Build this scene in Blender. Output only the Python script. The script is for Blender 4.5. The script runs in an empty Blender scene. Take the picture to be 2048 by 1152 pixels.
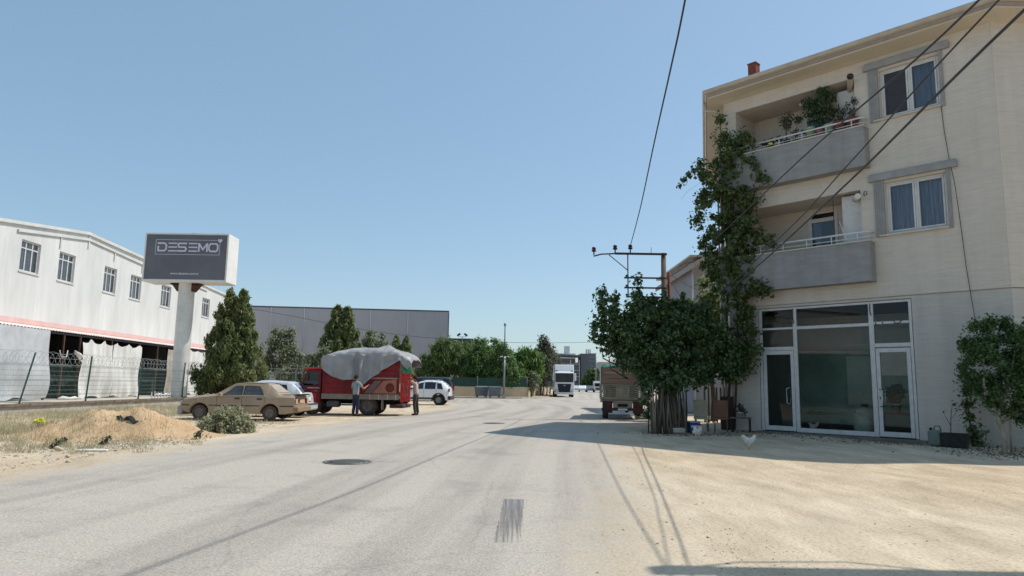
import bpy, math, random
import numpy as np
from mathutils import Vector, Matrix
R = math.radians
random.seed(7); rng = np.random.default_rng(7)
C = bpy.context.scene.collection
sc = bpy.context.scene

# ------------------------------------------------ camera, sky, sun, exposure
CAMH, F_PX, PITCH, ROLL = 1.45, 1404.4, R(7.82), R(-0.87)
cam_d = bpy.data.cameras.new('camera'); cam = bpy.data.objects.new('camera', cam_d); C.objects.link(cam)
cam_d.sensor_width = 36; cam_d.lens = F_PX / 2048 * 36; cam_d.clip_end = 3000; cam_d.clip_start = 0.1
cp, sp, cr, sr = math.cos(PITCH), math.sin(PITCH), math.cos(ROLL), math.sin(ROLL)
rv = Vector((cr, sr * sp, -sr * cp)); uv_ = Vector((sr, -cr * sp, cr * cp)); fv = Vector((0, cp, sp))
m = Matrix((rv, uv_, -fv)).transposed().to_4x4(); m.translation = (0, 0, CAMH)
cam.matrix_world = m
sc.camera = cam
SUN_K = Vector((0.63, 0.27, 1.0)).normalized()
SUN_EL = math.asin(SUN_K.z); SUN_AZ = math.atan2(SUN_K.x, SUN_K.y)
w = bpy.data.worlds.new('World'); sc.world = w; w.use_nodes = True
nt = w.node_tree; bg = nt.nodes['Background']
sky = nt.nodes.new('ShaderNodeTexSky'); sky.sky_type = 'NISHITA'; sky.sun_disc = False
sky.sun_elevation = SUN_EL; sky.sun_rotation = SUN_AZ; sky.air_density = 1.0; sky.dust_density = 0.9; sky.ozone_density = 1.3; sky.altitude = 0
hz = nt.nodes.new('ShaderNodeMixRGB'); hz.inputs[0].default_value = 0.5; hz.inputs[2].default_value = (1.55, 2.62, 3.4, 1)  # thin even summer haze over the whole sky
nt.links.new(sky.outputs[0], hz.inputs[1]); nt.links.new(hz.outputs[0], bg.inputs[0]); bg.inputs[1].default_value = 0.14
sun_d = bpy.data.lights.new('sun', 'SUN'); sun_d.energy = 3.35; sun_d.angle = R(0.53); sun_d.color = (1.0, 0.955, 0.88)
sun = bpy.data.objects.new('sun', sun_d); C.objects.link(sun)
sun.rotation_euler = SUN_K.to_track_quat('Z', 'Y').to_euler(); sun.location = (20, 10, 40)
sc.view_settings.view_transform = 'Standard'; sc.view_settings.look = 'None'
sc.view_settings.exposure = 0.27; sc.view_settings.gamma = 1.0; sc.view_settings.use_curve_mapping = False

# ------------------------------------------------ materials
def rgb(r, g, b):
    f = lambda c: (c / 255 / 12.92) if c / 255 <= 0.04045 else ((c / 255 + 0.055) / 1.055) ** 2.4
    return (f(r), f(g), f(b), 1)
def c4(c): return tuple(c) + (1,) if len(c) == 3 else tuple(c)
MATS = {}
def pm(name, c1, c2=None, scale=3.0, rough=0.8, bump=0.0, bscale=40.0, metal=0.0, stretch=(1, 1, 1), detail=6, coords='Object', spec=0.3, lo=0.35, hi=0.65, trans=0.0, bstretch=None, coat=0.0, stain=0.0):
    if name in MATS: return MATS[name]
    m = bpy.data.materials.new(name); m.use_nodes = True; n = m.node_tree.nodes; l = m.node_tree.links
    b = n['Principled BSDF']; b.inputs['Roughness'].default_value = rough; b.inputs['Metallic'].default_value = metal
    b.inputs['Specular IOR Level'].default_value = spec; b.inputs['Coat Weight'].default_value = coat
    tc = n.new('ShaderNodeTexCoord'); mp = n.new('ShaderNodeMapping'); mp.inputs['Scale'].default_value = stretch
    l.new(tc.outputs[coords], mp.inputs[0])
    c2 = c2 or c1
    ns = n.new('ShaderNodeTexNoise'); ns.inputs['Scale'].default_value = scale; ns.inputs['Detail'].default_value = detail; ns.inputs['Roughness'].default_value = 0.62
    l.new(mp.outputs[0], ns.inputs[0])
    cr_ = n.new('ShaderNodeValToRGB'); cr_.color_ramp.elements[0].position = lo; cr_.color_ramp.elements[1].position = hi
    cr_.color_ramp.elements[0].color = c4(c1); cr_.color_ramp.elements[1].color = c4(c2)
    l.new(ns.outputs[0], cr_.inputs[0]); l.new(cr_.outputs[0], b.inputs['Base Color'])
    if stain > 0:      # rain streaks and dirt, running down
        mp3 = n.new('ShaderNodeMapping'); mp3.inputs['Scale'].default_value = (2.2, 2.2, .16); l.new(tc.outputs[coords], mp3.inputs[0])
        n3 = n.new('ShaderNodeTexNoise'); n3.inputs['Scale'].default_value = 1.3; n3.inputs['Detail'].default_value = 8; n3.inputs['Roughness'].default_value = .7; l.new(mp3.outputs[0], n3.inputs[0])
        r3_ = n.new('ShaderNodeValToRGB'); r3_.color_ramp.elements[0].position = .36; r3_.color_ramp.elements[1].position = .56; r3_.color_ramp.elements[0].color = (1 - stain, 1 - stain * 1.05, 1 - stain * 1.15, 1); r3_.color_ramp.elements[1].color = (1, 1, 1, 1); l.new(n3.outputs[0], r3_.inputs[0])
        n4 = n.new('ShaderNodeTexNoise'); n4.inputs['Scale'].default_value = .55; n4.inputs['Detail'].default_value = 4; l.new(tc.outputs[coords], n4.inputs[0])
        r4_ = n.new('ShaderNodeValToRGB'); r4_.color_ramp.elements[0].position = .40; r4_.color_ramp.elements[1].position = .60; r4_.color_ramp.elements[0].color = (1 - stain * .6,) * 3 + (1,); r4_.color_ramp.elements[1].color = (1, 1, 1, 1); l.new(n4.outputs[0], r4_.inputs[0])
        mm = n.new('ShaderNodeMixRGB'); mm.blend_type = 'MULTIPLY'; mm.inputs[0].default_value = 1; l.new(cr_.outputs[0], mm.inputs[1]); l.new(r3_.outputs[0], mm.inputs[2])
        m5 = n.new('ShaderNodeMixRGB'); m5.blend_type = 'MULTIPLY'; m5.inputs[0].default_value = 1; l.new(mm.outputs[0], m5.inputs[1]); l.new(r4_.outputs[0], m5.inputs[2]); l.new(m5.outputs[0], b.inputs['Base Color'])
    if bump > 0:
        mp2 = n.new('ShaderNodeMapping'); mp2.inputs['Scale'].default_value = bstretch or stretch; l.new(tc.outputs[coords], mp2.inputs[0])
        n2 = n.new('ShaderNodeTexNoise'); n2.inputs['Scale'].default_value = bscale; n2.inputs['Detail'].default_value = 5
        l.new(mp2.outputs[0], n2.inputs[0])
        bp = n.new('ShaderNodeBump'); bp.inputs['Strength'].default_value = bump; bp.inputs['Distance'].default_value = 0.02
        l.new(n2.outputs[0], bp.inputs['Height']); l.new(bp.outputs[0], b.inputs['Normal'])
    MATS[name] = m; return m
def leafmat(name, c1, c2, c3, trans=0.25, rough=0.55):
    m = bpy.data.materials.new(name); m.use_nodes = True; n = m.node_tree.nodes; l = m.node_tree.links
    b = n['Principled BSDF']; b.inputs['Roughness'].default_value = rough; b.inputs['Specular IOR Level'].default_value = 0.35
    g = n.new('ShaderNodeNewGeometry'); cr_ = n.new('ShaderNodeValToRGB'); e = cr_.color_ramp.elements
    e[0].color = c4(c1); e[1].color = c4(c3); x = e.new(0.5); x.color = c4(c2)
    l.new(g.outputs['Random Per Island'], cr_.inputs[0]); l.new(cr_.outputs[0], b.inputs['Base Color'])
    tr = n.new('ShaderNodeBsdfTranslucent'); hs = n.new('ShaderNodeHueSaturation'); hs.inputs['Value'].default_value = 1.6; hs.inputs['Hue'].default_value = 0.49
    l.new(cr_.outputs[0], hs.inputs['Color']); l.new(hs.outputs[0], tr.inputs[0])
    mx = n.new('ShaderNodeMixShader'); mx.inputs[0].default_value = trans
    l.new(b.outputs[0], mx.inputs[1]); l.new(tr.outputs[0], mx.inputs[2]); l.new(mx.outputs[0], n['Material Output'].inputs[0])
    MATS[name] = m; return m
def glassmat(name, tint=(0.35, 0.4, 0.42), refl=0.12, rough=0.02, tmix=0.75):
    m = bpy.data.materials.new(name); m.use_nodes = True; n = m.node_tree.nodes; l = m.node_tree.links
    n.remove(n['Principled BSDF'])
    t = n.new('ShaderNodeBsdfTransparent'); t.inputs[0].default_value = c4(tint)
    g = n.new('ShaderNodeBsdfGlossy'); g.inputs['Roughness'].default_value = rough; g.inputs[0].default_value = (0.9, 0.95, 1, 1)
    fr = n.new('ShaderNodeFresnel'); fr.inputs[0].default_value = 1.5
    ad = n.new('ShaderNodeMath'); ad.operation = 'MULTIPLY_ADD'; ad.inputs[1].default_value = 1.3; ad.inputs[2].default_value = refl; ad.use_clamp = True
    l.new(fr.outputs[0], ad.inputs[0])
    mx = n.new('ShaderNodeMixShader'); l.new(ad.outputs[0], mx.inputs[0]); l.new(t.outputs[0], mx.inputs[1]); l.new(g.outputs[0], mx.inputs[2])
    l.new(mx.outputs[0], n['Material Output'].inputs[0]); MATS[name] = m; return m

# ------------------------------------------------ mesh helpers
class MB:
    def __init__(s): s.v = []; s.f = []; s.sm = []
    def add(s, vs, fs, smooth=False):
        k = len(s.v); s.v += [tuple(p) for p in vs]; s.f += [tuple(i + k for i in f) for f in fs]; s.sm += [smooth] * len(fs)
        return s
    def box(s, x0, x1, y0, y1, z0, z1, M=None):
        vs = [(x, y, z) for z in (z0, z1) for y in (y0, y1) for x in (x0, x1)]
        if M is not None: vs = [M @ Vector(v) for v in vs]
        return s.add(vs, [(0, 2, 3, 1), (4, 5, 7, 6), (0, 1, 5, 4), (2, 6, 7, 3), (0, 4, 6, 2), (1, 3, 7, 5)])
    def bbox(s, x0, x1, y0, y1, z0, z1, b=0.02):   # bevelled box (chamfered on all vertical and top edges)
        b = min(b, (x1 - x0) / 2.2, (y1 - y0) / 2.2, (z1 - z0) / 2.2)
        def ring(i, z): return [(x0 + i, y0 + b, z) if 0 else None]
        rings = []
        for z, ins in ((z0, b), (z0 + b, 0), (z1 - b, 0), (z1, b)):
            a0, a1, c0, c1 = x0 + ins, x1 - ins, y0 + ins, y1 - ins; q = b * 0.6
            rings.append([(a0 + q, c0, z), (a1 - q, c0, z), (a1, c0 + q, z), (a1, c1 - q, z), (a1 - q, c1, z), (a0 + q, c1, z), (a0, c1 - q, z), (a0, c0 + q, z)])
        vs = [p for r_ in rings for p in r_]; fs = [tuple(reversed(range(8))), tuple(range(24, 32))]
        for k in range(3):
            for i in range(8): fs.append((k * 8 + i, k * 8 + (i + 1) % 8, k * 8 + 8 + (i + 1) % 8, k * 8 + 8 + i))
        return s.add(vs, fs)
    def tube(s, pts, rad, n=8, caps=True, smooth=True):
        pts = [Vector(p) for p in pts]; rs = rad if hasattr(rad, '__len__') else [rad] * len(pts)
        vs = []; fs = []; ref = None
        for i, p in enumerate(pts):
            d = (pts[min(i + 1, len(pts) - 1)] - pts[max(i - 1, 0)]);
            if d.length < 1e-9: d = Vector((0, 0, 1))
            d.normalize()
            if ref is None: ref = Vector((1, 0, 0)) if abs(d.x) < 0.8 else Vector((0, 1, 0))
            a = (ref - d * ref.dot(d)).normalized(); ref = a; b = d.cross(a)
            for k in range(n):
                t = 2 * math.pi * k / n; vs.append(p + (a * math.cos(t) + b * math.sin(t)) * rs[i])
        for i in range(len(pts) - 1):
            for k in range(n): fs.append((i * n + k, i * n + (k + 1) % n, (i + 1) * n + (k + 1) % n, (i + 1) * n + k))
        s.add(vs, fs, smooth)
        if caps: k = len(s.v) - len(vs); s.f += [tuple(reversed(range(k, k + n))), tuple(range(k + len(vs) - n, k + len(vs)))]; s.sm += [False, False]
        return s
    def lathe(s, prof, n=20, M=None, smooth=True):   # prof [(r, z)] round z
        vs = []; fs = []
        for r_, z in prof:
            for k in range(n):
                t = 2 * math.pi * k / n; vs.append(Vector((r_ * math.cos(t), r_ * math.sin(t), z)))
        if M is not None: vs = [M @ v for v in vs]
        for i in range(len(prof) - 1):
            for k in range(n): fs.append((i * n + k, i * n + (k + 1) % n, (i + 1) * n + (k + 1) % n, (i + 1) * n + k))
        return s.add(vs, fs, smooth)
    def quad(s, a, b, c, d): return s.add([a, b, c, d], [(0, 1, 2, 3)])
    def prism(s, poly, z0, z1, M=None):     # poly in xy, extruded in z
        n = len(poly); vs = [Vector((x, y, z)) for z in (z0, z1) for x, y in poly]
        if M is not None: vs = [M @ v for v in vs]
        return s.add(vs, [tuple(reversed(range(n))), tuple(range(n, 2 * n))] + [(i, (i + 1) % n, n + (i + 1) % n, n + i) for i in range(n)])
    def grid(s, fn, nu, nv, smooth=True):
        vs = [fn(i / nu, j / nv) for j in range(nv + 1) for i in range(nu + 1)]
        fs = [(j * (nu + 1) + i, j * (nu + 1) + i + 1, (j + 1) * (nu + 1) + i + 1, (j + 1) * (nu + 1) + i) for j in range(nv) for i in range(nu)]
        return s.add(vs, fs, smooth)
    def build(s, name, mat, parent=None, loc=None, rz=None, bevel=0, solid=0, **kw):
        me = bpy.data.meshes.new(name); me.from_pydata(s.v, [], s.f); me.polygons.foreach_set('use_smooth', s.sm)
        me.materials.append(mat); me.update()
        o = bpy.data.objects.new(name, me); C.objects.link(o)
        if parent is not None: o.parent = parent
        if loc is not None: o.location = loc
        if rz is not None: o.rotation_euler = (0, 0, rz)
        if solid:
            md = o.modifiers.new('s', 'SOLIDIFY'); md.thickness = solid; md.offset = 0
        if bevel:
            md = o.modifiers.new('b', 'BEVEL'); md.width = bevel; md.segments = 2; md.limit_method = 'ANGLE'
        for k, v in kw.items(): o[k] = v
        return o
def np_mesh(name, verts, quads, mat, parent=None, **kw):
    me = bpy.data.meshes.new(name); n = len(verts); q = len(quads)
    me.vertices.add(n); me.vertices.foreach_set('co', np.asarray(verts, np.float32).ravel())
    me.loops.add(q * 4); me.loops.foreach_set('vertex_index', np.asarray(quads, np.int32).ravel())
    me.polygons.add(q); me.polygons.foreach_set('loop_start', np.arange(0, q * 4, 4, dtype=np.int32))
    me.update(calc_edges=True); me.materials.append(mat)
    o = bpy.data.objects.new(name, me); C.objects.link(o)
    if parent is not None: o.parent = parent
    for k, v in kw.items(): o[k] = v
    return o
def tag(o, label=None, cat=None, group=None, kind=None):
    if label: o['label'] = label
    if cat: o['category'] = cat
    if group: o['group'] = group
    if kind: o['kind'] = kind
    return o
def empty(name, loc=(0, 0, 0), rz=0, label=None, cat=None, group=None):
    o = bpy.data.objects.new(name, None); C.objects.link(o); o.location = loc; o.rotation_euler = (0, 0, rz)
    return tag(o, label, cat, group)
def children(o): return [c for c in bpy.data.objects if c.parent == o]
def copy_tree(o, parent=None):
    c = o.copy(); C.objects.link(c); c.parent = parent
    for ch in children(o): copy_tree(ch, c)
    return c
def leaves(name, cl, n, size, mat, parent, up=0.3, elong=1.5, flat=1.0, var=0.35, droop=0.0, shell=0.45, **kw):
    # cl: list of (x,y,z,r) leaf clumps; leaves lie denser towards each clump's skin
    cl = np.array(cl, float); rs = cl[:, 3]; wts = rs ** 2.2; wts /= wts.sum()
    idx = rng.choice(len(cl), n, p=wts)
    d = rng.normal(size=(n, 3)); d /= np.linalg.norm(d, axis=1)[:, None]
    rad = rs[idx] * (np.minimum(np.abs(rng.normal(size=n)) * 0.72, 1.5) if shell < .2 else (shell + (1.08 - shell) * rng.random(n) ** 0.6) * (1 + 0.13 * rng.normal(size=n)))
    P = cl[idx, :3] + d * rad[:, None] * np.array([1, 1, flat])
    N = d * 0.7 + rng.normal(size=(n, 3)) * 0.6 + np.array([0, 0, up]); N /= np.linalg.norm(N, axis=1)[:, None]
    A = rng.normal(size=(n, 3)) + np.array([0, 0, -droop]); A -= N * (A * N).sum(1)[:, None]; A /= np.linalg.norm(A, axis=1)[:, None]
    B = np.cross(N, A); s = size * (1 + var * rng.normal(size=n)).clip(0.4, 1.9)
    a = A * (s * elong / 2)[:, None]; b = B * (s / 2)[:, None]; fold = N * (s * 0.14)[:, None]
    V = np.stack([P - a, P + b - a * 0.15 + fold, P + a, P - b - a * 0.15 + fold], 1).reshape(-1, 3)
    return np_mesh(name, V, np.arange(4 * n).reshape(n, 4), mat, parent, **kw)
def local_frame(px, py, yaw): return Matrix.Translation((px, py, 0)) @ Matrix.Rotation(yaw, 4, 'Z')
RX90 = Matrix.Rotation(R(90), 4, 'X'); RY90 = Matrix.Rotation(R(90), 4, 'Y')
def T(x, y, z): return Matrix.Translation((x, y, z))

M_white = pm('white_paint', (0.72, 0.72, 0.72), (0.8, 0.8, 0.79), 2, 0.5, 0.05)
M_pvc = pm('pvc_frame', rgb(212, 209, 205), rgb(196, 194, 191), 5, 0.35)
M_black = pm('black_rubber', (0.018, 0.018, 0.018), (0.035, 0.033, 0.03), 8, 0.85, 0.1)
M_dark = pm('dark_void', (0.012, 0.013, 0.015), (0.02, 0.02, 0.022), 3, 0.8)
M_steel = pm('galvanised_steel', rgb(150, 155, 158), rgb(120, 126, 130), 6, 0.45, 0.02, metal=0.6)
M_chrome = pm('polished_metal', rgb(190, 190, 190), rgb(165, 165, 165), 6, 0.25, metal=0.9)
M_rust = pm('rusty_steel', rgb(92, 62, 50), rgb(70, 55, 50), 9, 0.8, 0.2)
M_cable = pm('cable_sheath', (0.03, 0.03, 0.035), (0.045, 0.045, 0.05), 5, 0.6)
M_conc = pm('concrete', rgb(150, 146, 138), rgb(178, 172, 160), 2.2, 0.9, 0.3, 30)
M_wood = pm('grey_wood', rgb(120, 108, 94), rgb(88, 78, 68), 4, 0.85, 0.3, 30, stretch=(1, 1, 0.12))
M_carglass = glassmat('car_glass', (0.10, 0.11, 0.12), 0.01, 0.03)
M_bark = pm('bark', rgb(92, 80, 66), rgb(60, 52, 44), 9, 0.95, 0.6, 25, stretch=(1, 1, 0.3))

# dirt colour, shared by the ground and the road's edges (world space)
def dirt_nodes(n, l, tint=None):
    tc = n.new('ShaderNodeTexCoord')
    big = n.new('ShaderNodeTexNoise'); big.inputs['Scale'].default_value = 0.13; big.inputs['Detail'].default_value = 5; l.new(tc.outputs['Object'], big.inputs[0])
    mp = n.new('ShaderNodeMapping'); mp.inputs['Scale'].default_value = (1, 0.35, 1); mp.inputs['Rotation'].default_value = (0, 0, R(62)); l.new(tc.outputs['Object'], mp.inputs[0])
    mid = n.new('ShaderNodeTexNoise'); mid.inputs['Scale'].default_value = 1.6; mid.inputs['Detail'].default_value = 8; mid.inputs['Roughness'].default_value = 0.65; l.new(mp.outputs[0], mid.inputs[0])
    fine = n.new('ShaderNodeTexNoise'); fine.inputs['Scale'].default_value = 26; fine.inputs['Detail'].default_value = 6; l.new(tc.outputs['Object'], fine.inputs[0])
    r1 = n.new('ShaderNodeValToRGB'); r1.color_ramp.elements[0].position = 0.36; r1.color_ramp.elements[1].position = 0.62
    r1.color_ramp.elements[0].color = (0.55, 0.44, 0.31, 1); r1.color_ramp.elements[1].color = (0.635, 0.54, 0.41, 1)
    l.new(big.outputs[0], r1.inputs[0])
    r2 = n.new('ShaderNodeValToRGB'); r2.color_ramp.elements[0].position = 0.3; r2.color_ramp.elements[1].position = 0.7
    r2.color_ramp.elements[0].color = (0.66, 0.64, 0.61, 1); r2.color_ramp.elements[1].color = (1.16, 1.16, 1.16, 1); l.new(mid.outputs[0], r2.inputs[0])
    m1 = n.new('ShaderNodeMixRGB'); m1.blend_type = 'MULTIPLY'; m1.inputs[0].default_value = 0.85; l.new(r1.outputs[0], m1.inputs[1]); l.new(r2.outputs[0], m1.inputs[2])
    r3 = n.new('ShaderNodeValToRGB'); r3.color_ramp.elements[0].position = 0.33; r3.color_ramp.elements[1].position = 0.55
    r3.color_ramp.elements[0].color = (0.72, 0.7, 0.68, 1); r3.color_ramp.elements[1].color = (1, 1, 1, 1); l.new(fine.outputs[0], r3.inputs[0])
    m2 = n.new('ShaderNodeMixRGB'); m2.blend_type = 'MULTIPLY'; m2.inputs[0].default_value = 0.8; l.new(m1.outputs[0], m2.inputs[1]); l.new(r3.outputs[0], m2.inputs[2])
    return tc, m2.outputs[0], fine, mid
def ground_mat():
    m = bpy.data.materials.new('dry_dirt'); m.use_nodes = True; n = m.node_tree.nodes; l = m.node_tree.links
    b = n['Principled BSDF']; b.inputs['Roughness'].default_value = 0.95; b.inputs['Specular IOR Level'].default_value = 0.1
    tc, col, fine, mid = dirt_nodes(n, l)
    # small gravel: dark and pale specks
    vo = n.new('ShaderNodeTexVoronoi'); vo.inputs['Scale'].default_value = 11; l.new(tc.outputs['Object'], vo.inputs[0])
    gt = n.new('ShaderNodeValToRGB'); gt.color_ramp.elements[0].position = 0.10; gt.color_ramp.elements[1].position = 0.2
    gt.color_ramp.elements[0].color = (1, 1, 1, 1); gt.color_ramp.elements[1].color = (0, 0, 0, 1); l.new(vo.outputs['Distance'], gt.inputs[0])
    sep = n.new('ShaderNodeSeparateColor'); l.new(vo.outputs['Color'], sep.inputs[0])
    gr = n.new('ShaderNodeMath'); gr.operation = 'GREATER_THAN'; gr.inputs[1].default_value = 0.62; l.new(sep.outputs[0], gr.inputs[0])
    mk = n.new('ShaderNodeMath'); mk.operation = 'MULTIPLY'; l.new(gt.outputs[0], mk.inputs[0]); l.new(gr.outputs[0], mk.inputs[1])
    gc = n.new('ShaderNodeValToRGB'); gc.color_ramp.elements[0].color = (0.16, 0.14, 0.12, 1); gc.color_ramp.elements[1].color = (0.55, 0.5, 0.42, 1); l.new(sep.outputs[1], gc.inputs[0])
    mx = n.new('ShaderNodeMixRGB'); l.new(mk.outputs[0], mx.inputs[0]); l.new(col, mx.inputs[1]); l.new(gc.outputs[0], mx.inputs[2])
    l.new(mx.outputs[0], b.inputs['Base Color'])
    hg = n.new('ShaderNodeMath'); hg.operation = 'MULTIPLY_ADD'; hg.inputs[1].default_value = 0.4; l.new(mk.outputs[0], hg.inputs[0]); l.new(fine.outputs[0], hg.inputs[2])
    hm = n.new('ShaderNodeMath'); hm.operation = 'MULTIPLY_ADD'; hm.inputs[1].default_value = 1.6; l.new(mid.outputs[0], hm.inputs[0]); l.new(hg.outputs[0], hm.inputs[2])
    bp = n.new('ShaderNodeBump'); bp.inputs['Strength'].default_value = 0.5; bp.inputs['Distance'].default_value = 0.03
    l.new(hm.outputs[0], bp.inputs['Height']); l.new(bp.outputs[0], b.inputs['Normal'])
    return m
def road_mat():
    m = bpy.data.materials.new('dusty_asphalt'); m.use_nodes = True; n = m.node_tree.nodes; l = m.node_tree.links
    b = n['Principled BSDF']; b.inputs['Roughness'].default_value = 0.85; b.inputs['Specular IOR Level'].default_value = 0.2
    tc, dirt, fine, mid = dirt_nodes(n, l)
    at = n.new('ShaderNodeAttribute'); at.attribute_name = 'edge'
    ac = n.new('ShaderNodeAttribute'); ac.attribute_name = 'across'
    # tyre polishing: streaks along the road
    cb = n.new('ShaderNodeCombineXYZ'); sx = n.new('ShaderNodeSeparateXYZ'); l.new(tc.outputs['Object'], sx.inputs[0])
    a1 = n.new('ShaderNodeMath'); a1.operation = 'MULTIPLY'; a1.inputs[1].default_value = 1.1; l.new(ac.outputs['Fac'], a1.inputs[0])
    a2 = n.new('ShaderNodeMath'); a2.operation = 'MULTIPLY'; a2.inputs[1].default_value = 0.035; l.new(sx.outputs[1], a2.inputs[0])
    l.new(a1.outputs[0], cb.inputs[0]); l.new(a2.outputs[0], cb.inputs[1])
    st = n.new('ShaderNodeTexNoise'); st.inputs['Scale'].default_value = 1.0; st.inputs['Detail'].default_value = 6; l.new(cb.outputs[0], st.inputs[0])
    r1 = n.new('ShaderNodeValToRGB'); r1.color_ramp.elements[0].position = 0.36; r1.color_ramp.elements[1].position = 0.55
    r1.color_ramp.elements[0].color = (0.37, 0.332, 0.288, 1); r1.color_ramp.elements[1].color = (0.485, 0.437, 0.375, 1); l.new(st.outputs[0], r1.inputs[0])
    ag = n.new('ShaderNodeTexNoise'); ag.inputs['Scale'].default_value = 48; ag.inputs['Detail'].default_value = 4; ag.inputs['Roughness'].default_value = 0.8; l.new(tc.outputs['Object'], ag.inputs[0])
    r2 = n.new('ShaderNodeValToRGB'); r2.color_ramp.elements[0].position = 0.35; r2.color_ramp.elements[1].position = 0.62
    r2.color_ramp.elements[0].color = (0.45, 0.45, 0.47, 1); r2.color_ramp.elements[1].color = (1.22, 1.21, 1.18, 1); l.new(ag.outputs[0], r2.inputs[0])
    m1 = n.new('ShaderNodeMixRGB'); m1.blend_type = 'MULTIPLY'; m1.inputs[0].default_value = 0.75; l.new(r1.outputs[0], m1.inputs[1]); l.new(r2.outputs[0], m1.inputs[2])
    # patches and stains
    pt = n.new('ShaderNodeTexNoise'); pt.inputs['Scale'].default_value = 0.55; pt.inputs['Detail'].default_value = 9; pt.inputs['Roughness'].default_value = 0.7; l.new(tc.outputs['Object'], pt.inputs[0])
    r3 = n.new('ShaderNodeValToRGB'); r3.color_ramp.elements[0].position = 0.30; r3.color_ramp.elements[1].position = 0.48
    r3.color_ramp.elements[0].color = (0.76, 0.77, 0.79, 1); r3.color_ramp.elements[1].color = (1, 1, 1, 1); l.new(pt.outputs[0], r3.inputs[0])
    m2 = n.new('ShaderNodeMixRGB'); m2.blend_type = 'MULTIPLY'; m2.inputs[0].default_value = 1; l.new(m1.outputs[0], m2.inputs[1]); l.new(r3.outputs[0], m2.inputs[2])
    # hairline cracks
    wv = n.new('ShaderNodeMixRGB'); wv.inputs[0].default_value = 0.3; l.new(tc.outputs['Object'], wv.inputs[1]); l.new(pt.outputs['Color'], wv.inputs[2])
    vo = n.new('ShaderNodeTexVoronoi'); vo.feature = 'DISTANCE_TO_EDGE'; vo.inputs['Scale'].default_value = 0.38; l.new(wv.outputs[0], vo.inputs[0])
    r4 = n.new('ShaderNodeValToRGB'); r4.color_ramp.elements[0].position = 0.0; r4.color_ramp.elements[1].position = 0.005
    r4.color_ramp.elements[0].color = (0.72, 0.72, 0.72, 1); r4.color_ramp.elements[1].color = (1, 1, 1, 1); l.new(vo.outputs[0], r4.inputs[0])
    m3 = n.new('ShaderNodeMixRGB'); m3.blend_type = 'MULTIPLY'; m3.inputs[0].default_value = 0.45; l.new(m2.outputs[0], m3.inputs[1]); l.new(r4.outputs[0], m3.inputs[2])
    # dust drifting in from the edges
    ed = n.new('ShaderNodeMath'); ed.operation = 'MULTIPLY_ADD'; ed.inputs[1].default_value = 2.6; ed.inputs[2].default_value = -1.3; l.new(mid.outputs[0], ed.inputs[0])
    e2 = n.new('ShaderNodeMath'); e2.operation = 'ADD'; l.new(ed.outputs[0], e2.inputs[0]); l.new(at.outputs['Fac'], e2.inputs[1])
    e3 = n.new('ShaderNodeMapRange'); e3.inputs[1].default_value = 0.25; e3.inputs[2].default_value = 1.25; e3.inputs[3].default_value = 1; e3.inputs[4].default_value = 0; l.new(e2.outputs[0], e3.inputs[0])
    mx = n.new('ShaderNodeMixRGB'); l.new(e3.outputs[0], mx.inputs[0]); l.new(m3.outputs[0], mx.inputs[1]); l.new(dirt, mx.inputs[2])
    l.new(mx.outputs[0], b.inputs['Base Color'])
    bp = n.new('ShaderNodeBump'); bp.inputs['Strength'].default_value = 0.35; bp.inputs['Distance'].default_value = 0.01
    l.new(ag.outputs[0], bp.inputs['Height']); l.new(bp.outputs[0], b.inputs['Normal'])
    return m
M_dirt = ground_mat(); M_road = road_mat()

# ------------------------------------------------ ground and road
def gh(x, y):  # gentle unevenness of the dirt, zero on the road
    a = max(0.0, min(1.0, (-7.6 - x) / 1.5)) + max(0.0, min(1.0, (x - 3.4 - 0.02 * y) / 2.0))
    return 0.018 * a * (math.sin(x * 1.9 + y * 0.7) + math.sin(x * 0.6 - y * 1.3) * 1.1 - 1.2) if y < 70 else 0.0
def axis(lo, hi, near, far_step, near_step):
    a = list(np.arange(-near, near, near_step)); s = near_step; x = near
    while x < hi: a.append(x); s = min(s * 1.25, far_step); x += s
    a.append(hi); s = near_step; x = -near
    while x > lo: x -= s; s = min(s * 1.25, far_step); a.append(max(x, lo))
    return sorted(set(round(float(q), 3) for q in a))
gx = axis(-900, 900, 16, 150, 0.4); gy = [round(q + 12, 3) for q in axis(-112, 1500, 12, 200, 0.4)]
mb = MB(); nx = len(gx)
mb.v = [(x, y, gh(x, y)) for y in gy for x in gx]
mb.f = [(j * nx + i, j * nx + i + 1, (j + 1) * nx + i + 1, (j + 1) * nx + i) for j in range(len(gy) - 1) for i in range(nx - 1)]; mb.sm = [True] * len(mb.f)
mb.build('ground', M_dirt, kind='structure')
roadL = [(-60, -9.2), (0, -8.0), (10.5, -7.9), (14.3, -7.7), (22, -7.0), (34, -5.2), (42, -4.2), (50, -4.6), (58, -8), (66, -9.5), (71.5, -7.5), (75, 0.5), (80, 3.6), (95, 5.0), (140, 10.5), (230, 22), (420, 45)]
roadR = [(-60, 1.5), (0, 1.2), (5.6, 1.6), (9.3, 2.4), (16.4, 3.1), (25, 4.6), (32, 7.0), (45, 9.4), (60, 11), (90, 14.5), (140, 20), (230, 33), (420, 60)]
def ip(tab, y):
    return float(np.interp(y, [t[0] for t in tab], [t[1] for t in tab]))
ys = [-60 + i * 4 for i in range(15)] + [0.5 * i for i in range(0, 160)] + [80 + 3 * i for i in range(0, 40)] + [200 + 10 * i for i in range(0, 23)]
cols = 40; mb = MB(); ed = []; ac = []
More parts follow.
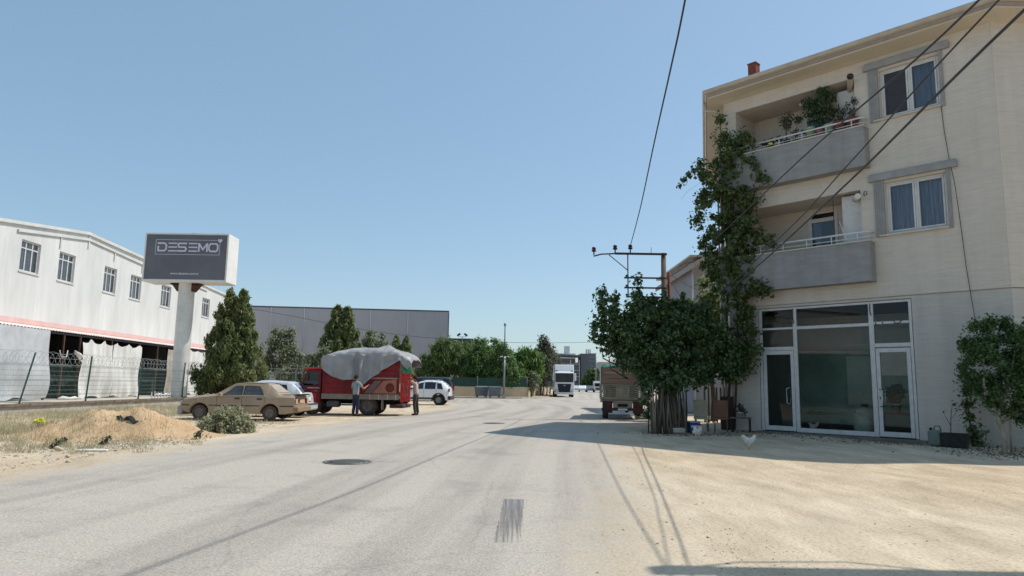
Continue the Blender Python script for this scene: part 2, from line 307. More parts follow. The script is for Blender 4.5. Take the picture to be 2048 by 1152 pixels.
for y in ys:
    a, b = ip(roadL, y), ip(roadR, y)
    for i in range(cols + 1):
        x = a + (b - a) * i / cols; mb.v.append((x, y, 0.005)); ed.append(min(x - a, (b - x) * (0.8 if y < 30 else 1)) * (1.0 if y < 60 else 0.6)); ac.append(x - (a + b) / 2)
mb.f = [(j * (cols + 1) + i, j * (cols + 1) + i + 1, (j + 1) * (cols + 1) + i + 1, (j + 1) * (cols + 1) + i) for j in range(len(ys) - 1) for i in range(cols)]; mb.sm = [True] * len(mb.f)
ro = mb.build('road', M_road, kind='structure')
for nm, arr in (('edge', ed), ('across', ac)):
    A_ = ro.data.attributes.new(nm, 'FLOAT', 'POINT'); A_.data.foreach_set('value', arr)
# tar patch with scuffed stripes
M_tar = pm('tar_patch_mat', rgb(120, 118, 118), rgb(172, 167, 160), 2.2, 0.8, 0.3, 60, stretch=(16, 0.35, 1), lo=0.44, hi=0.78)
_n = M_tar.node_tree.nodes; _l = M_tar.node_tree.links   # worn away towards the near end and the sides: the road shows through
_tc = _n.new('ShaderNodeTexCoord'); _sx = _n.new('ShaderNodeSeparateXYZ'); _l.new(_tc.outputs['Object'], _sx.inputs[0])
_mp = _n.new('ShaderNodeMapping'); _mp.inputs['Scale'].default_value = (26, .35, 1); _l.new(_tc.outputs['Object'], _mp.inputs[0])
_ns = _n.new('ShaderNodeTexNoise'); _ns.inputs['Scale'].default_value = 1.5; _ns.inputs['Detail'].default_value = 7; _l.new(_mp.outputs[0], _ns.inputs[0])
_mr = _n.new('ShaderNodeMapRange'); _mr.inputs[1].default_value = 6.7; _mr.inputs[2].default_value = 9.2; _mr.inputs[3].default_value = -.16; _mr.inputs[4].default_value = .22; _l.new(_sx.outputs[1], _mr.inputs[0])
_ad = _n.new('ShaderNodeMath'); _l.new(_ns.outputs[0], _ad.inputs[0]); _l.new(_mr.outputs[0], _ad.inputs[1])
_m2 = _n.new('ShaderNodeMapRange'); _m2.inputs[1].default_value = .30; _m2.inputs[2].default_value = .72; _l.new(_ad.outputs[0], _m2.inputs[0])
_tr = _n.new('ShaderNodeBsdfTransparent'); _mx = _n.new('ShaderNodeMixShader'); _l.new(_m2.outputs[0], _mx.inputs[0]); _l.new(_tr.outputs[0], _mx.inputs[1]); _l.new(_n['Principled BSDF'].outputs[0], _mx.inputs[2]); _l.new(_mx.outputs[0], _n['Material Output'].inputs[0])
MB().grid(lambda u, v: (-0.135 + 0.25 * u + 0.075 * v + 0.006 * math.sin(v * 60 + u * 7) * (1.5 - v), 6.72 + 2.47 * v, 0.0095), 12, 30).build('tar_patch', M_tar, kind='structure')
M_iron = pm('cast_iron', rgb(92, 92, 92), rgb(120, 118, 112), 20, 0.6, 0.2, metal=0.3)
for (x, y, r_, lab) in ((-2.94, 13.08, 0.37, 'round ribbed iron manhole cover in the near left lane of the road'), (-0.59, 26.58, 0.34, 'small far manhole cover just beyond the tip of the building shadow')):
    e = empty('manhole_cover', (x, y, 0.0), 0, lab, 'manhole cover', 'manhole covers in the road')
    MB().lathe([(r_ + .07, 0.006), (r_ + .07, .016), (r_ + .005, .016), (r_ + .005, .008)], 32).build('frame', M_iron, e)
    b = MB().lathe([(r_, 0.006), (r_, .015), (0.001, .015)], 32)
    for k in range(-5, 6):
        hw = math.sqrt(max(0.0, (r_ * 0.9) ** 2 - (k * .06) ** 2))
        for q in range(-5, 6):
            if abs(q * .06) < hw - .02: b.box(q * .06 - .018, q * .06 + .018, k * .06 - .018, k * .06 + .018, .015, .023)
    b.build('lid', M_iron, e)
# kerb in front of the walled garden
kb = MB(); kp = [(-10.5, 71.2), (-6, 71.6), (-2, 72.2), (1.2, 73.6), (3.2, 77), (4.5, 84), (6.2, 100), (8.5, 118)]
for (x0, y0), (x1, y1) in zip(kp, kp[1:]):
    d = Vector((x1 - x0, y1 - y0, 0)); L_ = d.length; M_ = T(x0, y0, 0) @ Matrix.Rotation(math.atan2(d.y, d.x), 4, 'Z'); k = 0
    while k < L_ - .05:
        kb.box(k + .01, min(k + .98, L_), 0, .18, 0, .13, M_); k += 1.0
kb.build('kerb', M_conc, kind='structure')
MB().prism([(-11, 71.4), (-6, 71.8), (-2, 72.4), (1, 73.8), (3, 77.2), (4.3, 84.2), (6, 100), (8.3, 118), (6.5, 118), (1.7, 78.3), (-8.9, 74.3)], 0, .115).build('pavement', pm('pavement_slabs', rgb(190, 175, 150), rgb(160, 146, 124), 1.5, .9, .2), kind='structure')
# raised yard behind the left wall
MB().box(-75, -19.56, -40, 75, -.2, .055).build('yard_ground', pm('yard_dirt', (.42, .37, .3), (.52, .47, .39), .7, .95, .3, 25), kind='structure')
# ================================================= APARTMENT BUILDING (right)
M_plaster = pm('cream_stucco', (0.60, 0.53, 0.455), (0.67, 0.60, 0.52), 4, 0.92, 0.9, 12, stain=.06, stretch=(.35, .35, 3.2), bstretch=(0.35, 0.35, 3.2), lo=.3, hi=.62)  # horizontal colour streaks stand in for the shading of trowel lines
M_plaster2 = pm('lower_stucco', (0.53, 0.485, 0.43), (0.60, 0.552, 0.495), 4, 0.92, 0.8, 12, stain=.08, stretch=(.35, .35, 3.2), bstretch=(0.35, 0.35, 3.2), lo=.3, hi=.62)  # trowel line shading put into the colour here too
M_smooth = pm('smooth_cream', (0.55, 0.48, 0.38), (0.60, 0.525, 0.42), 1.0, 0.9, 0.1)
M_greyp = pm('grey_stucco', rgb(146, 144, 143), rgb(160, 157, 155), 2.6, 0.9, 0.45, 16, stain=.12, stretch=(.6, .6, 2), bstretch=(.5, .5, 2.5))
M_trim = pm('grey_trim', rgb(146, 144, 143), rgb(162, 159, 157), 3, 0.85, 0.1)
M_gutter = pm('gutter_cream', rgb(196, 184, 166), rgb(176, 165, 150), 3, 0.6, 0.05)
M_fascia = pm('fascia_grey', rgb(150, 138, 128), rgb(165, 152, 140), 3, 0.8, 0.05)
M_tile = pm('roof_tile', rgb(120, 70, 52), rgb(150, 92, 66), 6, 0.85, 0.3)
M_sill = pm('marble_sill', rgb(205, 198, 186), rgb(188, 180, 168), 4, 0.5)
M_railw = pm('rail_aluminium', rgb(214, 214, 214), rgb(200, 200, 202), 5, .4)
M_winglass = glassmat('window_glass', (0.62, 0.66, 0.70), 0.02, 0.01)
M_shopglass = glassmat('shop_glass', (0.80, 0.84, 0.84), -.025, 0.006)
M_lace = pm('lace_curtain', rgb(132, 138, 154), rgb(196, 198, 206), 2.2, 0.9, 0.1, stretch=(16, 1, .5), lo=0.36, hi=0.7)
M_net = pm('net_curtain', rgb(108, 112, 130), rgb(140, 144, 160), 4, 0.9, 0.1, stretch=(6, 1, .4))
YAW_B = R(-46.8)
apt = empty('apartment_building', (7.78, 25.0, 0), YAW_B, 'three storey cream apartment building with a glazed shop below two grey balconies', 'building')
Mb = T(7.78, 25.0, 0) @ Matrix.Rotation(YAW_B, 4, 'Z'); Mbi = Mb.inverted()
def W2L(x, y, z=0): v = Mbi @ Vector((x, y, z)); return (v.x, v.y, v.z)
def wall_open(x0, x1, z0, z1, ops, th, name, mat, parent, y=0.0):
    xs = sorted({x0, x1, *[q for o in ops for q in o[:2]]}); zs = sorted({z0, z1, *[q for o in ops for q in o[2:]]})
    b = MB()
    for i in range(len(xs) - 1):
        for j in range(len(zs) - 1):
            cx, cz = (xs[i] + xs[i + 1]) / 2, (zs[j] + zs[j + 1]) / 2
            if any(o[0] < cx < o[1] and o[2] < cz < o[3] for o in ops): continue
            for yy, fl in ((y, 0), (y + th, 1)):
                q = [(xs[i], yy, zs[j]), (xs[i + 1], yy, zs[j]), (xs[i + 1], yy, zs[j + 1]), (xs[i], yy, zs[j + 1])]
                b.quad(*(q if not fl else q[::-1]))
    for o in ops:
        a, c, d, e = o
        b.quad((a, y, d), (a, y, e), (a, y + th, e), (a, y + th, d)); b.quad((c, y, d), (c, y + th, d), (c, y + th, e), (c, y, e))
        if d > z0 + .01: b.quad((a, y, d), (a, y + th, d), (c, y + th, d), (c, y, d))
        b.quad((a, y, e), (c, y, e), (c, y + th, e), (a, y + th, e))
    return b.build(name, mat, parent)
BZ, FX1 = 4.27, 8.43
lo_op = (0.52, 4.68, 5.95, 7.72); up_op = (0.48, 4.66, 9.62, 11.46)
wl = (5.40, 7.06, 6.17, 7.80); wu = (5.41, 7.07, 9.84, 11.44)
shop = (1.08, 5.94, 0.02, 4.17)
wall_open(0, FX1, BZ, 12.12, [lo_op, up_op, wl, wu], .28, 'wall', M_plaster, apt)
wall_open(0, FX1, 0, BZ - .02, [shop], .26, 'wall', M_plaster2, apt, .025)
MB().box(0, FX1, .01, .1, BZ - .02, BZ).build('belt_line', M_fascia, apt)
# other outer walls (local coordinates of world corners)
K = [(0, 0), (FX1, 0)] + [W2L(*p)[:2] for p in ((22, 18.85), (22, 27), (9.25, 30.4))]
for (a, b_), nm in (((1, 2), 'side'), ((2, 3), 'back'), ((3, 4), 'back'), ((4, 0), 'side')):
    p, q = Vector(K[a]), Vector(K[b_]); d = (q - p).normalized(); nrm = Vector((-d.y, d.x)) * .25
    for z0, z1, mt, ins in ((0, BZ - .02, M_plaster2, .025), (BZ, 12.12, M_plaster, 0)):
        i2 = nrm.normalized() * ins
        e0 = p + i2 + (d * .28 if a == 4 and 0 else d * 0); e1 = q + i2 - (d * .30 if b_ == 0 else d * 0)
        if a == 1: e0 = e0 + d * .004
        pl_ = [tuple(e0), tuple(e1), tuple(e1 + nrm), tuple(e0 + nrm)]; dz = [1.3 if (k in (3, 4) and z1 > 5) else 0 for k in (a, b_, b_, a)]
        MB().add([(x, y, z0) for x, y in pl_] + [(x, y, z1 - d_) for (x, y), d_ in zip(pl_, dz)], [(3, 2, 1, 0), (4, 5, 6, 7), (0, 1, 5, 4), (1, 2, 6, 5), (2, 3, 7, 6), (3, 0, 4, 7)]).build('wall', mt, apt)
# roof: soffit, fascia, gutter, tiles, chimney
def offset_poly(P, d):
    n = len(P); out = []
    for i in range(n):
        p0, p1, p2 = Vector(P[i - 1]), Vector(P[i]), Vector(P[(i + 1) % n])
        a = (p1 - p0).normalized(); b = (p2 - p1).normalized(); na = Vector((a.y, -a.x)); nb = Vector((b.y, -b.x))
        out.append(tuple(p1 + (na + nb) * (d / (1 + na.dot(nb)))))
    return out
E1, E2, E3 = offset_poly(K, .66), offset_poly(K, .70), offset_poly(K, .80)
for E_x in (E1, E2, E3): E_x[0] = (E_x[0][0] + .08, E_x[0][1]); E_x[4] = (E_x[4][0] + .08, E_x[4][1])   # narrower overhang on the left flank
DROP = {3: 1.3, 4: 1.3}
def slab(P, z0, z1, b=None):
    b = b or MB(); n = len(P); b.add([(x, y, z - DROP.get(i, 0)) for z in (z0, z1) for i, (x, y) in enumerate(P)], [tuple(reversed(range(n))), tuple(range(n, 2 * n))] + [(i, (i + 1) % n, n + (i + 1) % n, n + i) for i in range(n)]); return b
slab(E1, 12.0, 12.06).build('soffit', M_smooth, apt)
slab(E2, 12.062, 12.20).build('fascia', M_fascia, apt)
g_ = MB()
for (a, b_) in ((4, 0), (0, 1), (1, 2)):
    p, q = E3[a], E3[b_]
    prof = [(0, .0), (.07, .03), (.10, .10), (.09, .15), (-.02, .15)]
    d = (Vector(q) - Vector(p)).normalized(); nn = Vector((d.y, -d.x)); vs = []
    for pt, ix in ((p, a), (q, b_)):
        for (o, z) in prof: vs.append((pt[0] + nn.x * (o - .08), pt[1] + nn.y * (o - .08), 12.16 + z - DROP.get(ix, 0)))
    k = len(prof); g_.add(vs, [(i, i + k, (i + 1) % k + k, (i + 1) % k) for i in range(k)] + [tuple(range(k)), tuple(range(2 * k - 1, k - 1, -1))])
g_.build('gutter', M_gutter, apt)
cxr, cyr = sum(p[0] for p in K) / 5, sum(p[1] for p in K) / 5
rf = MB(); rp = offset_poly(K, .66); rp[0] = (rp[0][0] + .12, rp[0][1]); rp[4] = (rp[4][0] + .12, rp[4][1])
rf.add([(x, y, 12.24 - DROP.get(i, 0)) for i, (x, y) in enumerate(rp)] + [(cxr, cyr, 14.2)], [(i, (i + 1) % 5, 5) for i in range(5)])
# tile courses seen edge on at the eave
for (a, b_) in ((0, 1), (1, 2)):
    p, q = Vector(rp[a]), Vector(rp[b_]); L_ = (q - p).length; d = (q - p) / L_; nn = Vector((-d.y, d.x)); k = .1
    while k < L_:
        c = p + d * k; rf.tube([(c.x - nn.x * .04, c.y - nn.y * .04, 12.27), (c.x + nn.x * .6, c.y + nn.y * .6, 12.37)], .05, 6); k += .21
roof_o = rf.build('roof', M_tile, apt)
MB().box(-.44, -.10, 2.8, 3.14, 12.0, 14.55).box(-.46, -.08, 2.78, 3.16, 14.55, 14.6).build('chimney', pm('red_brick', rgb(140, 84, 68), rgb(112, 66, 54), 12, .9, .3), roof_o)
# down pipes at the left corner
dp = MB(); dp.tube([(-.62, -.3, 12.1), (-.62, -.3, 11.75), (-.12, -.12, 11.62), (-.12, -.12, .2)], .05, 8); dp.build('down_pipe', M_gutter, apt)
dp = MB(); dp.tube([(-.28, -.06, 9.0), (-.28, -.06, .2)], .035, 8); dp.build('down_pipe', M_pvc, apt)
# windows with grey surrounds
def apt_window(o, dark_left):
    x0, x1, z0, z1 = o
    w_ = MB()
    t = .07; y0, y1 = .10, .17; mid = (x0 + x1) / 2
    w_.box(x0, x0 + t, y0, y1, z0, z1).box(x1 - t, x1, y0, y1, z0, z1).box(x0 + t, x1 - t, y0, y1, z0, z0 + t).box(x0 + t, x1 - t, y0, y1, z1 - t, z1).box(mid - t / 2, mid + t / 2, y0, y1, z0 + t, z1 - t)
    wf = w_.build('window', M_pvc, apt, bevel=.006)
    for a, b_ in ((x0 + t, mid - t / 2), (mid + t / 2, x1 - t)):
        s = MB(); q = .055; yy0, yy1 = .085, .15
        s.box(a + .005, a + q, yy0, yy1, z0 + t + .005, z1 - t - .005).box(b_ - q, b_ - .005, yy0, yy1, z0 + t + .005, z1 - t - .005).box(a + q, b_ - q, yy0, yy1, z0 + t + .005, z0 + t + q).box(a + q, b_ - q, yy0, yy1, z1 - t - q, z1 - t - .005)
        s.build('sash', M_pvc, wf, bevel=.005)
        MB().quad((a + q, .12, z0 + t + q), (b_ - q, .12, z0 + t + q), (b_ - q, .12, z1 - t - q), (a + q, .12, z1 - t - q)).build('pane', M_winglass, wf)
        k = 1 if a == x0 + t else 0
        if dark_left and k:
            MB().quad((a + .02, .10, z0 + .1), (b_ - .02, .10, z0 + .1), (b_ - .02, .10, z1 - .1), (a + .02, .10, z1 - .1)).build('insect_screen', pm('insect_screen_mat', (.05, .05, .06), (.06, .06, .07), 5, .9), wf)
        else:
            MB().grid(lambda u, v: (a + (b_ - a) * u, .26 + .03 * math.sin(u * 34 + v) + .01 * math.sin(u * 71), z0 + (z1 - z0) * v), 60, 6).build('curtain', M_lace, wf)
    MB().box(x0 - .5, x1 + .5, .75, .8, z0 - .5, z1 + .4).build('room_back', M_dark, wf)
    # surround
    for xa, xb in ((x0 - .31, x0 - .02), (x1 + .02, x1 + .12)):
        s = MB(); s.box(xa, xb, -.06, -.002, z0 - .05, z1 + .08)
        k = xa + .04
        while k < xb - .03: s.box(k, k + .03, -.075, -.06, z0 - .05, z1 + .08); k += .07
        s.build('window_surround', M_trim, apt)
    MB().box(x0 - .44, x1 + .33, -.11, -.002, z1 + .085, z1 + .27).box(x0 - .40, x1 + .29, -.09, -.002, z1 + .271, z1 + .32).build('lintel_moulding', M_trim, apt)
    MB().box(x0 - .20, x1 + .02, -.10, .08, z0 - .045, z0 - .003).build('window_sill', M_sill, apt)
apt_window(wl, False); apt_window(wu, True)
# loggias with grey parapets
def balcony(op, pz0, pz1, low):
    x0, x1, z0, z1 = op; D = 1.45
    b = MB()
    b.quad((x0, .28, z0 - .05), (x0, D, z0 - .05), (x0, D, z1 + .1), (x0, .28, z1 + .1)).quad((x1, .28, z0), (x1, .28, z1 + .1), (x1, D, z1 + .1), (x1, D, z0))
    dz1 = z1 - .12; dx0, dx1 = 2.36, 3.38
    b.quad((x0, .28, z1), (x1, .28, z1), (x1, D, z1), (x0, D, z1))
    b.build('loggia_lining', M_plaster, apt)
    wall_open(x0, x1, pz0 + .2, z1, [(dx0, dx1, pz0 + .3, dz1)], .1, 'loggia_wall', M_plaster, apt, D)
    MB().box(x0, x1, .281, D, pz0 + .1, pz0 + .25).build('balcony_floor', M_conc, apt)
    # parapet box, rounded at its right end
    pl, pr, py = -.05, 5.02, -.42
    poly = [(pl, -.003), (pl, py)] + [(pr - .1 + .1 * math.sin(t), py + .1 - .1 * math.cos(t)) for t in [k * math.pi / 12 for k in range(7)]] + [(pr, -.003)]
    MB().prism(poly, pz0, pz1).build('parapet', M_greyp, apt)
    MB().prism([(pl - .02, -.003), (pl - .02, py - .03), (pr, py - .03), (pr + .03, py), (pr + .03, -.003)], pz1 + .002, pz1 + .04).build('parapet_coping', M_sill, apt)
    ry = py + .14; h = .33
    r1 = MB(); r1.tube([(x0 - .1, ry, pz1 + h), (4.9, ry, pz1 + h), (4.97, ry + .06, pz1 + h), (4.97, 0, pz1 + h)], .03, 8)
    rail = r1.build('railing', M_railw, apt)
    MB().tube([(x0 - .1, ry, pz1 + h * .5), (4.92, ry, pz1 + h * .5), (4.97, ry + .05, pz1 + h * .5), (4.97, 0, pz1 + h * .5)], .014, 6).build('rail_bar', M_railw, rail)
    for k in range(6): MB().tube([(.62 + k * .80, ry, pz1 + .04), (.62 + k * .80, ry, pz1 + h)], .018, 6).build('rail_post', M_railw, rail)
    # balcony door with glass
    f = MB(); dz0 = pz0 + .3
    f.box(dx0, dx0 + .12, D - .03, D + .05, dz0, dz1).box(dx1 - .12, dx1, D - .03, D + .05, dz0, dz1).box(dx0 + .12, dx1 - .12, D - .03, D + .05, dz1 - .08, dz1).box(dx0 + .12, dx1 - .12, D - .03, D + .05, dz1 - .38, dz1 - .24)
    dr = f.build('balcony_door', M_pvc, apt)
    MB().quad((dx0 + .12, D + .01, dz0), (dx1 - .12, D + .01, dz0), (dx1 - .12, D + .01, dz1 - .08), (dx0 + .12, D + .01, dz1 - .08)).build('pane', M_winglass, dr)
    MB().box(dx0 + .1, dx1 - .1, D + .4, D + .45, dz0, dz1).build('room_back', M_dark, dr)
    MB().grid(lambda u, v: (dx0 + .1 + .28 * u, D + .12 + .03 * math.sin(u * 20), dz0 + (dz1 - dz0 - .3) * v), 20, 4).build('curtain', M_net, dr)
    # white cupboard (flue casing) at the right end
    MB().box(3.98, x1 - .004, .29, .95, pz1 - .4, z1 - (.05 if low else .22)).build('cupboard', M_pvc, apt, bevel=.01)
    MB().tube([(3.9, .2, pz1 + .9), (4.25, -.2, pz1 + .2)], .014, 5).build('clothes_line_arm', M_white, apt)
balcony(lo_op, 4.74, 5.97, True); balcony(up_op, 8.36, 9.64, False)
fl = MB(); fl.tube([(4.42, .3, 11.2), (4.72, -.45, 11.33)], .085, 12, caps=False); f1 = fl.build('flue_pipe', M_gutter, apt)
MB().lathe([(.10, 0), (.10, .05), (.075, .05), (.075, 0)], 14, T(4.72, -.45, 11.33) @ Vector((.3, -.75, .13)).to_track_quat('Z', 'Y').to_matrix().to_4x4()).build('flue_cap', M_black, f1)
fl = MB(); fl.tube([(4.4, .3, 7.52), (4.72, -.35, 7.44)], .09, 12, caps=True); f1 = fl.build('flue_pipe', M_pvc, apt)
MB().tube([(4.78, -.02, 7.55), (4.84, -.12, 7.62), (4.92, -.12, 7.6), (4.9, -.12, 7.5), (4.8, -.05, 7.5)], .012, 6).build('cable_hook', M_rust, apt)
MB().tube([(3.72, .25, 6.0), (3.72, .25, 7.68), (4.3, .2, 7.68)], .012, 5).build('conduit', M_rust, apt)
fxl = MB(); fxl.lathe([(.001, 0), (.10, .02), (.12, .07), (.10, .09)], 12, T(2.6, .8, 11.34)); fxl.build('ceiling_lamp', M_white, apt)
# shop front
def bar(b, x0, x1, z0, z1, y0=.03, y1=.12): b.box(x0, x1, y0, y1, z0, z1)
f = MB(); Zt = 4.15; Z0 = .05
bar(f, 1.10, 1.20, Z0, Zt); bar(f, 2.30, 2.42, Z0, Zt); bar(f, 4.70, 4.84, Z0, Zt); bar(f, 5.84, 5.92, Z0, Zt)
for a, c in ((1.20, 2.30), (2.42, 4.70), (4.84, 5.84)): bar(f, a, c, Zt - .07, Zt)
bar(f, 1.20, 2.30, 3.42, 3.49); bar(f, 2.42, 4.70, 3.40, 3.50); bar(f, 4.84, 5.84, 3.44, 3.52)
bar(f, 1.20, 2.30, 2.72, 2.84); bar(f, 4.84, 5.84, 2.74, 2.86); bar(f, 2.42, 4.70, Z0, .19)
shopf = f.build('shop_front_frame', M_pvc, apt, bevel=.008)
def pane(a, c, d, e, par=None): MB().quad((a, .075, d), (c, .075, d), (c, .075, e), (a, .075, e)).build('pane', M_shopglass, par or shopf)
pane(1.20, 2.30, 3.49, Zt - .07); pane(1.20, 2.30, 2.84, 3.42); pane(2.42, 4.70, 3.50, Zt - .07); pane(2.42, 4.70, .19, 3.40); pane(4.84, 5.84, 3.52, Zt - .07); pane(4.84, 5.84, 2.86, 3.44)
for a, c, hx in ((1.22, 2.29, 2.16), (4.86, 5.83, 4.93)):
    d = MB(); t = .11
    bar(d, a, a + t, .07, 2.71, .02, .10); bar(d, c - t, c, .07, 2.71, .02, .10); bar(d, a + t, c - t, 2.58, 2.71, .02, .10); bar(d, a + t, c - t, .07, .22, .02, .10)
    dd = d.build('shop_door', M_pvc, apt, bevel=.008)
    MB().quad((a + t, .06, .22), (c - t, .06, .22), (c - t, .06, 2.58), (a + t, .06, 2.58)).build('pane', M_shopglass, dd)
    s = -1 if hx < 3 else 1
    for y in (-.09, .18): MB().tube([(hx, .02 if y < 0 else .1, 1.48), (hx + s * .02, y, 1.48), (hx + s * .10, y, 1.45), (hx + s * .10, y, .98), (hx + s * .02, y, .95), (hx, .02 if y < 0 else .1, .95)], .016, 8).build('handle', M_chrome, dd)
    MB().box(hx - .012, hx + .012, .005, .02, 1.18, 1.24).build('lock', M_black, dd)
for pts in ([(4.77, .02, 4.1), (4.76, 0, 3.9), (4.79, 0, 3.72)], [(5.1, .02, 3.5), (5.12, 0, 3.44)], [(5.42, .02, 3.52), (5.46, .0, 3.45), (5.58, 0, 3.45), (5.64, .02, 3.53)], [(2.33, .02, 4.1), (2.32, 0, 3.85), (2.35, 0, 3.6)], [(4.9, .02, 3.5), (4.93, 0, 3.42)]):
    MB().tube(pts, .012, 5).build('cut_wire', M_cable, apt)
MB().box(1.0, 6.2, -.32, .02, -.05, .035).build('doorstep', pm('doorstep_conc', rgb(120, 116, 110), rgb(98, 94, 90), 2, .9, .3), apt, bevel=.01)
# shop interior
M_green = pm('green_distemper', rgb(160, 186, 168), rgb(132, 158, 142), .9, .8, .1)
b = MB(); b.box(.6, 7.6, 3.6, 3.7, 0.05, 2.9).build('shop_back_wall', M_green, apt)
MB().box(.6, 7.6, 3.58, 3.7, 2.901, 4.1).box(.35, .6, .3, 3.7, 0.05, 4.1).box(7.2, 7.4, .3, 3.58, .05, 4.1).build('shop_side_wall', pm('interior_grey', rgb(190, 190, 186), rgb(170, 170, 166), 1, .9), apt)
MB().box(.3, 7.6, .3, 3.8, 4.11, 4.2).build('shop_ceiling', M_dark, apt)
MB().box(.3, 7.6, .3, 3.6, -.02, .05).build('shop_floor', pm('shop_floor_mat', rgb(92, 84, 62), rgb(70, 64, 50), 2, .6), apt)
MB().box(.6, 7.2, 3.5, 3.58, .05, .2).build('skirting', M_dark, apt)
MB().box(3.6, 4.9, 3.54, 3.575, 1.95, 2.75).build('poster', pm('paper_cream', rgb(240, 234, 220), rgb(230, 222, 204), 2, .8), apt)
ds = MB()
for k in range(34): ds.lathe([(.001, -.02), (.02, 0), (.001, .02)], 6, T(2.9 + k * .085, 2.2, 2.95))
ds.build('bead_string', M_white, apt)
MB().box(3.6, 3.68, 3.45, 3.53, .05, 1.9).build('shop_post', M_dark, apt)

# things inside the shop
def G3(lx, ly, z=0): v = Mb @ Vector((lx, ly, 0)); return (v.x, v.y, z)
e = empty('water_tank', G3(4.02, 1.2, .05), 0, 'round pale tank standing inside the shop behind the right mullion', 'tank')
MB().lathe([(.001, 0), (.30, .02), (.34, .2), (.36, .5), (.3, .78), (.12, .86), (.001, .87)], 18).build('body', pm('pale_plastic', rgb(190, 200, 190), rgb(160, 172, 160), 3, .5), e)
MB().lathe([(.10, .86), (.10, .95), (.001, .96)], 12).build('lid', M_black, e)
MB().tube([(-.34, 0, .7), (0, -.36, .45), (.34, 0, .7)], .015, 6).build('strap', M_black, e)
e = empty('shop_table', G3(4.75, 2.0, .05), YAW_B, 'small dark table inside the shop behind the right glass door', 'table')
MB().box(-.6, .6, -.35, .35, .62, .67).build('tabletop', M_wood, e)
for sx in (-1, 1):
    for sy in (-1, 1): MB().box(sx * .55 - .03, sx * .55 + .03, sy * .3 - .03, sy * .3 + .03, 0, .62).build('leg', M_wood, e)
def pot(name, loc, r, h, mat, label, group=None, rz=0):
    e = empty(name, loc, rz, label, 'flower pot', group)
    MB().lathe([(.001, .0), (r * .72, .0), (r, h * .82), (r * 1.12, h * .82), (r * 1.12, h), (r * .95, h), (r * .9, h * .88), (.001, h * .86)], 16).build('pot', mat, e)
    return e
L_pot = leafmat('potted_leaf', (.035, .06, .025), (.05, .09, .035), (.08, .12, .05))
L_dry = leafmat('dull_leaf', (.07, .075, .05), (.10, .10, .07), (.13, .12, .08))
M_terra = pm('terracotta', rgb(128, 72, 56), rgb(108, 60, 48), 6, .85)
e = pot('potted_plant', G3(4.7, 2.0, .72), .15, .3, pm('pale_pot', rgb(190, 190, 180), rgb(170, 170, 160), 3, .6), 'spiky plant in a pale pot on the table inside the shop')
leaves('foliage', [(0, 0, .55, .22), (.12, .05, .75, .16), (-.12, 0, .7, .15)], 260, .07, L_pot, e, elong=3.5)
# balcony plants: local x on the parapet, height, pot colour
M_potw = pm('white_pot', rgb(190, 186, 182), rgb(170, 166, 162), 4, .6); M_potg = pm('sage_pot', rgb(150, 168, 140), rgb(130, 148, 120), 4, .6)
M_potp = pm('pink_pot', rgb(176, 110, 112), rgb(150, 90, 92), 4, .6); M_pott = pm('teal_pot', rgb(84, 112, 100), rgb(66, 92, 82), 4, .6)
zt = 9.69
PL = [(1.62, .10, .16, M_potw, 'small white pot with low leaves at the left of the upper balcony rail', [(0, 0, .26, .12)], L_pot),
      (1.86, .10, .16, M_black, 'dark pot under the yellow flower on the upper balcony', [(0, 0, .24, .13)], L_pot),
      (2.14, .11, .18, M_potw, 'white pot with trailing leaves right of the yellow flower on the upper balcony', [(0, 0, .28, .13), (.08, 0, .2, .08)], L_pot),
      (2.42, .11, .20, M_black, 'black pot with a tall thin leafy twig on the upper balcony', [(0, 0, .75, .20), (.05, 0, 1.0, .22), (-.12, 0, .9, .15)], L_dry),
      (2.72, .10, .17, M_pott, 'teal pot with sparse stems left of the upper balcony door', [(0, 0, .4, .12), (.12, 0, .85, .16)], L_dry),
      (2.98, .12, .22, M_potw, 'white pot in front of the upper balcony door', [(0, 0, .3, .12)], L_dry),
      (3.24, .16, .42, M_potg, 'tall sage green pot with a big leafy plant on the upper balcony', [(0, 0, .9, .28), (.12, 0, 1.25, .26), (-.1, 0, 1.3, .2)], L_pot),
      (3.56, .12, .25, M_potp, 'pink and white pot on the upper balcony', [(0, 0, .5, .2), (0, 0, .85, .28)], L_pot),
      (3.86, .16, .36, M_potg, 'second green pot beneath the tallest plant on the upper balcony', [(0, .1, 1.35, .34), (-.2, .1, 1.1, .3), (.1, .1, .85, .3), (-.15, .1, 1.55, .22)], L_pot),
      (4.22, .19, .36, M_terra, 'wide terracotta pot with pale twigs on the upper balcony', [(0, 0, .55, .18), (.1, 0, .75, .12)], L_dry),
      (4.60, .18, .38, M_terra, 'terracotta pot at the right end of the upper balcony', [(0, 0, .6, .15), (.1, 0, .95, .12), (-.12, 0, .85, .08)], L_dry)]
for (lx, r_, h, mt, lab, cl, lm) in PL:
    e = pot('balcony_pot', G3(lx, -.12, zt), r_, h, mt, lab, 'pots on the upper balcony parapet')
    st = MB()
    for c in cl: st.tube([(0, 0, h * .8), (c[0] * .4, c[1] * .4, (h + c[2]) / 2), (c[0], c[1], c[2])], [.012, .009, .004], 5)
    st.build('stem', M_bark, e)
    leaves('foliage', cl, int(sum(2600 * c[3] ** 2 for c in cl)) + 40, .055, lm, e, elong=1.4, shell=.2)
e = empty('yellow_flower', G3(1.93, -.34, zt + .14), 0, 'bright yellow flower head hanging at the upper balcony rail', 'flower')
yf = MB()
for k in range(14):
    a = k * 2.4; q = T(.05 * math.cos(a) * (k % 3) / 2, .03 * math.sin(a), .05 * math.sin(a * 1.3)); yf.lathe([(.001, -.04), (.045, 0), (.001, .04)], 6, q)
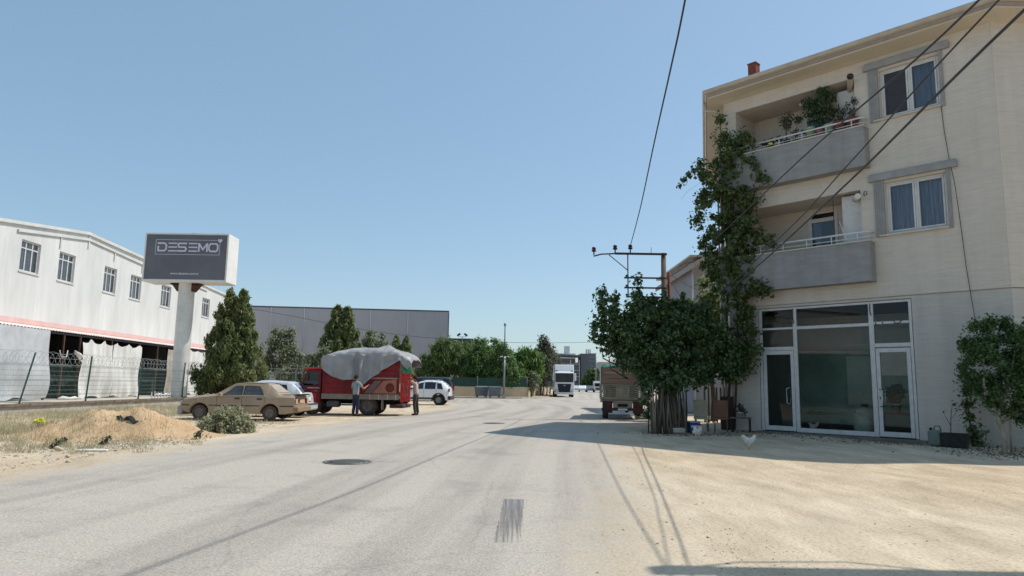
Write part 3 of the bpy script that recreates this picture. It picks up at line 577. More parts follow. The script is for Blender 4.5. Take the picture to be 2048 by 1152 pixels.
yf.build('petals', pm('yellow_petal', (.75, .6, .02), (.7, .62, .08), 9, .6), e); MB().tube([(0, 0, -.15), (0, 0, 0)], .006, 5).build('stem', L_pot, e)
# thin cable hanging on the wall
hp = [(7.08, -.02, 9.84), (7.12, -.03, 9.0), (7.2, -.05, 8.1), (7.3, -.08, 7.4), (7.36, -.03, 6.2), (7.42, -.04, 5.0), (7.5, -.03, 3.9), (7.6, -.05, 2.9), (7.62, -.04, 2.4)]
tag(MB().tube([Mb @ Vector(p) for p in hp], .009, 5).build('wall_cable', M_cable), 'thin dark cable hanging down the cream wall right of the windows', 'cable')

# neighbour house behind the vine
nb = empty('neighbour_house', (10.45, 40, 0), 0, 'small grey rendered house half hidden behind the vine and apartment building', 'house')
MB().box(0, 9, 0, 8, 0, 8.9).build('wall', pm('grey_render', rgb(140, 138, 142), rgb(156, 153, 156), 1, .9, .2), nb)
MB().prism([(-.35, 8.05), (-.35, 8.35), (4.5, 11.2), (9.6, 8.35), (9.6, 8.05), (4.5, 10.8)], -9, .9, T(0, 0, 0) @ RX90).build('roof', M_fascia, nb)
MB().box(-.3, 4.5, -.5, 9, 8.85, 8.95).build('eave', M_gutter, nb)
MB().tube([(-.06, -.06, 8.3), (-.06, -.06, 0)], .06, 8).build('down_pipe', M_pvc, nb)
# ================================================= WHITE FACTORY (left), frame: x = away from the road, y = along it
M_fac = pm('factory_white', rgb(204, 204, 201), rgb(219, 219, 216), 0.8, 0.8, 0.08, 12, stain=.07, stretch=(1, 1, .22))
M_pink = pm('faded_red_band', rgb(210, 170, 163), rgb(216, 184, 177), 1.2, 0.8, 0.1)
M_facedge = pm('factory_trim', rgb(196, 196, 192), rgb(212, 212, 208), 1, 0.8)
M_tarpw = pm('white_tarpaulin', rgb(196, 193, 188), rgb(222, 220, 215), 1.5, 0.7, 0.25, 6, stretch=(1, 1, .3))
M_tarpg = pm('grey_plastic_sheet', rgb(176, 177, 180), rgb(196, 197, 199), 1.1, 0.55, 0.3, 5)
FS = 1.28
fac = empty('factory_building', (-24 * FS, 34 * FS, -.406), R(3.28), 'long white two storey factory with a shallow gable and a pink band over its awning', 'building')
TOP = [(-45, 7.5), (-14, 8.2), (-2.4, 8.62), (5.3, 9.62), (12.7, 9.25), (30, 9.1), (30.2, 9.1)]
TOP = [(-45, 8.3), (-12, 7.6), (-2.4, 8.60), (5.4, 9.62), (16.5, 9.0), (26.2, 9.15), (33.5, 8.3)]
TOP = [(-30, 6.6), (-2.5, 8.65), (5.4, 9.66), (33.5, 8.9)]
def ft(y): return ip([(v, k) for k, v in TOP], y) if 0 else float(np.interp(y, [a for a, _ in TOP], [b for _, b in TOP]))
M_fglass = glassmat('factory_glass', (0.88, 0.9, 0.9), -.02, 0.01)
W1 = [(-.25, 1.30), (2.95, 4.48), (7.62, 9.10), (10.92, 12.42), (15.5, 17.1), (23.2, 24.85), (-5.3, -3.8), (-10.3, -8.8), (-15.3, -13.8)]
wz0, wz1 = 6.6, 8.15
ysl = sorted({-30, 33.5, -2.5, 5.4, *[q for o in W1 for q in o]})
b = MB()
for a, c in zip(ysl, ysl[1:]):
    win = any(o[0] - .01 < (a + c) / 2 < o[1] + .01 for o in W1)
    if win:
        b.quad((0, a, 3.9), (0, c, 3.9), (0, c, wz0), (0, a, wz0)); b.quad((0, a, wz1), (0, c, wz1), (0, c, ft(c)), (0, a, ft(a)))
        b.quad((0, a, wz0), (-.22, a, wz0), (-.22, a, wz1), (0, a, wz1)); b.quad((0, c, wz0), (0, c, wz1), (-.22, c, wz1), (-.22, c, wz0))
        b.quad((0, a, wz0), (0, c, wz0), (-.22, c, wz0), (-.22, a, wz0)); b.quad((0, a, wz1), (-.22, a, wz1), (-.22, c, wz1), (0, c, wz1))
    else: b.quad((0, a, 3.9), (0, c, 3.9), (0, c, ft(c)), (0, a, ft(a)))
b.quad((0, 33.5, 0), (-14, 33.5, 0), (-14, 33.5, 8.9), (0, 33.5, 8.9))
b.build('wall', M_fac, fac)
for (a, c) in W1:
    f = MB(); t = .075
    f.box(-.16, -.10, a, a + t, wz0, wz1).box(-.16, -.10, c - t, c, wz0, wz1).box(-.16, -.10, a + t, c - t, wz0, wz0 + t).box(-.16, -.10, a + t, c - t, wz1 - t, wz1).box(-.16, -.09, a + t, c - t, wz1 - .42, wz1 - .36)
    for k in (1, 2): f.box(-.155, -.095, a + (c - a) * k / 3 - .036, a + (c - a) * k / 3 + .036, wz0 + t, wz1 - t)
    wf = f.build('window', M_pvc, fac)
    MB().quad((-.13, a, wz0), (-.13, c, wz0), (-.13, c, wz1), (-.13, a, wz1)).build('pane', M_fglass, wf)
    MB().box(-.34, -.30, a - .1, c + .1, wz0 - .1, wz1 + .1).build('pane_backing', pm('backing_grey', rgb(222, 222, 222), rgb(190, 192, 194), 2, .9), wf)  # pale panel added behind the pane to lighten the window
    MB().box(-.02, .05, a - .06, c + .06, wz0 - .07, wz0 - .004).build('window_sill', M_facedge, fac)
# roof edge flashing and a lower moulding with raking and level runs
fl = MB(); fl2 = MB()
for (a, za), (c, zc) in zip(TOP, TOP[1:]):
    fl.add([(.12, a, za - .10), (.12, c, zc - .10), (.12, c, zc + .06), (.12, a, za + .06), (-14, a, za - .10 + 0), (-14, c, zc - .10), (-14, c, zc + .06), (-14, a, za + .06)], [(0, 1, 2, 3), (3, 2, 6, 7), (0, 4, 5, 1), (0, 3, 7, 4), (1, 5, 6, 2)])
for (a, za, c, zc) in ((-.7, 8.42, 5.6, 9.25), (5.6, 9.25, 12.3, 8.98), (12.3, 8.98, 24, 8.75)):
    fl2.add([(.02, a, za), (.02, c, zc), (.02, c, zc + .13), (.02, a, za + .13), (.09, a, za), (.09, c, zc), (.09, c, zc + .13), (.09, a, za + .13)], [(4, 5, 6, 7), (7, 6, 2, 3), (0, 1, 5, 4), (0, 4, 7, 3), (1, 2, 6, 5)])
for y, z0, z1 in ((5.6, 8.8, 9.5), (2.9, 8.3, 8.86), (12.3, 8.45, 9.1), (8.6, 8.6, 9.2)): fl2.box(.01, .06, y - .05, y + .05, z0, z1)
fl.build('roof_edge', M_facedge, fac); fl2.build('cornice', M_facedge, fac)
MB().box(.004, .05, -30, 27, 4.05, 4.29).build('red_band', M_pink, fac)
# corrugated awning
aw = MB(); aw.grid(lambda u, v: (.02 + 1.45 * v, -30 + 57 * u, 4.01 - .26 * v + .025 * math.sin(u * 57 * 2 * math.pi / .25)), 1400, 1, smooth=False)
aw.build('awning', pm('corrugated_pink', rgb(216, 190, 184), rgb(228, 218, 212), 1.4, .6, 0), fac)
MB().box(1.38, 1.44, -30, 27, 3.60, 3.68).build('awning_beam', M_dark, fac)
for k, y in enumerate((-4.3, .3, 1.6, 3.1, 6.4, 9.85, 12.4, 15.4, 18.9, 22.5)): MB().box(1.35, 1.43, y, y + .09, .36, 3.6).build('awning_post', M_rust, fac)
# dark interior behind the awning
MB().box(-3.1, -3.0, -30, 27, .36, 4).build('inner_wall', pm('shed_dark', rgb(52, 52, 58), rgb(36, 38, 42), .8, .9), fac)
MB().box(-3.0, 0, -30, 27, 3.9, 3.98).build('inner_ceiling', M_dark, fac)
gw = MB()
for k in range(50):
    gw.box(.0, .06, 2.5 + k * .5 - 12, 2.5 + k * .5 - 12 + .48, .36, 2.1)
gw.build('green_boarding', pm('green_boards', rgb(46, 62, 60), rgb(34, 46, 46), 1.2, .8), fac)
for k in range(8): MB().box(-.2, -.1, -10 + 4.6 * k, -9.9 + 4.6 * k, .36, 3.9).build('column', M_dark, fac)
fac.scale = (FS, FS, FS)
Mf = T(-24 * FS, 34 * FS, -.406) @ Matrix.Rotation(R(3.28), 4, 'Z') @ Matrix.Scale(FS, 4)
def curtain(name, y0, y1, z0, z1, mat, label, amp=.07, wav=3.2, ragged=0.0, x=1.5):
    def fn(u, v):
        y = y0 + (y1 - y0) * u; a = amp * (math.sin(y * wav * 2 + 1.3 * math.sin(v * 3)) + .5 * math.sin(y * wav * 5.1 + 2 * v)) * (1.15 - v * .6)
        zt_ = z1 - ragged * abs(math.sin(y * 2.3)) * v
        sag = .06 * math.sin(y * 1.1 + v * 4) * (1 - v)
        return Mf @ Vector((x + a + sag + .10 * (1 - v) * math.sin(v * 6 + y * .8), y + .03 * math.sin(v * 5 + y), z0 + (zt_ - z0) * v + .06 * (1 - v) * math.sin(y * 3)))
    return tag(MB().grid(fn, int((y1 - y0) * 10), 26).build(name, mat), label, 'tarpaulin', 'tarpaulin sheets hung under the factory awning')
curtain('hanging_tarpaulin', -14, -4.3, .45, 3.75, M_tarpg, 'long grey plastic sheet beyond the left edge under the awning', .05, .9)
curtain('hanging_tarpaulin', -4.2, .25, .45, 3.72, M_tarpg, 'large grey plastic sheet hanging leftmost under the awning', .05, .9)
curtain('hanging_tarpaulin', 3.15, 6.4, .42, 3.55, M_tarpw, 'ragged white tarpaulin curtain between the two dark openings, left half', .09, 2.0, .25)
curtain('hanging_tarpaulin', 6.48, 9.8, .42, 3.5, M_tarpw, 'white tarpaulin curtain with a parted fold, right half beside the second opening', .09, 2.0, .2)
curtain('hanging_tarpaulin', 13.9, 15.4, .42, 3.55, pm('brown_tarp', rgb(150, 140, 130), rgb(176, 168, 158), 2, .8), 'narrow brownish curtain just left of the sign column', .06, 2.4, .1)
curtain('hanging_tarpaulin', 16.4, 22.4, .42, 3.6, M_tarpw, 'pale tarpaulin between the sign column and the tall conifer', .08, 2.2, .1)
# white debris along the foot of the curtains
tag(MB().tube([(0, 0, .06), (.4, .1, .10), (.8, -.05, .05), (1.3, .1, .09), (1.6, 0, .04)], [.05, .13, .09, .12, .03], 7).build('plastic_bundle', M_tarpw, loc=(-28.6, 45.0, .07), rz=1.3), 'crumpled white plastic lying at the foot of the first dark opening', 'rubbish')
tag(MB().tube([(0, 0, .06), (.5, .1, .12), (1.0, -.05, .05), (1.5, .1, .12), (2.2, 0, .04)], [.05, .16, .09, .14, .03], 7).build('plastic_bundle', M_tarpw, loc=(-29.0, 58.0, .07), rz=1.4), 'crumpled white plastic lying at the foot of the second dark opening', 'rubbish')

# yard wall with coping
yw = empty('yard_wall', (-19.3, 0, 0), 0, 'low concrete boundary wall with a dark coping under the green fence', 'wall')
MB().box(-.25, 0, -30, 46.8, -.1, .30).build('wall_face', M_conc, yw)
k = -30; nw = 0
M_cop = pm('dark_coping', rgb(96, 84, 72), rgb(128, 116, 102), 3, .9, .4)  # coping darker and browner than the wall face
while k < 46.8:
    MB().box(-.32, .09, k + .01, min(k + 1.49, 46.89), .302, .40 + .006 * random.random()).build('coping', M_cop, yw, bevel=.008); k += 1.5
MB().box(0.1, 8.0, 46.6, 46.85, -.1, .35).build('wall_face', M_conc, yw)
# mesh fence with razor coil
M_fgreen = pm('green_powder_coat', rgb(38, 62, 58), rgb(50, 76, 70), 6, .6)
M_fpale = pm('pale_green_wire', rgb(120, 142, 134), rgb(100, 122, 116), 6, .6)
fn_ = empty('mesh_fence', (-19.38, 0, .4), 0, 'green welded mesh fence with razor wire coils along its top', 'fence')
posts = [(8, 0), (11.8, 0), (15.9, 0), (20.1, 0), (24.2, 0), (28.34, .42), (32.54, .12), (37.1, .12), (42.0, .05), (46.7, 0)]
for y, ln in posts:
    p = MB(); p.tube([(0, y - ln * .55, 0), (0, y + ln * .3 * 0 + ln, 2.05)], .042, 4, smooth=False); p.build('post', M_fgreen, fn_)
    MB().box(-.08, .08, y - .08 - ln * .55, y + .08 - ln * .55, 0, .015).build('base_plate', M_fgreen, fn_)
def mesh_panel(p, q):
    b = MB(); p, q = Vector(p), Vector(q); L_ = (q - p).length; d = (q - p) / L_; n = int(L_ / .085)
    r_ = .004
    for i in range(n):
        a = p + d * (L_ * (i + .5) / n); b.v += [(a.x - d.x * r_, a.y - d.y * r_, .1), (a.x + d.x * r_, a.y + d.y * r_, .1), (a.x + d.x * r_, a.y + d.y * r_, 1.62), (a.x - d.x * r_, a.y - d.y * r_, 1.62)]; k = len(b.v) - 4; b.f.append((k, k + 1, k + 2, k + 3)); b.sm.append(False)
    for z in [.12 + .2 * j for j in range(8)] + [.32, .36, .92, .96, 1.56]:
        b.tube([(p.x, p.y, z), (q.x, q.y, z)], .006, 4)
    o = b.build('mesh_panel', M_fpale, fn_, kind='stuff'); return o
def razor(p, q):
    p, q = Vector(p), Vector(q); L_ = (q - p).length; d = (q - p) / L_; s = Vector((-d.y, d.x, 0)); n = int(L_ / .34); pts = []
    for i in range(n * 14):
        t = i / 14 * 2 * math.pi; rr = .26 + .02 * math.sin(i * .13)
        pts.append(p + d * (L_ * i / (n * 14)) + s * (rr * math.cos(t)) + Vector((0, 0, 1.84 + rr * math.sin(t) + .02 * math.sin(i * .05))))
    b = MB(); b.tube(pts, .006, 4); b.tube([(p.x, p.y, 1.6), (q.x, q.y, 1.6)], .006, 4); b.tube([(p.x, p.y, 1.86), (q.x, q.y, 1.86)], .006, 4); b.build('razor_coil', pm('zinc_wire', rgb(186, 190, 188), rgb(164, 168, 168), 4, .6), fn_)
for (y0, _), (y1, _) in zip(posts, posts[1:]): mesh_panel((0, y0, 0), (0, y1, 0)); razor((0, y0, 0), (0, y1, 0))
bx = [0, 3.1, 4.2, 5.2, 8]
for x in bx[1:]: MB().box(x - .03, x + .03, 46.67, 46.73, -.05, 1.9).build('post', M_steel, fn_)
for a, c in zip(bx, bx[1:]): mesh_panel((a, 46.7, 0), (c, 46.7, 0)); razor((a, 46.7, 0), (c, 46.7, 0))
# rag caught in the wire
tag(MB().grid(lambda u, v: (-19.2 + .06 * math.sin(v * 8), 31.0 + .55 * u + .1 * v, 2.62 - .12 * u - .34 * v * (0.3 + u) + .03 * math.sin(u * 25)), 16, 8).build('white_rag', M_tarpw, solid=.012), 'white and dark rag caught in the razor wire over the dark opening', 'rag')
tag(MB().tube([(-19.2, 30.0, 2.6), (-19.2, 30.15, 2.32), (-19.2, 30.5, 2.34), (-19.2, 30.55, 2.62)], .02, 6).build('white_strap', M_tarpw), 'short white strap caught in the razor wire left of the rag', 'strap')
# small railing and white pickets by the sign foot
rl = empty('picket_row', (-19.95, 39.5, 0), 0, 'short row of white pickets leaning along the yard wall near the tan car', 'pickets')
for k in range(9): MB().box(-.015, .015, k * .36, k * .36 + .08, .06, .72 + .05 * math.sin(k * 2)).build('picket', M_white, rl)
MB().box(-.03, -.016, 0, 3, .5, .55).build('rail', M_rust, rl)
rl2 = empty('rusty_railing', (-17.8, 42.5, 0), 0, 'low rusty railing behind the bonnet of the tan car', 'railing')
for k in range(10): MB().tube([(0 + .02 * k, k * .42, .0), (.02 * k, k * .42, 1.0)], .022, 5).build('baluster', M_rust, rl2)
MB().tube([(0, 0, 1.0), (.2, 4, 1.02)], .025, 5).build('top_rail', M_rust, rl2)

# ================================================= BILLBOARD
M_signw = pm('sign_white', rgb(216, 214, 208), rgb(228, 226, 220), 1.0, .55, .05)
M_signg = pm('sign_grey', rgb(112, 111, 117), rgb(100, 100, 106), .6, .5)
M_signt = pm('sign_print', rgb(208, 208, 218), rgb(200, 200, 210), 2, .6)
sg = empty('billboard', (-19.75, 42.3, .36), 0, 'tall white pylon billboard with a grey face reading DESEMO', 'billboard')
MB().lathe([(.46, -.3), (.46, 6.9)], 28).build('column', pm('column_white', rgb(206, 205, 200), rgb(222, 221, 216), 1.6, .6, .1, stain=.08), sg)
MB().lathe([(.60, 0), (.60, .05), (.47, .06)], 28).build('base_flange', M_steel, sg)
MB().prism([(-.9, 0), (.9, 0), (.9, .12), (.48, -.42), (-.48, -.42), (-.9, .12)], -.25, .25, T(0, 0, 6.78) @ RX90).build('bracket', M_rust, sg)
bx0, bx1, bz0, bz1 = -2.35, 2.68, 6.86, 9.82; D0, D1 = -.75, .80
sb = MB(); sb.box(bx0, bx1, D0, D1, bz0, bz1); bo = sb.build('box', M_signw, sg, bevel=.05)
MB().box(bx0 + .10, bx1 - .12, D0 - .03, D0 - .003, bz0 + .16, bz1 - .10).build('face', M_signg, sg)
fr = MB(); fr.box(bx0, bx0 + .08, D0 - .06, D0 - .001, bz0, bz1).box(bx1 - .09, bx1, D0 - .06, D0 - .001, bz0, bz1).box(bx0 + .08, bx1 - .09, D0 - .06, D0 - .001, bz1 - .08, bz1).box(bx0 + .08, bx1 - .09, D0 - .06, D0 - .001, bz0, bz0 + .13)
fr.build('frame', M_signw, sg)
pr = MB(); YB, Y1 = D0 - .040, D0 - .029; Y0 = YB; SK = 0
def sxy(px, py):  # position on the sign face from the print layout (0..1 across, 0..1 down)
    return bx0 + .10 + (bx1 - bx0 - .22) * px, bz1 - .10 - (bz1 - bz0 - .26) * py
def stroke(pts, wd):
    global SK
    P = [Vector((*sxy(*p), 0)) for p in pts]
    for a, c in zip(P, P[1:]):
        SK += 1; Y0 = YB - .0006 * (SK % 12)
        d = (c - a); L_ = d.length; d /= L_; n = Vector((-d.y, d.x, 0)) * wd / 2; e_ = d * wd * .35
        q = [a - e_ - n, c + e_ - n, c + e_ + n, a - e_ + n]
        pr.add([(v.x, Y1, v.y) for v in q] + [(v.x, Y0, v.y) for v in q], [(4, 5, 6, 7), (0, 1, 5, 4), (1, 2, 6, 5), (2, 3, 7, 6), (3, 0, 4, 7)])
x0_, x1_, yT, yB = .115, .915, .115, .445
stroke([(x0_, yT), (.875, yT)], .025); stroke([(x0_, yB), (x1_, yB)], .025); stroke([(x0_, yT), (x0_, yB)], .025); stroke([(x1_, .20), (x1_, yB)], .025)
lt, lb, lm = .195, .365, .28; S_ = .095
stroke([(.145, lt), (.225, lt), (.248, .235), (.248, .325), (.225, lb), (.148, lb), (.148, .27)], S_)
for ex in (.272, .525):
    for yy in (lt, lm, lb): stroke([(ex + .008, yy), (ex + .105, yy)], S_ * .8)
stroke([(.495, lt), (.405, lt), (.395, .235), (.408, lm), (.485, lm), (.497, .325), (.485, lb), (.395, lb)], S_)
stroke([(.655, lb), (.655, lt), (.705, .325), (.757, lt), (.757, lb)], S_)
stroke([(.80, lt), (.872, lt), (.890, .235), (.890, .325), (.872, lb), (.80, lb), (.782, .325), (.782, .235), (.80, lt)], S_)
hp = []
for k in range(24):
    t = 2 * math.pi * k / 24; hx = 16 * math.sin(t) ** 3; hy = 13 * math.cos(t) - 5 * math.cos(2 * t) - 2 * math.cos(3 * t) - math.cos(4 * t); c_ = sxy(.915, .125); hp.append((c_[0] + hx * .0085, c_[1] + hy * .0095))
pr.prism(hp, -Y1, -Y0 + .004, RX90)
pr.build('lettering', M_signt, sg)
cu = bpy.data.curves.new('web_address', 'FONT'); cu.body = 'www.desemo.com.tr'; cu.size = .20; cu.align_x = 'CENTER'; cu.extrude = .004; cu.offset = .004
to = bpy.data.objects.new('web_address', cu); C.objects.link(to); bpy.context.view_layer.update()
me = bpy.data.meshes.new_from_object(to.evaluated_get(bpy.context.evaluated_depsgraph_get())); bpy.data.objects.remove(to)
me.materials.clear(); me.materials.append(M_signt); wo = bpy.data.objects.new('web_address', me); C.objects.link(wo); wo.parent = sg; wo.rotation_euler = (R(90), 0, 0); wo.location = (sxy(.5, .5)[0], D0 - .036, sxy(.5, .895)[1])
MB().tube([(.15, 0, bz1), (.15, 0, bz1 + .12)], .02, 6).lathe([(.001, 0), (.06, .04), (.04, .10), (.001, .12)], 8, T(.15, 0, bz1 + .08)).build('top_lamp_fitting', M_rust, sg)

# ================================================= GREY WAREHOUSE, GREEN HALL, FAR BLOCKS
wh = empty('grey_warehouse', (-34, 86, 0), math.atan2(7.2, 25.6), 'large windowless grey clad warehouse behind the conifers', 'warehouse')
M_clad = pm('grey_cladding', rgb(164, 163, 168), rgb(172, 170, 175), .25, .6, .12, 1, stain=.05, bstretch=(4, .2, .2))
Lw = 26.6; sm_ = [0, 4.2, 8.2, 12.0, 16.4, 21.2, Lw]
Htop = lambda x: 10.45 + .45 * x / Lw
xs_ = [-9.5, -4.6] + sm_
for a, c in zip(xs_, xs_[1:]):
    b = MB(); b.add([(a + .015, 0, 0), (c - .015, 0, 0), (c - .015, 0, Htop(c)), (a + .015, 0, Htop(a)), (a + .015, .1, 0), (c - .015, .1, 0), (c - .015, .1, Htop(c)), (a + .015, .1, Htop(a))], [(0, 1, 2, 3), (0, 4, 5, 1), (1, 5, 6, 2), (3, 2, 6, 7), (0, 3, 7, 4)])
    b.build('cladding_panel', M_clad, wh)
b = MB(); b.box(-9.5, Lw - .02, .11, 40, 0, 10.4); b.build('wall', M_clad, wh)
b = MB()
b.add([(-9.6, -.06, Htop(-9.6)), (Lw + .06, -.06, Htop(Lw)), (Lw + .06, -.06, Htop(Lw) + .16), (-9.6, -.06, Htop(-9.6) + .16), (-9.6, .3, Htop(-9.6)), (Lw + .06, .3, Htop(Lw)), (Lw + .06, .3, Htop(Lw) + .16), (-9.6, .3, Htop(-9.6) + .16)], [(0, 1, 2, 3), (3, 2, 6, 7), (0, 4, 5, 1), (1, 5, 6, 2), (0, 3, 7, 4), (4, 7, 6, 5)])
b.box(Lw - .02, Lw + .08, -.05, .3, 0, 10.85).build('roof_trim', pm('dark_trim', rgb(88, 88, 100), rgb(78, 78, 90), 1, .6), wh)
b = MB()
for x in sm_[1:-1]: b.tube([(x, -.05, 0), (x, -.05, 10.5)], .05, 6)
b.build('down_pipe', M_clad, wh)
gh_ = empty('green_hall', (-10, 104, 0), 0, 'low industrial hall with a pale green gable roof behind the garden trees', 'warehouse')
MB().prism([(0, 0), (13.5, 0), (13.5, 5.0), (7.3, 6.4), (4.2, 7.6), (0, 7.6)], -20, 0, RX90).build('wall', pm('hall_wall', rgb(196, 206, 190), rgb(180, 190, 176), .4, .8), gh_)
MB().prism([(-.1, 7.7), (-.1, 8.0), (4.3, 8.0), (7.5, 6.85), (14, 5.4), (14, 5.1), (7.3, 6.55), (4.2, 7.7)], -20, .5, RX90).build('roof', pm('hall_roof', rgb(150, 186, 150), rgb(170, 200, 168), .4, .6), gh_)
MB().box(-.1, 4.4, -.6, -.5, 7.4, 8.05).build('roof_fascia', pm('dark_green', rgb(52, 70, 66), rgb(44, 60, 58), .4, .6), gh_)

far = empty('office_block', (14, 228, 0), 0, 'distant dark grey office block with a canopy roof and tall blank tower', 'building')
M_fd = pm('far_dark', rgb(96, 100, 108), rgb(88, 92, 100), .1, .7); M_fm = pm('far_mid', rgb(126, 128, 130), rgb(116, 118, 120), .1, .7)
MB().box(8.6, 13.5, 0, 10, 0, 11.7).build('tower', M_fd, far)
MB().box(.6, 8.5, .6, 12, 0, 8.8).build('wall', M_fm, far)
MB().prism([(-1, 10.2), (1.8, 11.4), (8.4, 11.1), (8.4, 10.6), (1.6, 10.8), (-1, 9.9)], -8, 1, RX90).build('canopy_roof', M_fd, far)
MB().box(.8, 7, 3, 7, 8.8, 10.2).build('top_storey', pm('far_pale', rgb(170, 160, 150), rgb(150, 142, 132), .3, .8), far)
for k, z in enumerate((2.2, 4.0, 5.8, 7.6)):
    for x in (3.6, 4.9, 6.2, 7.2): MB().box(x, x + .9, .5, .59, z, z + 1.1).build('window', pm('far_glass', rgb(70, 84, 100), rgb(90, 104, 120), 1, .2, spec=.8), far)
for x in (5.2, 8.0): MB().box(x, x + .15, -.6, .45, 0, 9.6).build('column', M_pvc, far)
for z in (4.2, 6.2, 8.2): MB().box(4.2, 8.2, -.7, .48, z, z + .12).build('balcony_slab', M_pvc, far)
for x in (10.6, 11.2, 11.8): MB().lathe([(.18, 11.7), (.18, 13.2)], 8, T(x, 2, 0)).build('chimney', M_steel, far)
f2 = empty('pale_block', (30, 240, 0), 0, 'distant pale apartment block at the right end of the street', 'building')
MB().box(0, 16, 0, 12, 0, 9.5).build('wall', pm('pale_block_wall', rgb(190, 190, 184), rgb(176, 176, 170), .2, .8), f2)
for z in (1.5, 4.4, 7.2):
    for x in (1.2, 3.6, 6.0, 8.4, 10.8): MB().box(x, x + 1.2, -.06, -.005, z, z + 1.3).build('window', MATS['far_glass'], f2)
f3 = empty('white_hall', (-2, 262, 0), 0, 'distant white hall seen above the office block roof', 'building')
MB().box(0, 26, 0, 20, 0, 13.2).build('wall', pm('hall_white', rgb(200, 202, 205), rgb(190, 192, 196), .1, .8), f3)
MB().box(22, 24, 2, 4, 13.2, 16).build('chimney', MATS['hall_white'], f3)

# garden wall with green screen
gwl = empty('garden_wall', (-8.9, 74.0, 0), 0, 'beige garden wall with a dark green screen on top at the street corner', 'wall')
M_beige = pm('beige_render', rgb(196, 178, 152), rgb(180, 162, 138), .8, .9, .2)
M_screen = pm('green_screen', rgb(50, 80, 68), rgb(40, 66, 58), .6, .8, .1)
def gwall(p, q, parts):
    p, q = Vector((*p, 0)), Vector((*q, 0)); d = q - p; L_ = d.length; M_ = T(*p) @ Matrix.Rotation(math.atan2(d.y, d.x), 4, 'Z'); n = parts
    for k in range(n):
        a, c = L_ * k / n, L_ * (k + 1) / n
        MB().box(a + .01, c - .01, 0, .2, .11, 1.16, M_).build('wall_section', M_beige, gwl)
        MB().box(a + .04, c - .04, .08, .11, 1.2, 2.12, M_).build('screen_panel', M_screen, gwl)
        MB().tube([M_ @ Vector((a, .05, .1)), M_ @ Vector((a, .05, 2.3))], .045, 6).build('post', pm('wall_post', rgb(120, 116, 96), rgb(96, 96, 84), 3, .8), gwl)
gwall((0, 0), (10.7, 4.1), 4); gwall((10.75, 4.3), (15.5, 44), 16)

# ================================================= POLES AND LINES
def pole_lamp():
    e = empty('street_pole', (-.66, 72.6, .1), 0, 'tall grey camera pole in front of the garden wall corner', 'pole')
    MB().tube([(0, 0, 0), (0, 0, 4.2)], [.10, .085], 10).build('lower_shaft', M_steel, e)
    MB().tube([(0, 0, 4.2), (0, 0, 7.3)], [.06, .05], 8).build('upper_shaft', pm('dark_pole', rgb(70, 74, 84), rgb(60, 64, 72), 3, .6), e)
    MB().box(-.22, .22, -.22, .22, 0, .06).box(-.14, .14, -.14, .14, .06, .34).build('base', M_conc, e)
    for s in (-1, 1): MB().tube([(0, 0, 4.1), (s * .38, 0, 4.22), (s * .44, -.1, 4.12)], [.03, .03, .055], 6).build('camera_arm', M_white, e)
    MB().lathe([(.001, 0), (.11, .03), (.13, .22), (.06, .36), (.001, .38)], 10, T(0, 0, 7.3)).build('antenna_head', M_steel, e)
    e = empty('floodlight_pole', (-5.86, 84, 0), 0, 'thin floodlight mast with two lamp heads above the garden trees', 'pole')
    MB().tube([(0, 0, 0), (0, 0, 7.0)], [.07, .04], 8).build('shaft', M_steel, e)
    MB().tube([(-.45, 0, 7.0), (.45, 0, 7.0)], .03, 6).build('crossbar', M_steel, e)
    for s in (-1, 1): MB().box(-.22, .22, -.1, .1, -.12, .12, T(s * .42, 0, 7.25) @ Matrix.Rotation(R(35 * s), 4, 'Y')).build('floodlight', pm('lamp_housing', rgb(60, 66, 76), rgb(80, 86, 96), 4, .5), e)
pole_lamp()
up = empty('utility_pole', (6.99, 32, 0), 0, 'old steel utility pole with crossarms and three insulators above the dark tree', 'utility pole')
MB().tube([(0, 0, 0), (0, 0, 7.58)], [.15, .115], 10).build('shaft', pm('pole_conc', rgb(120, 108, 100), rgb(98, 88, 82), 2, .9, .2), up)
ar = lambda x0, x1, z, y=0, s=.045: MB().box(x0, x1, y - s, y + s, z - s, z + s).build('crossarm', M_rust, up)
ar(-2.25, .12, 7.50, -.16); ar(-1.85, .1, 6.38, -.16, .035); ar(-1.85, .1, 5.92, -.16, .035); ar(-1.75, .1, 5.50, -.16, .035)
MB().tube([(-3.25, -.16, 7.36), (-2.9, -.16, 7.46), (-2.2, -.16, 7.50)], .035, 6).build('arm_extension', M_rust, up)
MB().tube([(-2.55, -.16, 7.44), (-1.68, -.16, 6.72)], .022, 5).build('brace', M_rust, up)
MB().tube([(-1.68, -.16, 7.48), (-1.68, -.16, 5.46)], .03, 5).build('upright', M_rust, up)
for x, z in ((-3.24, 7.42), (-2.26, 7.53), (-1.56, 7.56)):
    b = MB(); b.lathe([(.03, 0), (.03, .14), (.10, .16), (.11, .22), (.06, .24), (.10, .27), (.08, .36), (.001, .38)], 10, T(x, -.16, z)); b.build('insulator', pm('insulator_brown', rgb(70, 44, 44), rgb(52, 36, 38), 5, .4), up)
for z in (6.38, 5.92, 5.5): MB().lathe([(.03, 0), (.05, .05), (.03, .1)], 8, T(-1.75, -.16, z + .04)).build('insulator', MATS['insulator_brown'], up)
MB().tube([(-.6, -.16, 7.55), (-.6, -.16, 7.82)], .012, 5).build('spike', M_rust, up)
up2 = empty('steel_stub_pole', (7.26, 32.1, 0), 0, 'shorter reddish steel pole strapped beside the utility pole', 'utility pole')
MB().tube([(0, 0, 0), (0, 0, 6.7)], .075, 6).build('shaft', pm('red_oxide', rgb(122, 62, 54), rgb(100, 52, 46), 3, .8, .2), up2)
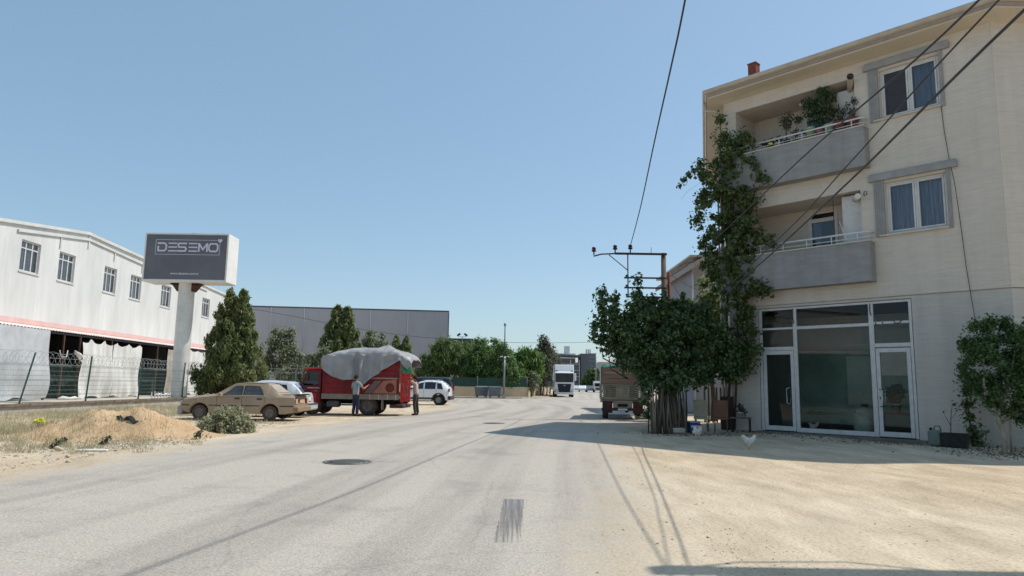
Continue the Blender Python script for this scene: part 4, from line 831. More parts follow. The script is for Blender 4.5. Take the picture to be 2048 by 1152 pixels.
def cable(pts, r_, label, name='overhead_cable'):
    P = [Vector(p) for p in pts]; out = []
    for i in range(len(P) - 1):
        p0, p1, p2, p3 = P[max(i - 1, 0)], P[i], P[i + 1], P[min(i + 2, len(P) - 1)]
        for k in range(8):
            t = k / 8; out.append(.5 * ((2 * p1) + (-p0 + p2) * t + (2 * p0 - 5 * p1 + 4 * p2 - p3) * t * t + (-p0 + 3 * p1 - 3 * p2 + p3) * t ** 3))
    out.append(P[-1]); return tag(MB().tube(out, r_, 6).build(name, M_cable), label, 'cable', 'overhead cables')
cable([(.9, -6, 9.6), (1.5, 0, 9.0), (2.2, 6, 8.45), (2.9, 11.28, 8.04), (3.22, 13.84, 7.96), (3.7, 17.75, 7.9), (4.54, 24.49, 7.75), (5.43, 31.84, 7.86)], .018, 'thick twisted cable running from the top of the frame down to the crossarm')
cable([(3.2, -6, 6.4), (3.8, 0, 5.45), (4.42, 6.22, 5.16), (4.98, 11.8, 5.40), (6.23, 24.26, 5.78), (6.9, 31.84, 6.3)], .012, 'uppermost of the three cables crossing in front of the balconies')
cable([(3.0, -6, 5.4), (3.5, 0, 5.0), (3.92, 5.35, 4.60), (4.3, 8.66, 4.33), (4.69, 12.08, 4.08), (5.6, 20, 3.95), (6.9, 31.84, 5.0)], .009, 'thin middle cable crossing in front of the balconies')
cable([(3.0, -6, 5.2), (3.4, 0, 4.6), (3.85, 4.98, 4.32), (4.34, 8.78, 4.12), (5.15, 15.03, 3.93), (6.18, 22.91, 3.96), (6.95, 31.84, 5.6)], .013, 'thickest lower cable crossing in front of the balconies')
cable([(7.26, 32.1, 6.5), (8.2, 35, 7.2), (9.4, 39, 8.3), (10.5, 40, 8.6)], .016, 'short cable from the utility pole to the neighbour house roof')
cable([(7.26, 32.1, 6.3), (7.5, 31.8, 5.9), (7.9, 31, 4.6), (8.2, 30.4, 4.0)], .016, 'slack cable dropping from the utility pole into the leaves', )
cable([(7.3, 32.1, 6.6), (9, 34, 6.2), (12, 37, 6.0)], .010, 'thin wire running from the pole behind the vine')
cable([(-60, 80, 10.8), (-34, 79, 10.0), (-10, 78, 6.5), (15, 90, 7.2), (60, 110, 12)], .022, 'faint long wire crossing in front of the grey warehouse')
# small far poles
for x, y, h, lab in ((24.7, 205, 11, 'distant lattice power pole left of the dark tower'), (32.4, 190, 10.5, 'distant power pole with crossarms right of the dark tower')):
    e = empty('power_pole', (x, y, 0), 0, lab, 'utility pole', 'distant power poles')
    MB().tube([(0, 0, 0), (0, 0, h)], .14, 6).build('shaft', M_steel, e)
    for z in (h - .3, h - 1.4, h - 2.5): MB().box(-2.2, .3, -.06, .06, z, z + .12).build('crossarm', M_steel, e)

# guessed beam and post added out of view to throw the corner's shadow band
sp_ = empty('added_shadow_beam', (5.65, 7.75, 0), 0, 'added unseen steel beam and post above the frame, shading the bottom right corner', 'shadow caster')
MB().box(0, 6.2, -.12, .12, 6.95, 7.2).build('beam', M_rust, sp_)
MB().tube([(6.0, 0, 0), (6.0, 0, 7.6)], [.16, .13], 10).build('post', M_rust, sp_)
MB().tube([(.1, 0, 7.1), (.6, .25, 6.85), (1.5, .3, 6.8), (2.3, .05, 6.95)], .02, 6).build('cable_loop', M_cable, sp_)
# ================================================= VEHICLES
def paint(name, c, c2=None, rough=.35, coat=.5, dust=None): return pm(name, c, c2 or c, 2.0, rough, 0.03, 6, spec=.5, coat=coat, lo=.35, hi=.7)
M_tyre = pm('tyre', rgb(58, 54, 50), rgb(38, 37, 36), 9, .9, .3)
M_tyre2 = pm('dusty_tyre', rgb(92, 80, 70), rgb(64, 58, 52), 9, .9, .3)
M_rim = pm('alloy_rim', rgb(150, 150, 152), rgb(120, 120, 122), 6, .4, metal=.5)
M_hub = pm('dusty_hub', rgb(132, 122, 112), rgb(104, 96, 90), 8, .7)
M_red_l = pm('tail_lamp_red', rgb(140, 24, 22), rgb(120, 18, 18), 4, .25); M_amb = pm('lamp_amber', rgb(190, 110, 40), rgb(180, 96, 30), 4, .3)
M_lamp = pm('head_lamp', rgb(200, 205, 210), rgb(170, 176, 182), 5, .15, spec=.8)
M_plate = pm('number_plate', rgb(225, 225, 222), rgb(215, 215, 212), 5, .5)
M_plas = pm('grey_plastic', rgb(70, 70, 72), rgb(58, 58, 60), 5, .7)
def wheel(par, x, y, r_, w_, side, tyre=M_tyre, rim=M_rim, style='plain', name='wheel'):
    s = side; prof = [(r_ * .58, -w_ / 2), (r_ * .80, -w_ / 2 * 1.02), (r_ * .96, -w_ / 2 * .92), (r_, -w_ / 2 * .6), (r_, w_ / 2 * .6), (r_ * .96, w_ / 2 * .92), (r_ * .80, w_ / 2 * 1.02), (r_ * .58, w_ / 2)]
    M_ = T(x, y, r_) @ Matrix.Rotation(R(-90 * s), 4, 'X')
    o = MB().lathe(prof, 26, M_).build(name, tyre, par)
    b = MB(); b.lathe([(r_ * .60, w_ * .46), (r_ * .56, w_ * .40), (r_ * .50, w_ * .22), (r_ * .2, w_ * .26), (r_ * .16, w_ * .36), (.001, w_ * .38)], 22, M_)
    if style == 'alloy':
        for k in range(5):
            a = 2 * math.pi * k / 5; q = M_ @ Matrix.Rotation(a, 4, 'Z'); b.box(r_ * .1, r_ * .56, -r_ * .07, r_ * .07, w_ * .30, w_ * .46, q)
    else:
        for k in range(8):
            a = 2 * math.pi * k / 8; b.lathe([(r_ * .035, w_ * .2), (r_ * .035, w_ * .30)], 6, M_ @ Matrix.Rotation(a, 4, 'Z') @ T(r_ * .3, 0, 0))
    b.build('rim', rim, o)
    return o
def car(name, loc, yaw, label, sp, cat='car'):
    e = empty(name, (loc[0], loc[1], 0), yaw, label, cat)
    top, belt = sp['top'], sp['belt']; xr, xf = top[0][0], top[-1][0]; Wd = sp['w']; Wr = sp['wr']; ra = sp['ra']; whx = sp['wheels']; rw = sp['rw']; zb0 = sp['zb']
    f_top = lambda x: float(np.interp(x, [p[0] for p in top], [p[1] for p in top])); f_belt = lambda x: float(np.interp(x, [p[0] for p in belt], [p[1] for p in belt]))
    def sec(x):
        zt = f_top(x); zbl = min(f_belt(x), zt - .03); g = min(1, max(0, (zt - zbl) / .40)); zb = zb0
        for xc in whx:
            if abs(x - xc) < ra: zb = max(zb, min(rw + math.sqrt(ra * ra - (x - xc) ** 2) * .98, zbl - .10))
        endt = min(1, max(0, min(x - xr, xf - x) / .35)); tw = Wd - (1 - endt) ** 2 * sp.get('corner', .14)
        zm = zb + (zbl - zb) * .55
        if zb == zb0: zb = zb0 + (1 - endt) * .10
        wt = tw - .05 - g * (tw - .05 - Wr)
        return [(0, zb), (tw * .95, zb), (tw, zb + (zm - zb) * .3), (tw + .012, zm), (tw - .02, zbl), (wt, zt - .05 * (.3 + g)), (wt - sp.get('inset', .10), zt - .008), (wt * .4, zt + .012), (0, zt + .016)]
    xs = sorted(set([round(v, 3) for v in np.arange(xr, xf + .001, .05)] + [xf] + [round(xc + ra * math.cos(t) * .999, 3) for xc in whx for t in np.linspace(0, math.pi, 15)]))
    b = MB(); n = 9; ring = 2 * n - 2
    for x in xs:
        s = sec(x); b.v += [(x, y, z) for y, z in s] + [(x, -y, z) for y, z in s[-2:0:-1]]
    for i in range(len(xs) - 1):
        for k in range(ring): b.f.append((i * ring + k, i * ring + (k + 1) % ring, (i + 1) * ring + (k + 1) % ring, (i + 1) * ring + k)); b.sm.append(True)
    b.f += [tuple(range(ring)), tuple(range(len(b.v) - 1, len(b.v) - ring - 1, -1))]; b.sm += [False, False]
    o = b.build('body', sp['mat'], e); md = o.modifiers.new('e', 'EDGE_SPLIT'); md.split_angle = R(sp.get('split', 38))
    MB().box(xr + .25, xf - .3, -(Wd - .22), Wd - .22, zb0 + .02, .55).build('underbody', M_dark, e)
    def side(x, t, s, off=.007):   # t 0..1 between the belt and the roof edge
        q = sec(x); (y0, z0), (y1, z1) = q[4], q[5]; y = y0 + (y1 - y0) * t; z = z0 + (z1 - z0) * t; L_ = math.hypot(y1 - y0, z1 - z0) or 1
        return (x, s * (y + off * (z1 - z0) / L_), z + off * (y0 - y1) / L_)
    def low(x, t, s, off=.004):
        q = sec(x); P = [q[2], q[3], q[4]]; k = 0 if t < .5 else 1; u = t * 2 - k; y = P[k][0] + (P[k + 1][0] - P[k][0]) * u; z = P[k][1] + (P[k + 1][1] - P[k][1]) * u
        return (x, s * (y + off), z)
    for s in (1, -1):
        fc = (lambda q: q) if s > 0 else (lambda q: q)
        for (xa, xb, xc, xd, t0, t1) in sp['side']:      # lower-rear, lower-front, upper-front, upper-rear
            MB().grid(lambda u, v: side((xa + (xb - xa) * u) * (1 - v) + (xd + (xc - xd) * u) * v, t0 + (t1 - t0) * v, s), 10, 5).build('side_window', sp.get('glass', M_carglass), e)
            fr_ = MB(); P = [(xa, t0), (xb, t0), (xc, t1), (xd, t1), (xa, t0)]
            pts = []
            for (x0, ta), (x1, tb) in zip(P, P[1:]):
                for k in range(6): pts.append(side(x0 + (x1 - x0) * k / 6, ta + (tb - ta) * k / 6, s, .008))
            pts.append(pts[0]); fr_.tube(pts, .010, 4).build('window_trim', sp.get('trim', M_black), e)
        for xs_ in sp['seams']:
            MB().tube([low(xs_ + .02 * math.sin(k), k / 10, s, .001) for k in range(1, 11)], .006, 4).build('door_seam', M_dark, e)
        for xh in sp['handles']:
            p = low(xh, .86, s, .006); MB().box(-.09, .09, -.02, .02, -.022, .022, T(*p)).build('door_handle', sp.get('hmat', M_black), e)
        if 'mould' in sp:
            x0, x1, t, h = sp['mould']; MB().tube([low(x0 + (x1 - x0) * k / 30, t, s, .006) for k in range(31)], h, 6).build('side_moulding', sp.get('mmat', M_plas), e)
        mx = sp['mirror']; p = side(mx, .08, s, .03); MB().bbox(-.05, .06, -.10, .10, -.06, .08, .02).build('mirror', sp.get('mirmat', sp['mat']), e, loc=(p[0], p[1] + s * .10, p[2]))
    for nm, (xa, xb) in (('windscreen', sp['wind']), ('rear_window', sp['rear'])):
        sg_ = 1 if nm == 'windscreen' else -1
        def fn(u, v):
            x = xa + (xb - xa) * v; q = sec(x); y1, z1 = q[6]; y = y1 * (2 * u - 1) * .95; z = np.interp(abs(y), [0, q[7][0], y1], [q[8][1], q[7][1], z1])
            return (x + sg_ * .008, y, z + .012)
        MB().grid(fn, 12, 6).build(nm, sp.get('rglass', M_carglass) if nm == 'rear_window' else M_carglass, e)
    for (x, sd) in [(xc, s) for xc in whx for s in (1, -1)]: wheel(e, x, sd * (Wd - .10), rw, sp['tw'], sd, sp.get('tyre', M_tyre), sp.get('rim', M_rim), sp.get('style', 'plain'))
    return e, sec, low, side
M_strip0 = pm('pale_trim', rgb(196, 182, 160), rgb(180, 166, 146), 3, .6)
# tan saloon, dusty and abandoned
M_tan = pm('tan_paint', rgb(146, 128, 108), rgb(170, 150, 126), 1.6, .5, .05, 5, spec=.4, lo=.3, hi=.7)
tan, sec, low, side = car('tan_saloon', (-8.71, 26.83), R(179), 'dusty tan old saloon car parked on the dirt behind the grey bush', dict(
    top=[(-.86, .60), (-.84, .90), (-.70, .93), (-.30, .945), (-.22, .96), (.22, 1.31), (.34, 1.345), (.9, 1.375), (1.35, 1.365), (1.50, 1.33), (2.08, .955), (2.16, .94), (2.9, .86), (3.28, .78), (3.33, .74), (3.36, .42)],
    belt=[(-.86, .84), (2.0, .88), (3.4, .72)], w=.81, wr=.60, ra=.345, rw=.275, zb=.24, wheels=[.07, 2.66], tw=.16, mat=M_tan, corner=.03, inset=.04, split=22,
    side=[(.30, 1.06, 1.06, .52, .07, .86), (1.14, 1.93, 1.42, 1.14, .07, .86)], seams=[.27, 1.10, 2.02], handles=[.46, 1.28], mirror=1.86, wind=(2.04, 1.54), rear=(-.16, .18), 
    tyre=M_tyre2, rim=M_hub, glass=pm('dusty_side_glass', rgb(92, 90, 90), rgb(66, 66, 68), 3, .16, spec=.8), rglass=pm('dusty_rear_glass', rgb(176, 166, 150), rgb(150, 142, 130), 3, .7), trim=M_dark))
MB().bbox(-.98, -.80, -.80, .80, .33, .52, .03).build('rear_bumper', pm('faded_bumper', rgb(150, 128, 104), rgb(122, 104, 88), 4, .8), tan)
for s in (1, -1):
    for x0, x1 in ((-.82, -.30), (.44, 2.30), (3.02, 3.3)): MB().box(x0, x1, s * .828 - .008, s * .828 + .008, .52, .545).build('side_moulding', M_dark, tan)
MB().bbox(3.30, 3.46, -.80, .80, .18, .50, .04).build('front_bumper', pm('grey_bumper', rgb(168, 168, 170), rgb(140, 140, 144), 4, .7), tan)
MB().box(-.93, -.88, -.60, .60, .925, .965).box(-.98, -.72, -.66, .66, .955, .972).build('spoiler', M_black, tan)
for s in (1, -1):
    MB().box(-.885, -.862, s * .66 - .10, s * .66 + .10, .62, .80).build('tail_lamp', pm('bleached_lamp', rgb(206, 180, 152), rgb(190, 160, 132), 5, .5), tan)
    MB().box(-.89, -.862, s * .50 - .05, s * .50 + .05, .63, .79).build('tail_lamp', M_red_l, tan)
    MB().box(3.365, 3.39, s * .60 - .14, s * .60 + .14, .56, .68).build('headlight', M_lamp, tan)
MB().box(-.60, -.3, -.62, .62, .951, .953).build('boot_lid_line', M_dark, tan)
for s in (1, -1):
    MB().tube([(.20, s * .622, 1.335), (.5, s * .628, 1.352), (1.35, s * .622, 1.366), (1.5, s * .62, 1.335)], .012, 4).build('roof_gutter', M_dark, tan)
    MB().tube([(.26, s * .80, .895), (1.98, s * .80, .895)], .010, 4).build('belt_trim', M_strip0, tan)
MB().box(-.875, -.862, -.26, .26, .64, .77).build('plate_recess', pm('pale_panel', rgb(196, 176, 150), rgb(180, 160, 136), 5, .8), tan)
# silver hatchback behind it
M_silver = pm('silver_paint', rgb(188, 191, 192), rgb(202, 204, 205), 1, .45, 0, metal=.1, spec=.6, coat=.4)
sil, *_ = car('silver_hatchback', (-8.9, 29.35), R(178), 'silver hatchback parked behind the tan car, its tailgate showing', dict(
    top=[(-.62, .50), (-.60, .80), (-.52, .96), (-.30, 1.20), (-.08, 1.36), (.10, 1.42), (.9, 1.46), (1.3, 1.45), (1.55, 1.38), (2.35, .97), (2.9, .84), (3.15, .70), (3.18, .5)],
    belt=[(-.62, .88), (2.1, .90), (3.2, .66)], w=.82, wr=.60, ra=.34, rw=.29, zb=.22, wheels=[.04, 2.5], tw=.17, mat=M_silver, corner=.18,
    side=[(.02, .42, .42, .14, .1, .86), (.50, 1.20, 1.20, .50, .07, .88), (1.28, 2.1, 1.6, 1.28, .07, .88)], seams=[.46, 1.24, 2.12], handles=[.62, 1.4], mirror=2.0, wind=(2.3, 1.6), rear=(-.50, -.10), mould=(-.2, 2.9, .4, .014)))
MB().bbox(-.74, -.55, -.80, .80, .28, .56, .05).build('rear_bumper', M_silver, sil); MB().box(-.75, -.742, -.7, .7, .50, .56).build('bumper_strip', M_plas, sil)
for s in (1, -1): MB().box(-.64, -.56, s * .70 - .07, s * .70 + .07, .62, .95).build('tail_lamp', M_red_l, sil)
MB().box(-.642, -.625, -.26, .26, .66, .80).build('number_plate', M_plate, sil); MB().box(-.643, -.62, -.27, -.20, .67, .79).build('plate_band', pm('plate_blue', rgb(30, 50, 120)), sil)
MB().lathe([(.001, 0), (.04, .002), (.04, .012), (.001, .014)], 12, T(-.612, 0, .88) @ Matrix.Rotation(R(-90), 4, 'Y')).build('badge', M_chrome, sil)
MB().lathe([(.05, .58), (.05, .60), (.001, .60)], 4).build('roof_aerial_base', M_black, sil, loc=(.2, 0, .86))
# white SUV
M_wh = pm('white_car_paint', rgb(232, 232, 232), rgb(226, 227, 228), 1, .25, 0, spec=.6, coat=.5)
suv, *_ = car('white_suv', (-4.74, 48.35), R(176), 'clean white SUV parked by the roadside beyond the two men', dict(
    top=[(-.72, .60), (-.70, 1.05), (-.55, 1.30), (-.32, 1.50), (-.1, 1.60), (.5, 1.64), (1.0, 1.63), (1.35, 1.54), (2.15, 1.12), (2.9, 1.0), (3.35, .86), (3.44, .6)],
    belt=[(-.72, 1.02), (2.0, 1.04), (3.4, .85)], w=.90, wr=.64, ra=.42, rw=.34, zb=.30, wheels=[-.0, 2.62], tw=.21, mat=M_wh, corner=.2,
    side=[(-.28, .10, .14, -.14, .10, .82), (.24, .95, .95, .24, .08, .88), (1.06, 1.92, 1.40, 1.06, .08, .88)], seams=[.17, 1.0, 1.98], handles=[.40, 1.2], hmat=M_wh, mirror=1.85, mirmat=M_black, wind=(2.1, 1.4), rear=(-.6, -.2), style='alloy', mould=(.45, 2.15, .05, .06)))
for s in (1, -1):
    for xc in (0, 2.62): MB().tube([(xc + .44 * math.cos(t), s * .905, .34 + .44 * math.sin(t)) for t in np.linspace(-.1, math.pi + .1, 16)], .035, 6).build('arch_trim', M_plas, suv)
    MB().box(-.73, -.66, s * .74 - .07, s * .74 + .07, .90, 1.12).build('tail_lamp', M_red_l, suv); MB().tube([(.0, s * .62, 1.66), (.2, s * .62, 1.70), (1.0, s * .62, 1.70), (1.2, s * .62, 1.64)], .018, 6).build('roof_rail', M_steel, suv)
MB().bbox(-.82, -.62, -.86, .86, .36, .62, .05).build('rear_bumper', M_plas, suv); MB().bbox(3.34, 3.52, -.84, .84, .34, .62, .05).build('front_bumper', M_plas, suv)
# dark van and pale car behind
M_van = pm('dark_van_paint', rgb(44, 50, 58), rgb(38, 44, 52), 1, .3, 0, spec=.6, coat=.4)
van, *_ = car('dark_van', (-5.9, 58.6), R(176), 'dark blue grey van parked behind the white SUV', dict(
    top=[(-1.1, .7), (-1.08, 1.5), (-1.0, 1.86), (-.9, 1.92), (1.2, 1.96), (1.7, 1.92), (2.0, 1.84), (2.7, 1.22), (3.3, 1.02), (3.5, .8), (3.52, .55)],
    belt=[(-1.1, 1.12), (2.2, 1.12), (3.5, .9)], w=.92, wr=.76, ra=.40, rw=.33, zb=.28, wheels=[0, 2.75], tw=.2, mat=M_van, corner=.06,
    side=[(-.9, -.0, -.0, -.86, .1, .86), (.1, 1.0, 1.0, .1, .1, .86), (1.1, 2.3, 1.9, 1.1, .08, .86)], seams=[-.05 + .1, 1.05, 2.2], handles=[.2, 1.25], mirror=2.2, wind=(2.65, 2.02), rear=(-1.07, -1.02), style='alloy'))
for s in (1, -1): MB().box(-1.13, -1.06, s * .84 - .06, s * .84 + .06, .9, 1.5).build('tail_lamp', M_red_l, van)
MB().tube([(-.5, .6, 1.98), (-.3, .6, 2.04), (1.0, .6, 2.04), (1.2, .6, 1.98)], .02, 6).tube([(-.5, -.6, 1.98), (-.3, -.6, 2.04), (1.0, -.6, 2.04), (1.2, -.6, 1.98)], .02, 6).build('roof_rail', M_black, van)
pc, *_ = car('pale_car', (-9.3, 60.5), R(177), 'pale silver car mostly hidden between the truck rear and the white SUV', dict(
    top=[(-.7, .6), (-.68, .95), (-.4, 1.3), (-.1, 1.52), (.9, 1.58), (1.4, 1.5), (2.2, 1.04), (3.1, .86), (3.3, .5)], belt=[(-.7, .95), (3.3, .8)], w=.85, wr=.62, ra=.36, rw=.31, zb=.25, wheels=[0, 2.5], tw=.18, mat=M_silver,
    side=[(.1, .9, .9, .2, .08, .88), (1.0, 1.9, 1.45, 1.0, .08, .88)], seams=[.95, 1.95], handles=[.3, 1.2], mirror=1.85, wind=(2.1, 1.5), rear=(-.5, -.15)))
# ---------------- distant vehicles at the end of the street
def far_car(x, y, yaw, mat, lab, h=1.45, w_=.85):
    e = empty('parked_car', (x, y, 0), yaw, lab, 'car', 'vehicles at the far end of the street')
    b = MB(); P = [(-2, .35), (-2, .85), (-1.5, .95), (-1.0, h), (.6, h), (1.2, .98), (2, .82), (2, .35)]
    b.prism(P, -w_, w_, RX90); b.build('body', mat, e, bevel=.08)
    MB().prism([(-1.42, .97), (-1.0, h - .06), (.6, h - .06), (1.12, .97)], -w_ - .01, w_ + .01, RX90).build('windows', M_plas, e)
    MB().box(.63, 1.18, -w_ + .1, w_ - .1, .99, 1.0).box(1.99, 2.02, -w_ + .1, w_ - .1, .6, .75).build('lights', M_lamp, e)
    for sx in (-1.25, 1.3):
        for s in (1, -1): wheel(e, sx, s * (w_ - .08), .3, .18, s)
far_car(15.3, 165, R(-95), M_silver, 'small grey car facing the camera just right of the white lorry')
far_car(17.0, 168, R(-95), M_wh, 'small white car second from the lorry at the far end')
far_car(18.2, 162, R(-100), pm('midgrey_paint', rgb(110, 116, 126), rgb(100, 106, 116), 1, .3), 'mid grey car third from the lorry at the far end')
e = empty('small_lorry', (19.4, 157, 0), R(-95), 'small pale lorry parked at the far end of the street', 'lorry', 'vehicles at the far end of the street')
MB().bbox(0, 1.8, -.95, .95, .45, 2.3, .12).build('cab', M_wh, e); MB().box(1.79, 1.83, -.8, .8, 1.3, 2.0).build('windscreen', M_dark, e); MB().box(1.79, 1.84, -.6, .6, .6, 1.0).build('grille', M_plas, e)
MB().box(-3.6, -.05, -1.05, 1.05, .8, 2.5).build('box_body', M_silver, e)
for sx in (-2.6, 1.0):
    for s in (1, -1): wheel(e, sx, s * .85, .4, .25, s)
e = empty('white_trailer', (21.6, 150, 0), R(-92), 'white boxy trailer left of the old truck at the far end', 'trailer', 'vehicles at the far end of the street')
MB().bbox(-5, 1.2, -1.15, 1.15, .9, 3.1, .04).build('box_body', M_wh, e); MB().box(-4.8, 1.0, -.5, .5, .6, .9).build('chassis', M_dark, e)
for sx in (-4, -3, .3):
    for s in (1, -1): wheel(e, sx, s * 1.0, .42, .25, s)

# ---------------- white tractor lorry
tl = empty('white_lorry', (6.62, 87.2, 0), R(-90), 'large white lorry cab facing the camera by the kerb', 'lorry')
L = MB(); L.bbox(-2.2, 0, -1.22, 1.22, .62, 3.05, .10); L.build('cab', M_wh, tl)
MB().prism([(-2.1, 3.05), (-.12, 3.05), (-.25, 3.35), (-.55, 3.98), (-2.1, 4.02)], -1.2, 1.2, RX90).build('roof_fairing', M_wh, tl, bevel=.08)
MB().add([(.03, -1.10, 1.82), (.03, 1.10, 1.82), (.012, 1.12, 2.90), (.012, -1.12, 2.90)], [(0, 1, 2, 3)]).build('windscreen', pm('lorry_glass', rgb(34, 42, 54), rgb(48, 58, 70), 1, .15, spec=.8), tl)
MB().prism([(-.02, 3.0), (.25, 2.92), (.28, 2.97), (.0, 3.14)], -1.12, 1.12, RX90).build('sun_visor', M_wh, tl)
gr = MB(); gr.prism([(-.84, 1.62), (.84, 1.62), (.70, .62), (.58, .52), (-.58, .52), (-.70, .62)], 0, .03, T(.005, 0, 0) @ Matrix.Rotation(R(90), 4, 'Z') @ RX90 @ Matrix.Rotation(R(0), 4, 'Z'))
gro = gr.build('grille', pm('grille_dark', rgb(34, 38, 54), rgb(26, 28, 40), 1, .4), tl)
gb = MB()
for k in range(9): gb.box(.036, .05, -.72 + .012 * (8 - k), .72 - .012 * (8 - k), .62 + k * .108, .64 + k * .108)
gb.build('grille_bar', M_plas, gro); MB().lathe([(.001, 0), (.16, .0), (.14, .03), (.001, .035)], 16, T(.04, 0, 1.42) @ RY90 @ Matrix.Scale(.45, 4, (1, 0, 0))).build('badge', M_chrome, tl)
for s in (1, -1):
    MB().bbox(-.05, .06, s * 1.0 - .17, s * 1.0 + .17, .55, .95, .03).build('headlight', M_lamp, tl)
    MB().bbox(-.25, .02, s * 1.36 - .10, s * 1.36 + .10, 2.0, 2.9, .04).build('mirror', M_wh, tl); MB().tube([(-.1, s * 1.2, 2.8), (-.1, s * 1.36, 2.85)], .03, 5).build('mirror_arm', M_black, tl)
    MB().box(.0, .03, s * .95 - .16, s * .95 + .16, 3.16, 3.24).build('visor_lamp', M_dark, tl)
    for sx in (-.75, -3.6): wheel(tl, sx, s * 1.02, .5, .32, s)
MB().bbox(-.2, .12, -1.22, 1.22, .34, .60, .05).build('bumper', M_wh, tl); MB().box(.121, .13, -.26, .26, .38, .50).build('number_plate', M_plate, tl); MB().box(-6, -.3, -.45, .45, .6, .9).build('chassis', M_dark, tl)
MB().box(-14, -2.6, -1.24, 1.24, 1.1, 3.9).build('trailer_box', M_wh, tl)

# ---------------- old truck at the right, seen from the rear
ot = empty('old_flatbed_truck', (4.93, 31.2, 0), R(82), 'old beige flatbed truck with slatted tailgate and brown boards, seen from behind', 'truck')
M_beige2 = pm('old_beige_paint', rgb(168, 158, 138), rgb(140, 130, 114), 4, .8, .2); M_brown = pm('brown_board', rgb(152, 124, 104), rgb(132, 108, 92), 3, .85, .2, stretch=(1, .2, 1)); M_redb = pm('dull_red_frame', rgb(84, 60, 56), rgb(64, 50, 48), 4, .8)
MB().box(0.03, 4.1, -.96, .96, .82, .92).build('bed_floor', M_wood, ot)
tg = MB(); tg.box(-.03, .03, -1.0, -.90, .86, 1.52).box(-.03, .03, .90, 1.0, .86, 1.52).box(-.03, .03, -.90, .90, 1.47, 1.52).box(-.03, .03, -.90, .90, .86, .91).box(-.03, .03, -.30, -.24, .91, 1.47).box(-.03, .03, .24, .30, .91, 1.47).box(-.05, .03, -.78, -.74, .91, 1.47).box(-.05, .03, .74, .78, .91, 1.47)
tgo = tg.build('tailgate', M_beige2, ot)
for k in range(7):
    for a, c in ((-.89, -.31), (.31, .89)): MB().box(-.012, .012, a, c, .925 + k * .078, .925 + k * .078 + .045).build('slat', M_beige2, tgo)
for k in range(5): MB().box(-.02, .02, -.235, .235, .92 + k * .11, .92 + k * .11 + .10).build('slat', M_beige2, tgo)
for s in (1, -1):
    MB().box(.03, 4.1, s * .985 - .02, s * .985 + .02, .9, 1.5).build('side_board', M_beige2, ot)
    for k in range(3): MB().box(.05, 4.1, s * .93 - .02, s * .93 + .02, 1.53 + k * .25, 1.53 + k * .25 + .235).build('side_plank', M_brown, ot)
    MB().box(-.02, .04, s * .965 - .03, s * .965 + .03, 1.52, 2.34).build('stake', M_pvc, ot)
    wheel(ot, .95, s * .76, .40, .26, s, M_tyre2, M_hub); wheel(ot, 4.75, s * .76, .40, .24, s, M_tyre2, M_hub)
    MB().box(-.06, .02, s * .66 - .22, s * .66 + .22, .28, .80).build('mud_flap', M_redb, ot)
    MB().lathe([(.001, 0), (.05, .0), (.05, .03), (.001, .04)], 10, T(-.07, s * .58, .62) @ Matrix.Rotation(R(-90), 4, 'Y')).build('tail_lamp', M_red_l, ot)
for k in range(3): MB().box(.02, .06, -.90, .90, 1.53 + k * .25, 1.53 + k * .25 + .235).build('end_plank', M_brown, ot)
MB().grid(lambda u, v: (.03 + 4.0 * u, -.94 + 1.88 * v, 2.30 + .03 * math.sin(u * 14) + .05 * math.sin(v * 3.1) - (.06 if u < .05 else 0) * abs(math.sin(v * 9))), 24, 12).build('green_net', pm('green_netting', rgb(52, 120, 96), rgb(40, 98, 80), 6, .8), ot, solid=.02)
MB().box(-.05, .03, -.98, .98, .74, .82).build('bed_crossmember', M_beige2, ot); MB().box(-.05, -.02, -.42, .42, .50, .73).build('number_plate_panel', M_beige2, ot); MB().box(-.07, -.052, -.22, .22, .56, .68).build('dark_recess', M_dark, ot)
MB().bbox(-.12, -.04, -.92, .92, .38, .50, .02).build('bumper', M_redb, ot); MB().box(-.13, -.121, -.20, .20, .40, .48).build('number_plate', M_plate, ot)
MB().box(.1, 5.2, -.35, .35, .52, .74).build('chassis', M_dark, ot); MB().lathe([(.001, 0), (.10, .02), (.14, .1), (.10, .18), (.001, .2)], 12, T(.95, -.1, .40) @ RX90).build('axle', M_dark, ot)
cb_ = MB(); cb_.bbox(4.15, 5.8, -.88, .88, .6, 2.05, .1); cb_.build('cab', pm('old_blue_paint', rgb(110, 124, 136), rgb(96, 108, 120), 3, .6), ot)
MB().box(4.14, 4.148, -.6, .6, 1.35, 1.9).build('rear_window', M_dark, ot)

# ---------------- red truck with a tarpaulin over its load
M_redp = pm('red_truck_paint', rgb(140, 34, 36), rgb(112, 26, 30), 2, .6, .05, spec=.35, stain=.22); M_redp2 = pm('bright_red_door', rgb(200, 64, 56), rgb(168, 42, 40), 3, .5)
M_strip = pm('weathered_strip', rgb(158, 142, 128), rgb(134, 118, 106), 3, .85, .1); M_oran = pm('faded_orange_print', rgb(166, 112, 92), rgb(146, 94, 78), 3, .7); M_greyd = pm('faded_grey_print', rgb(122, 104, 104), rgb(104, 88, 90), 3, .7)
rt = empty('red_truck', (-4.87, 31.15, 0), R(176), 'small red truck with tall panelled sides being loaded on the dirt verge', 'truck')
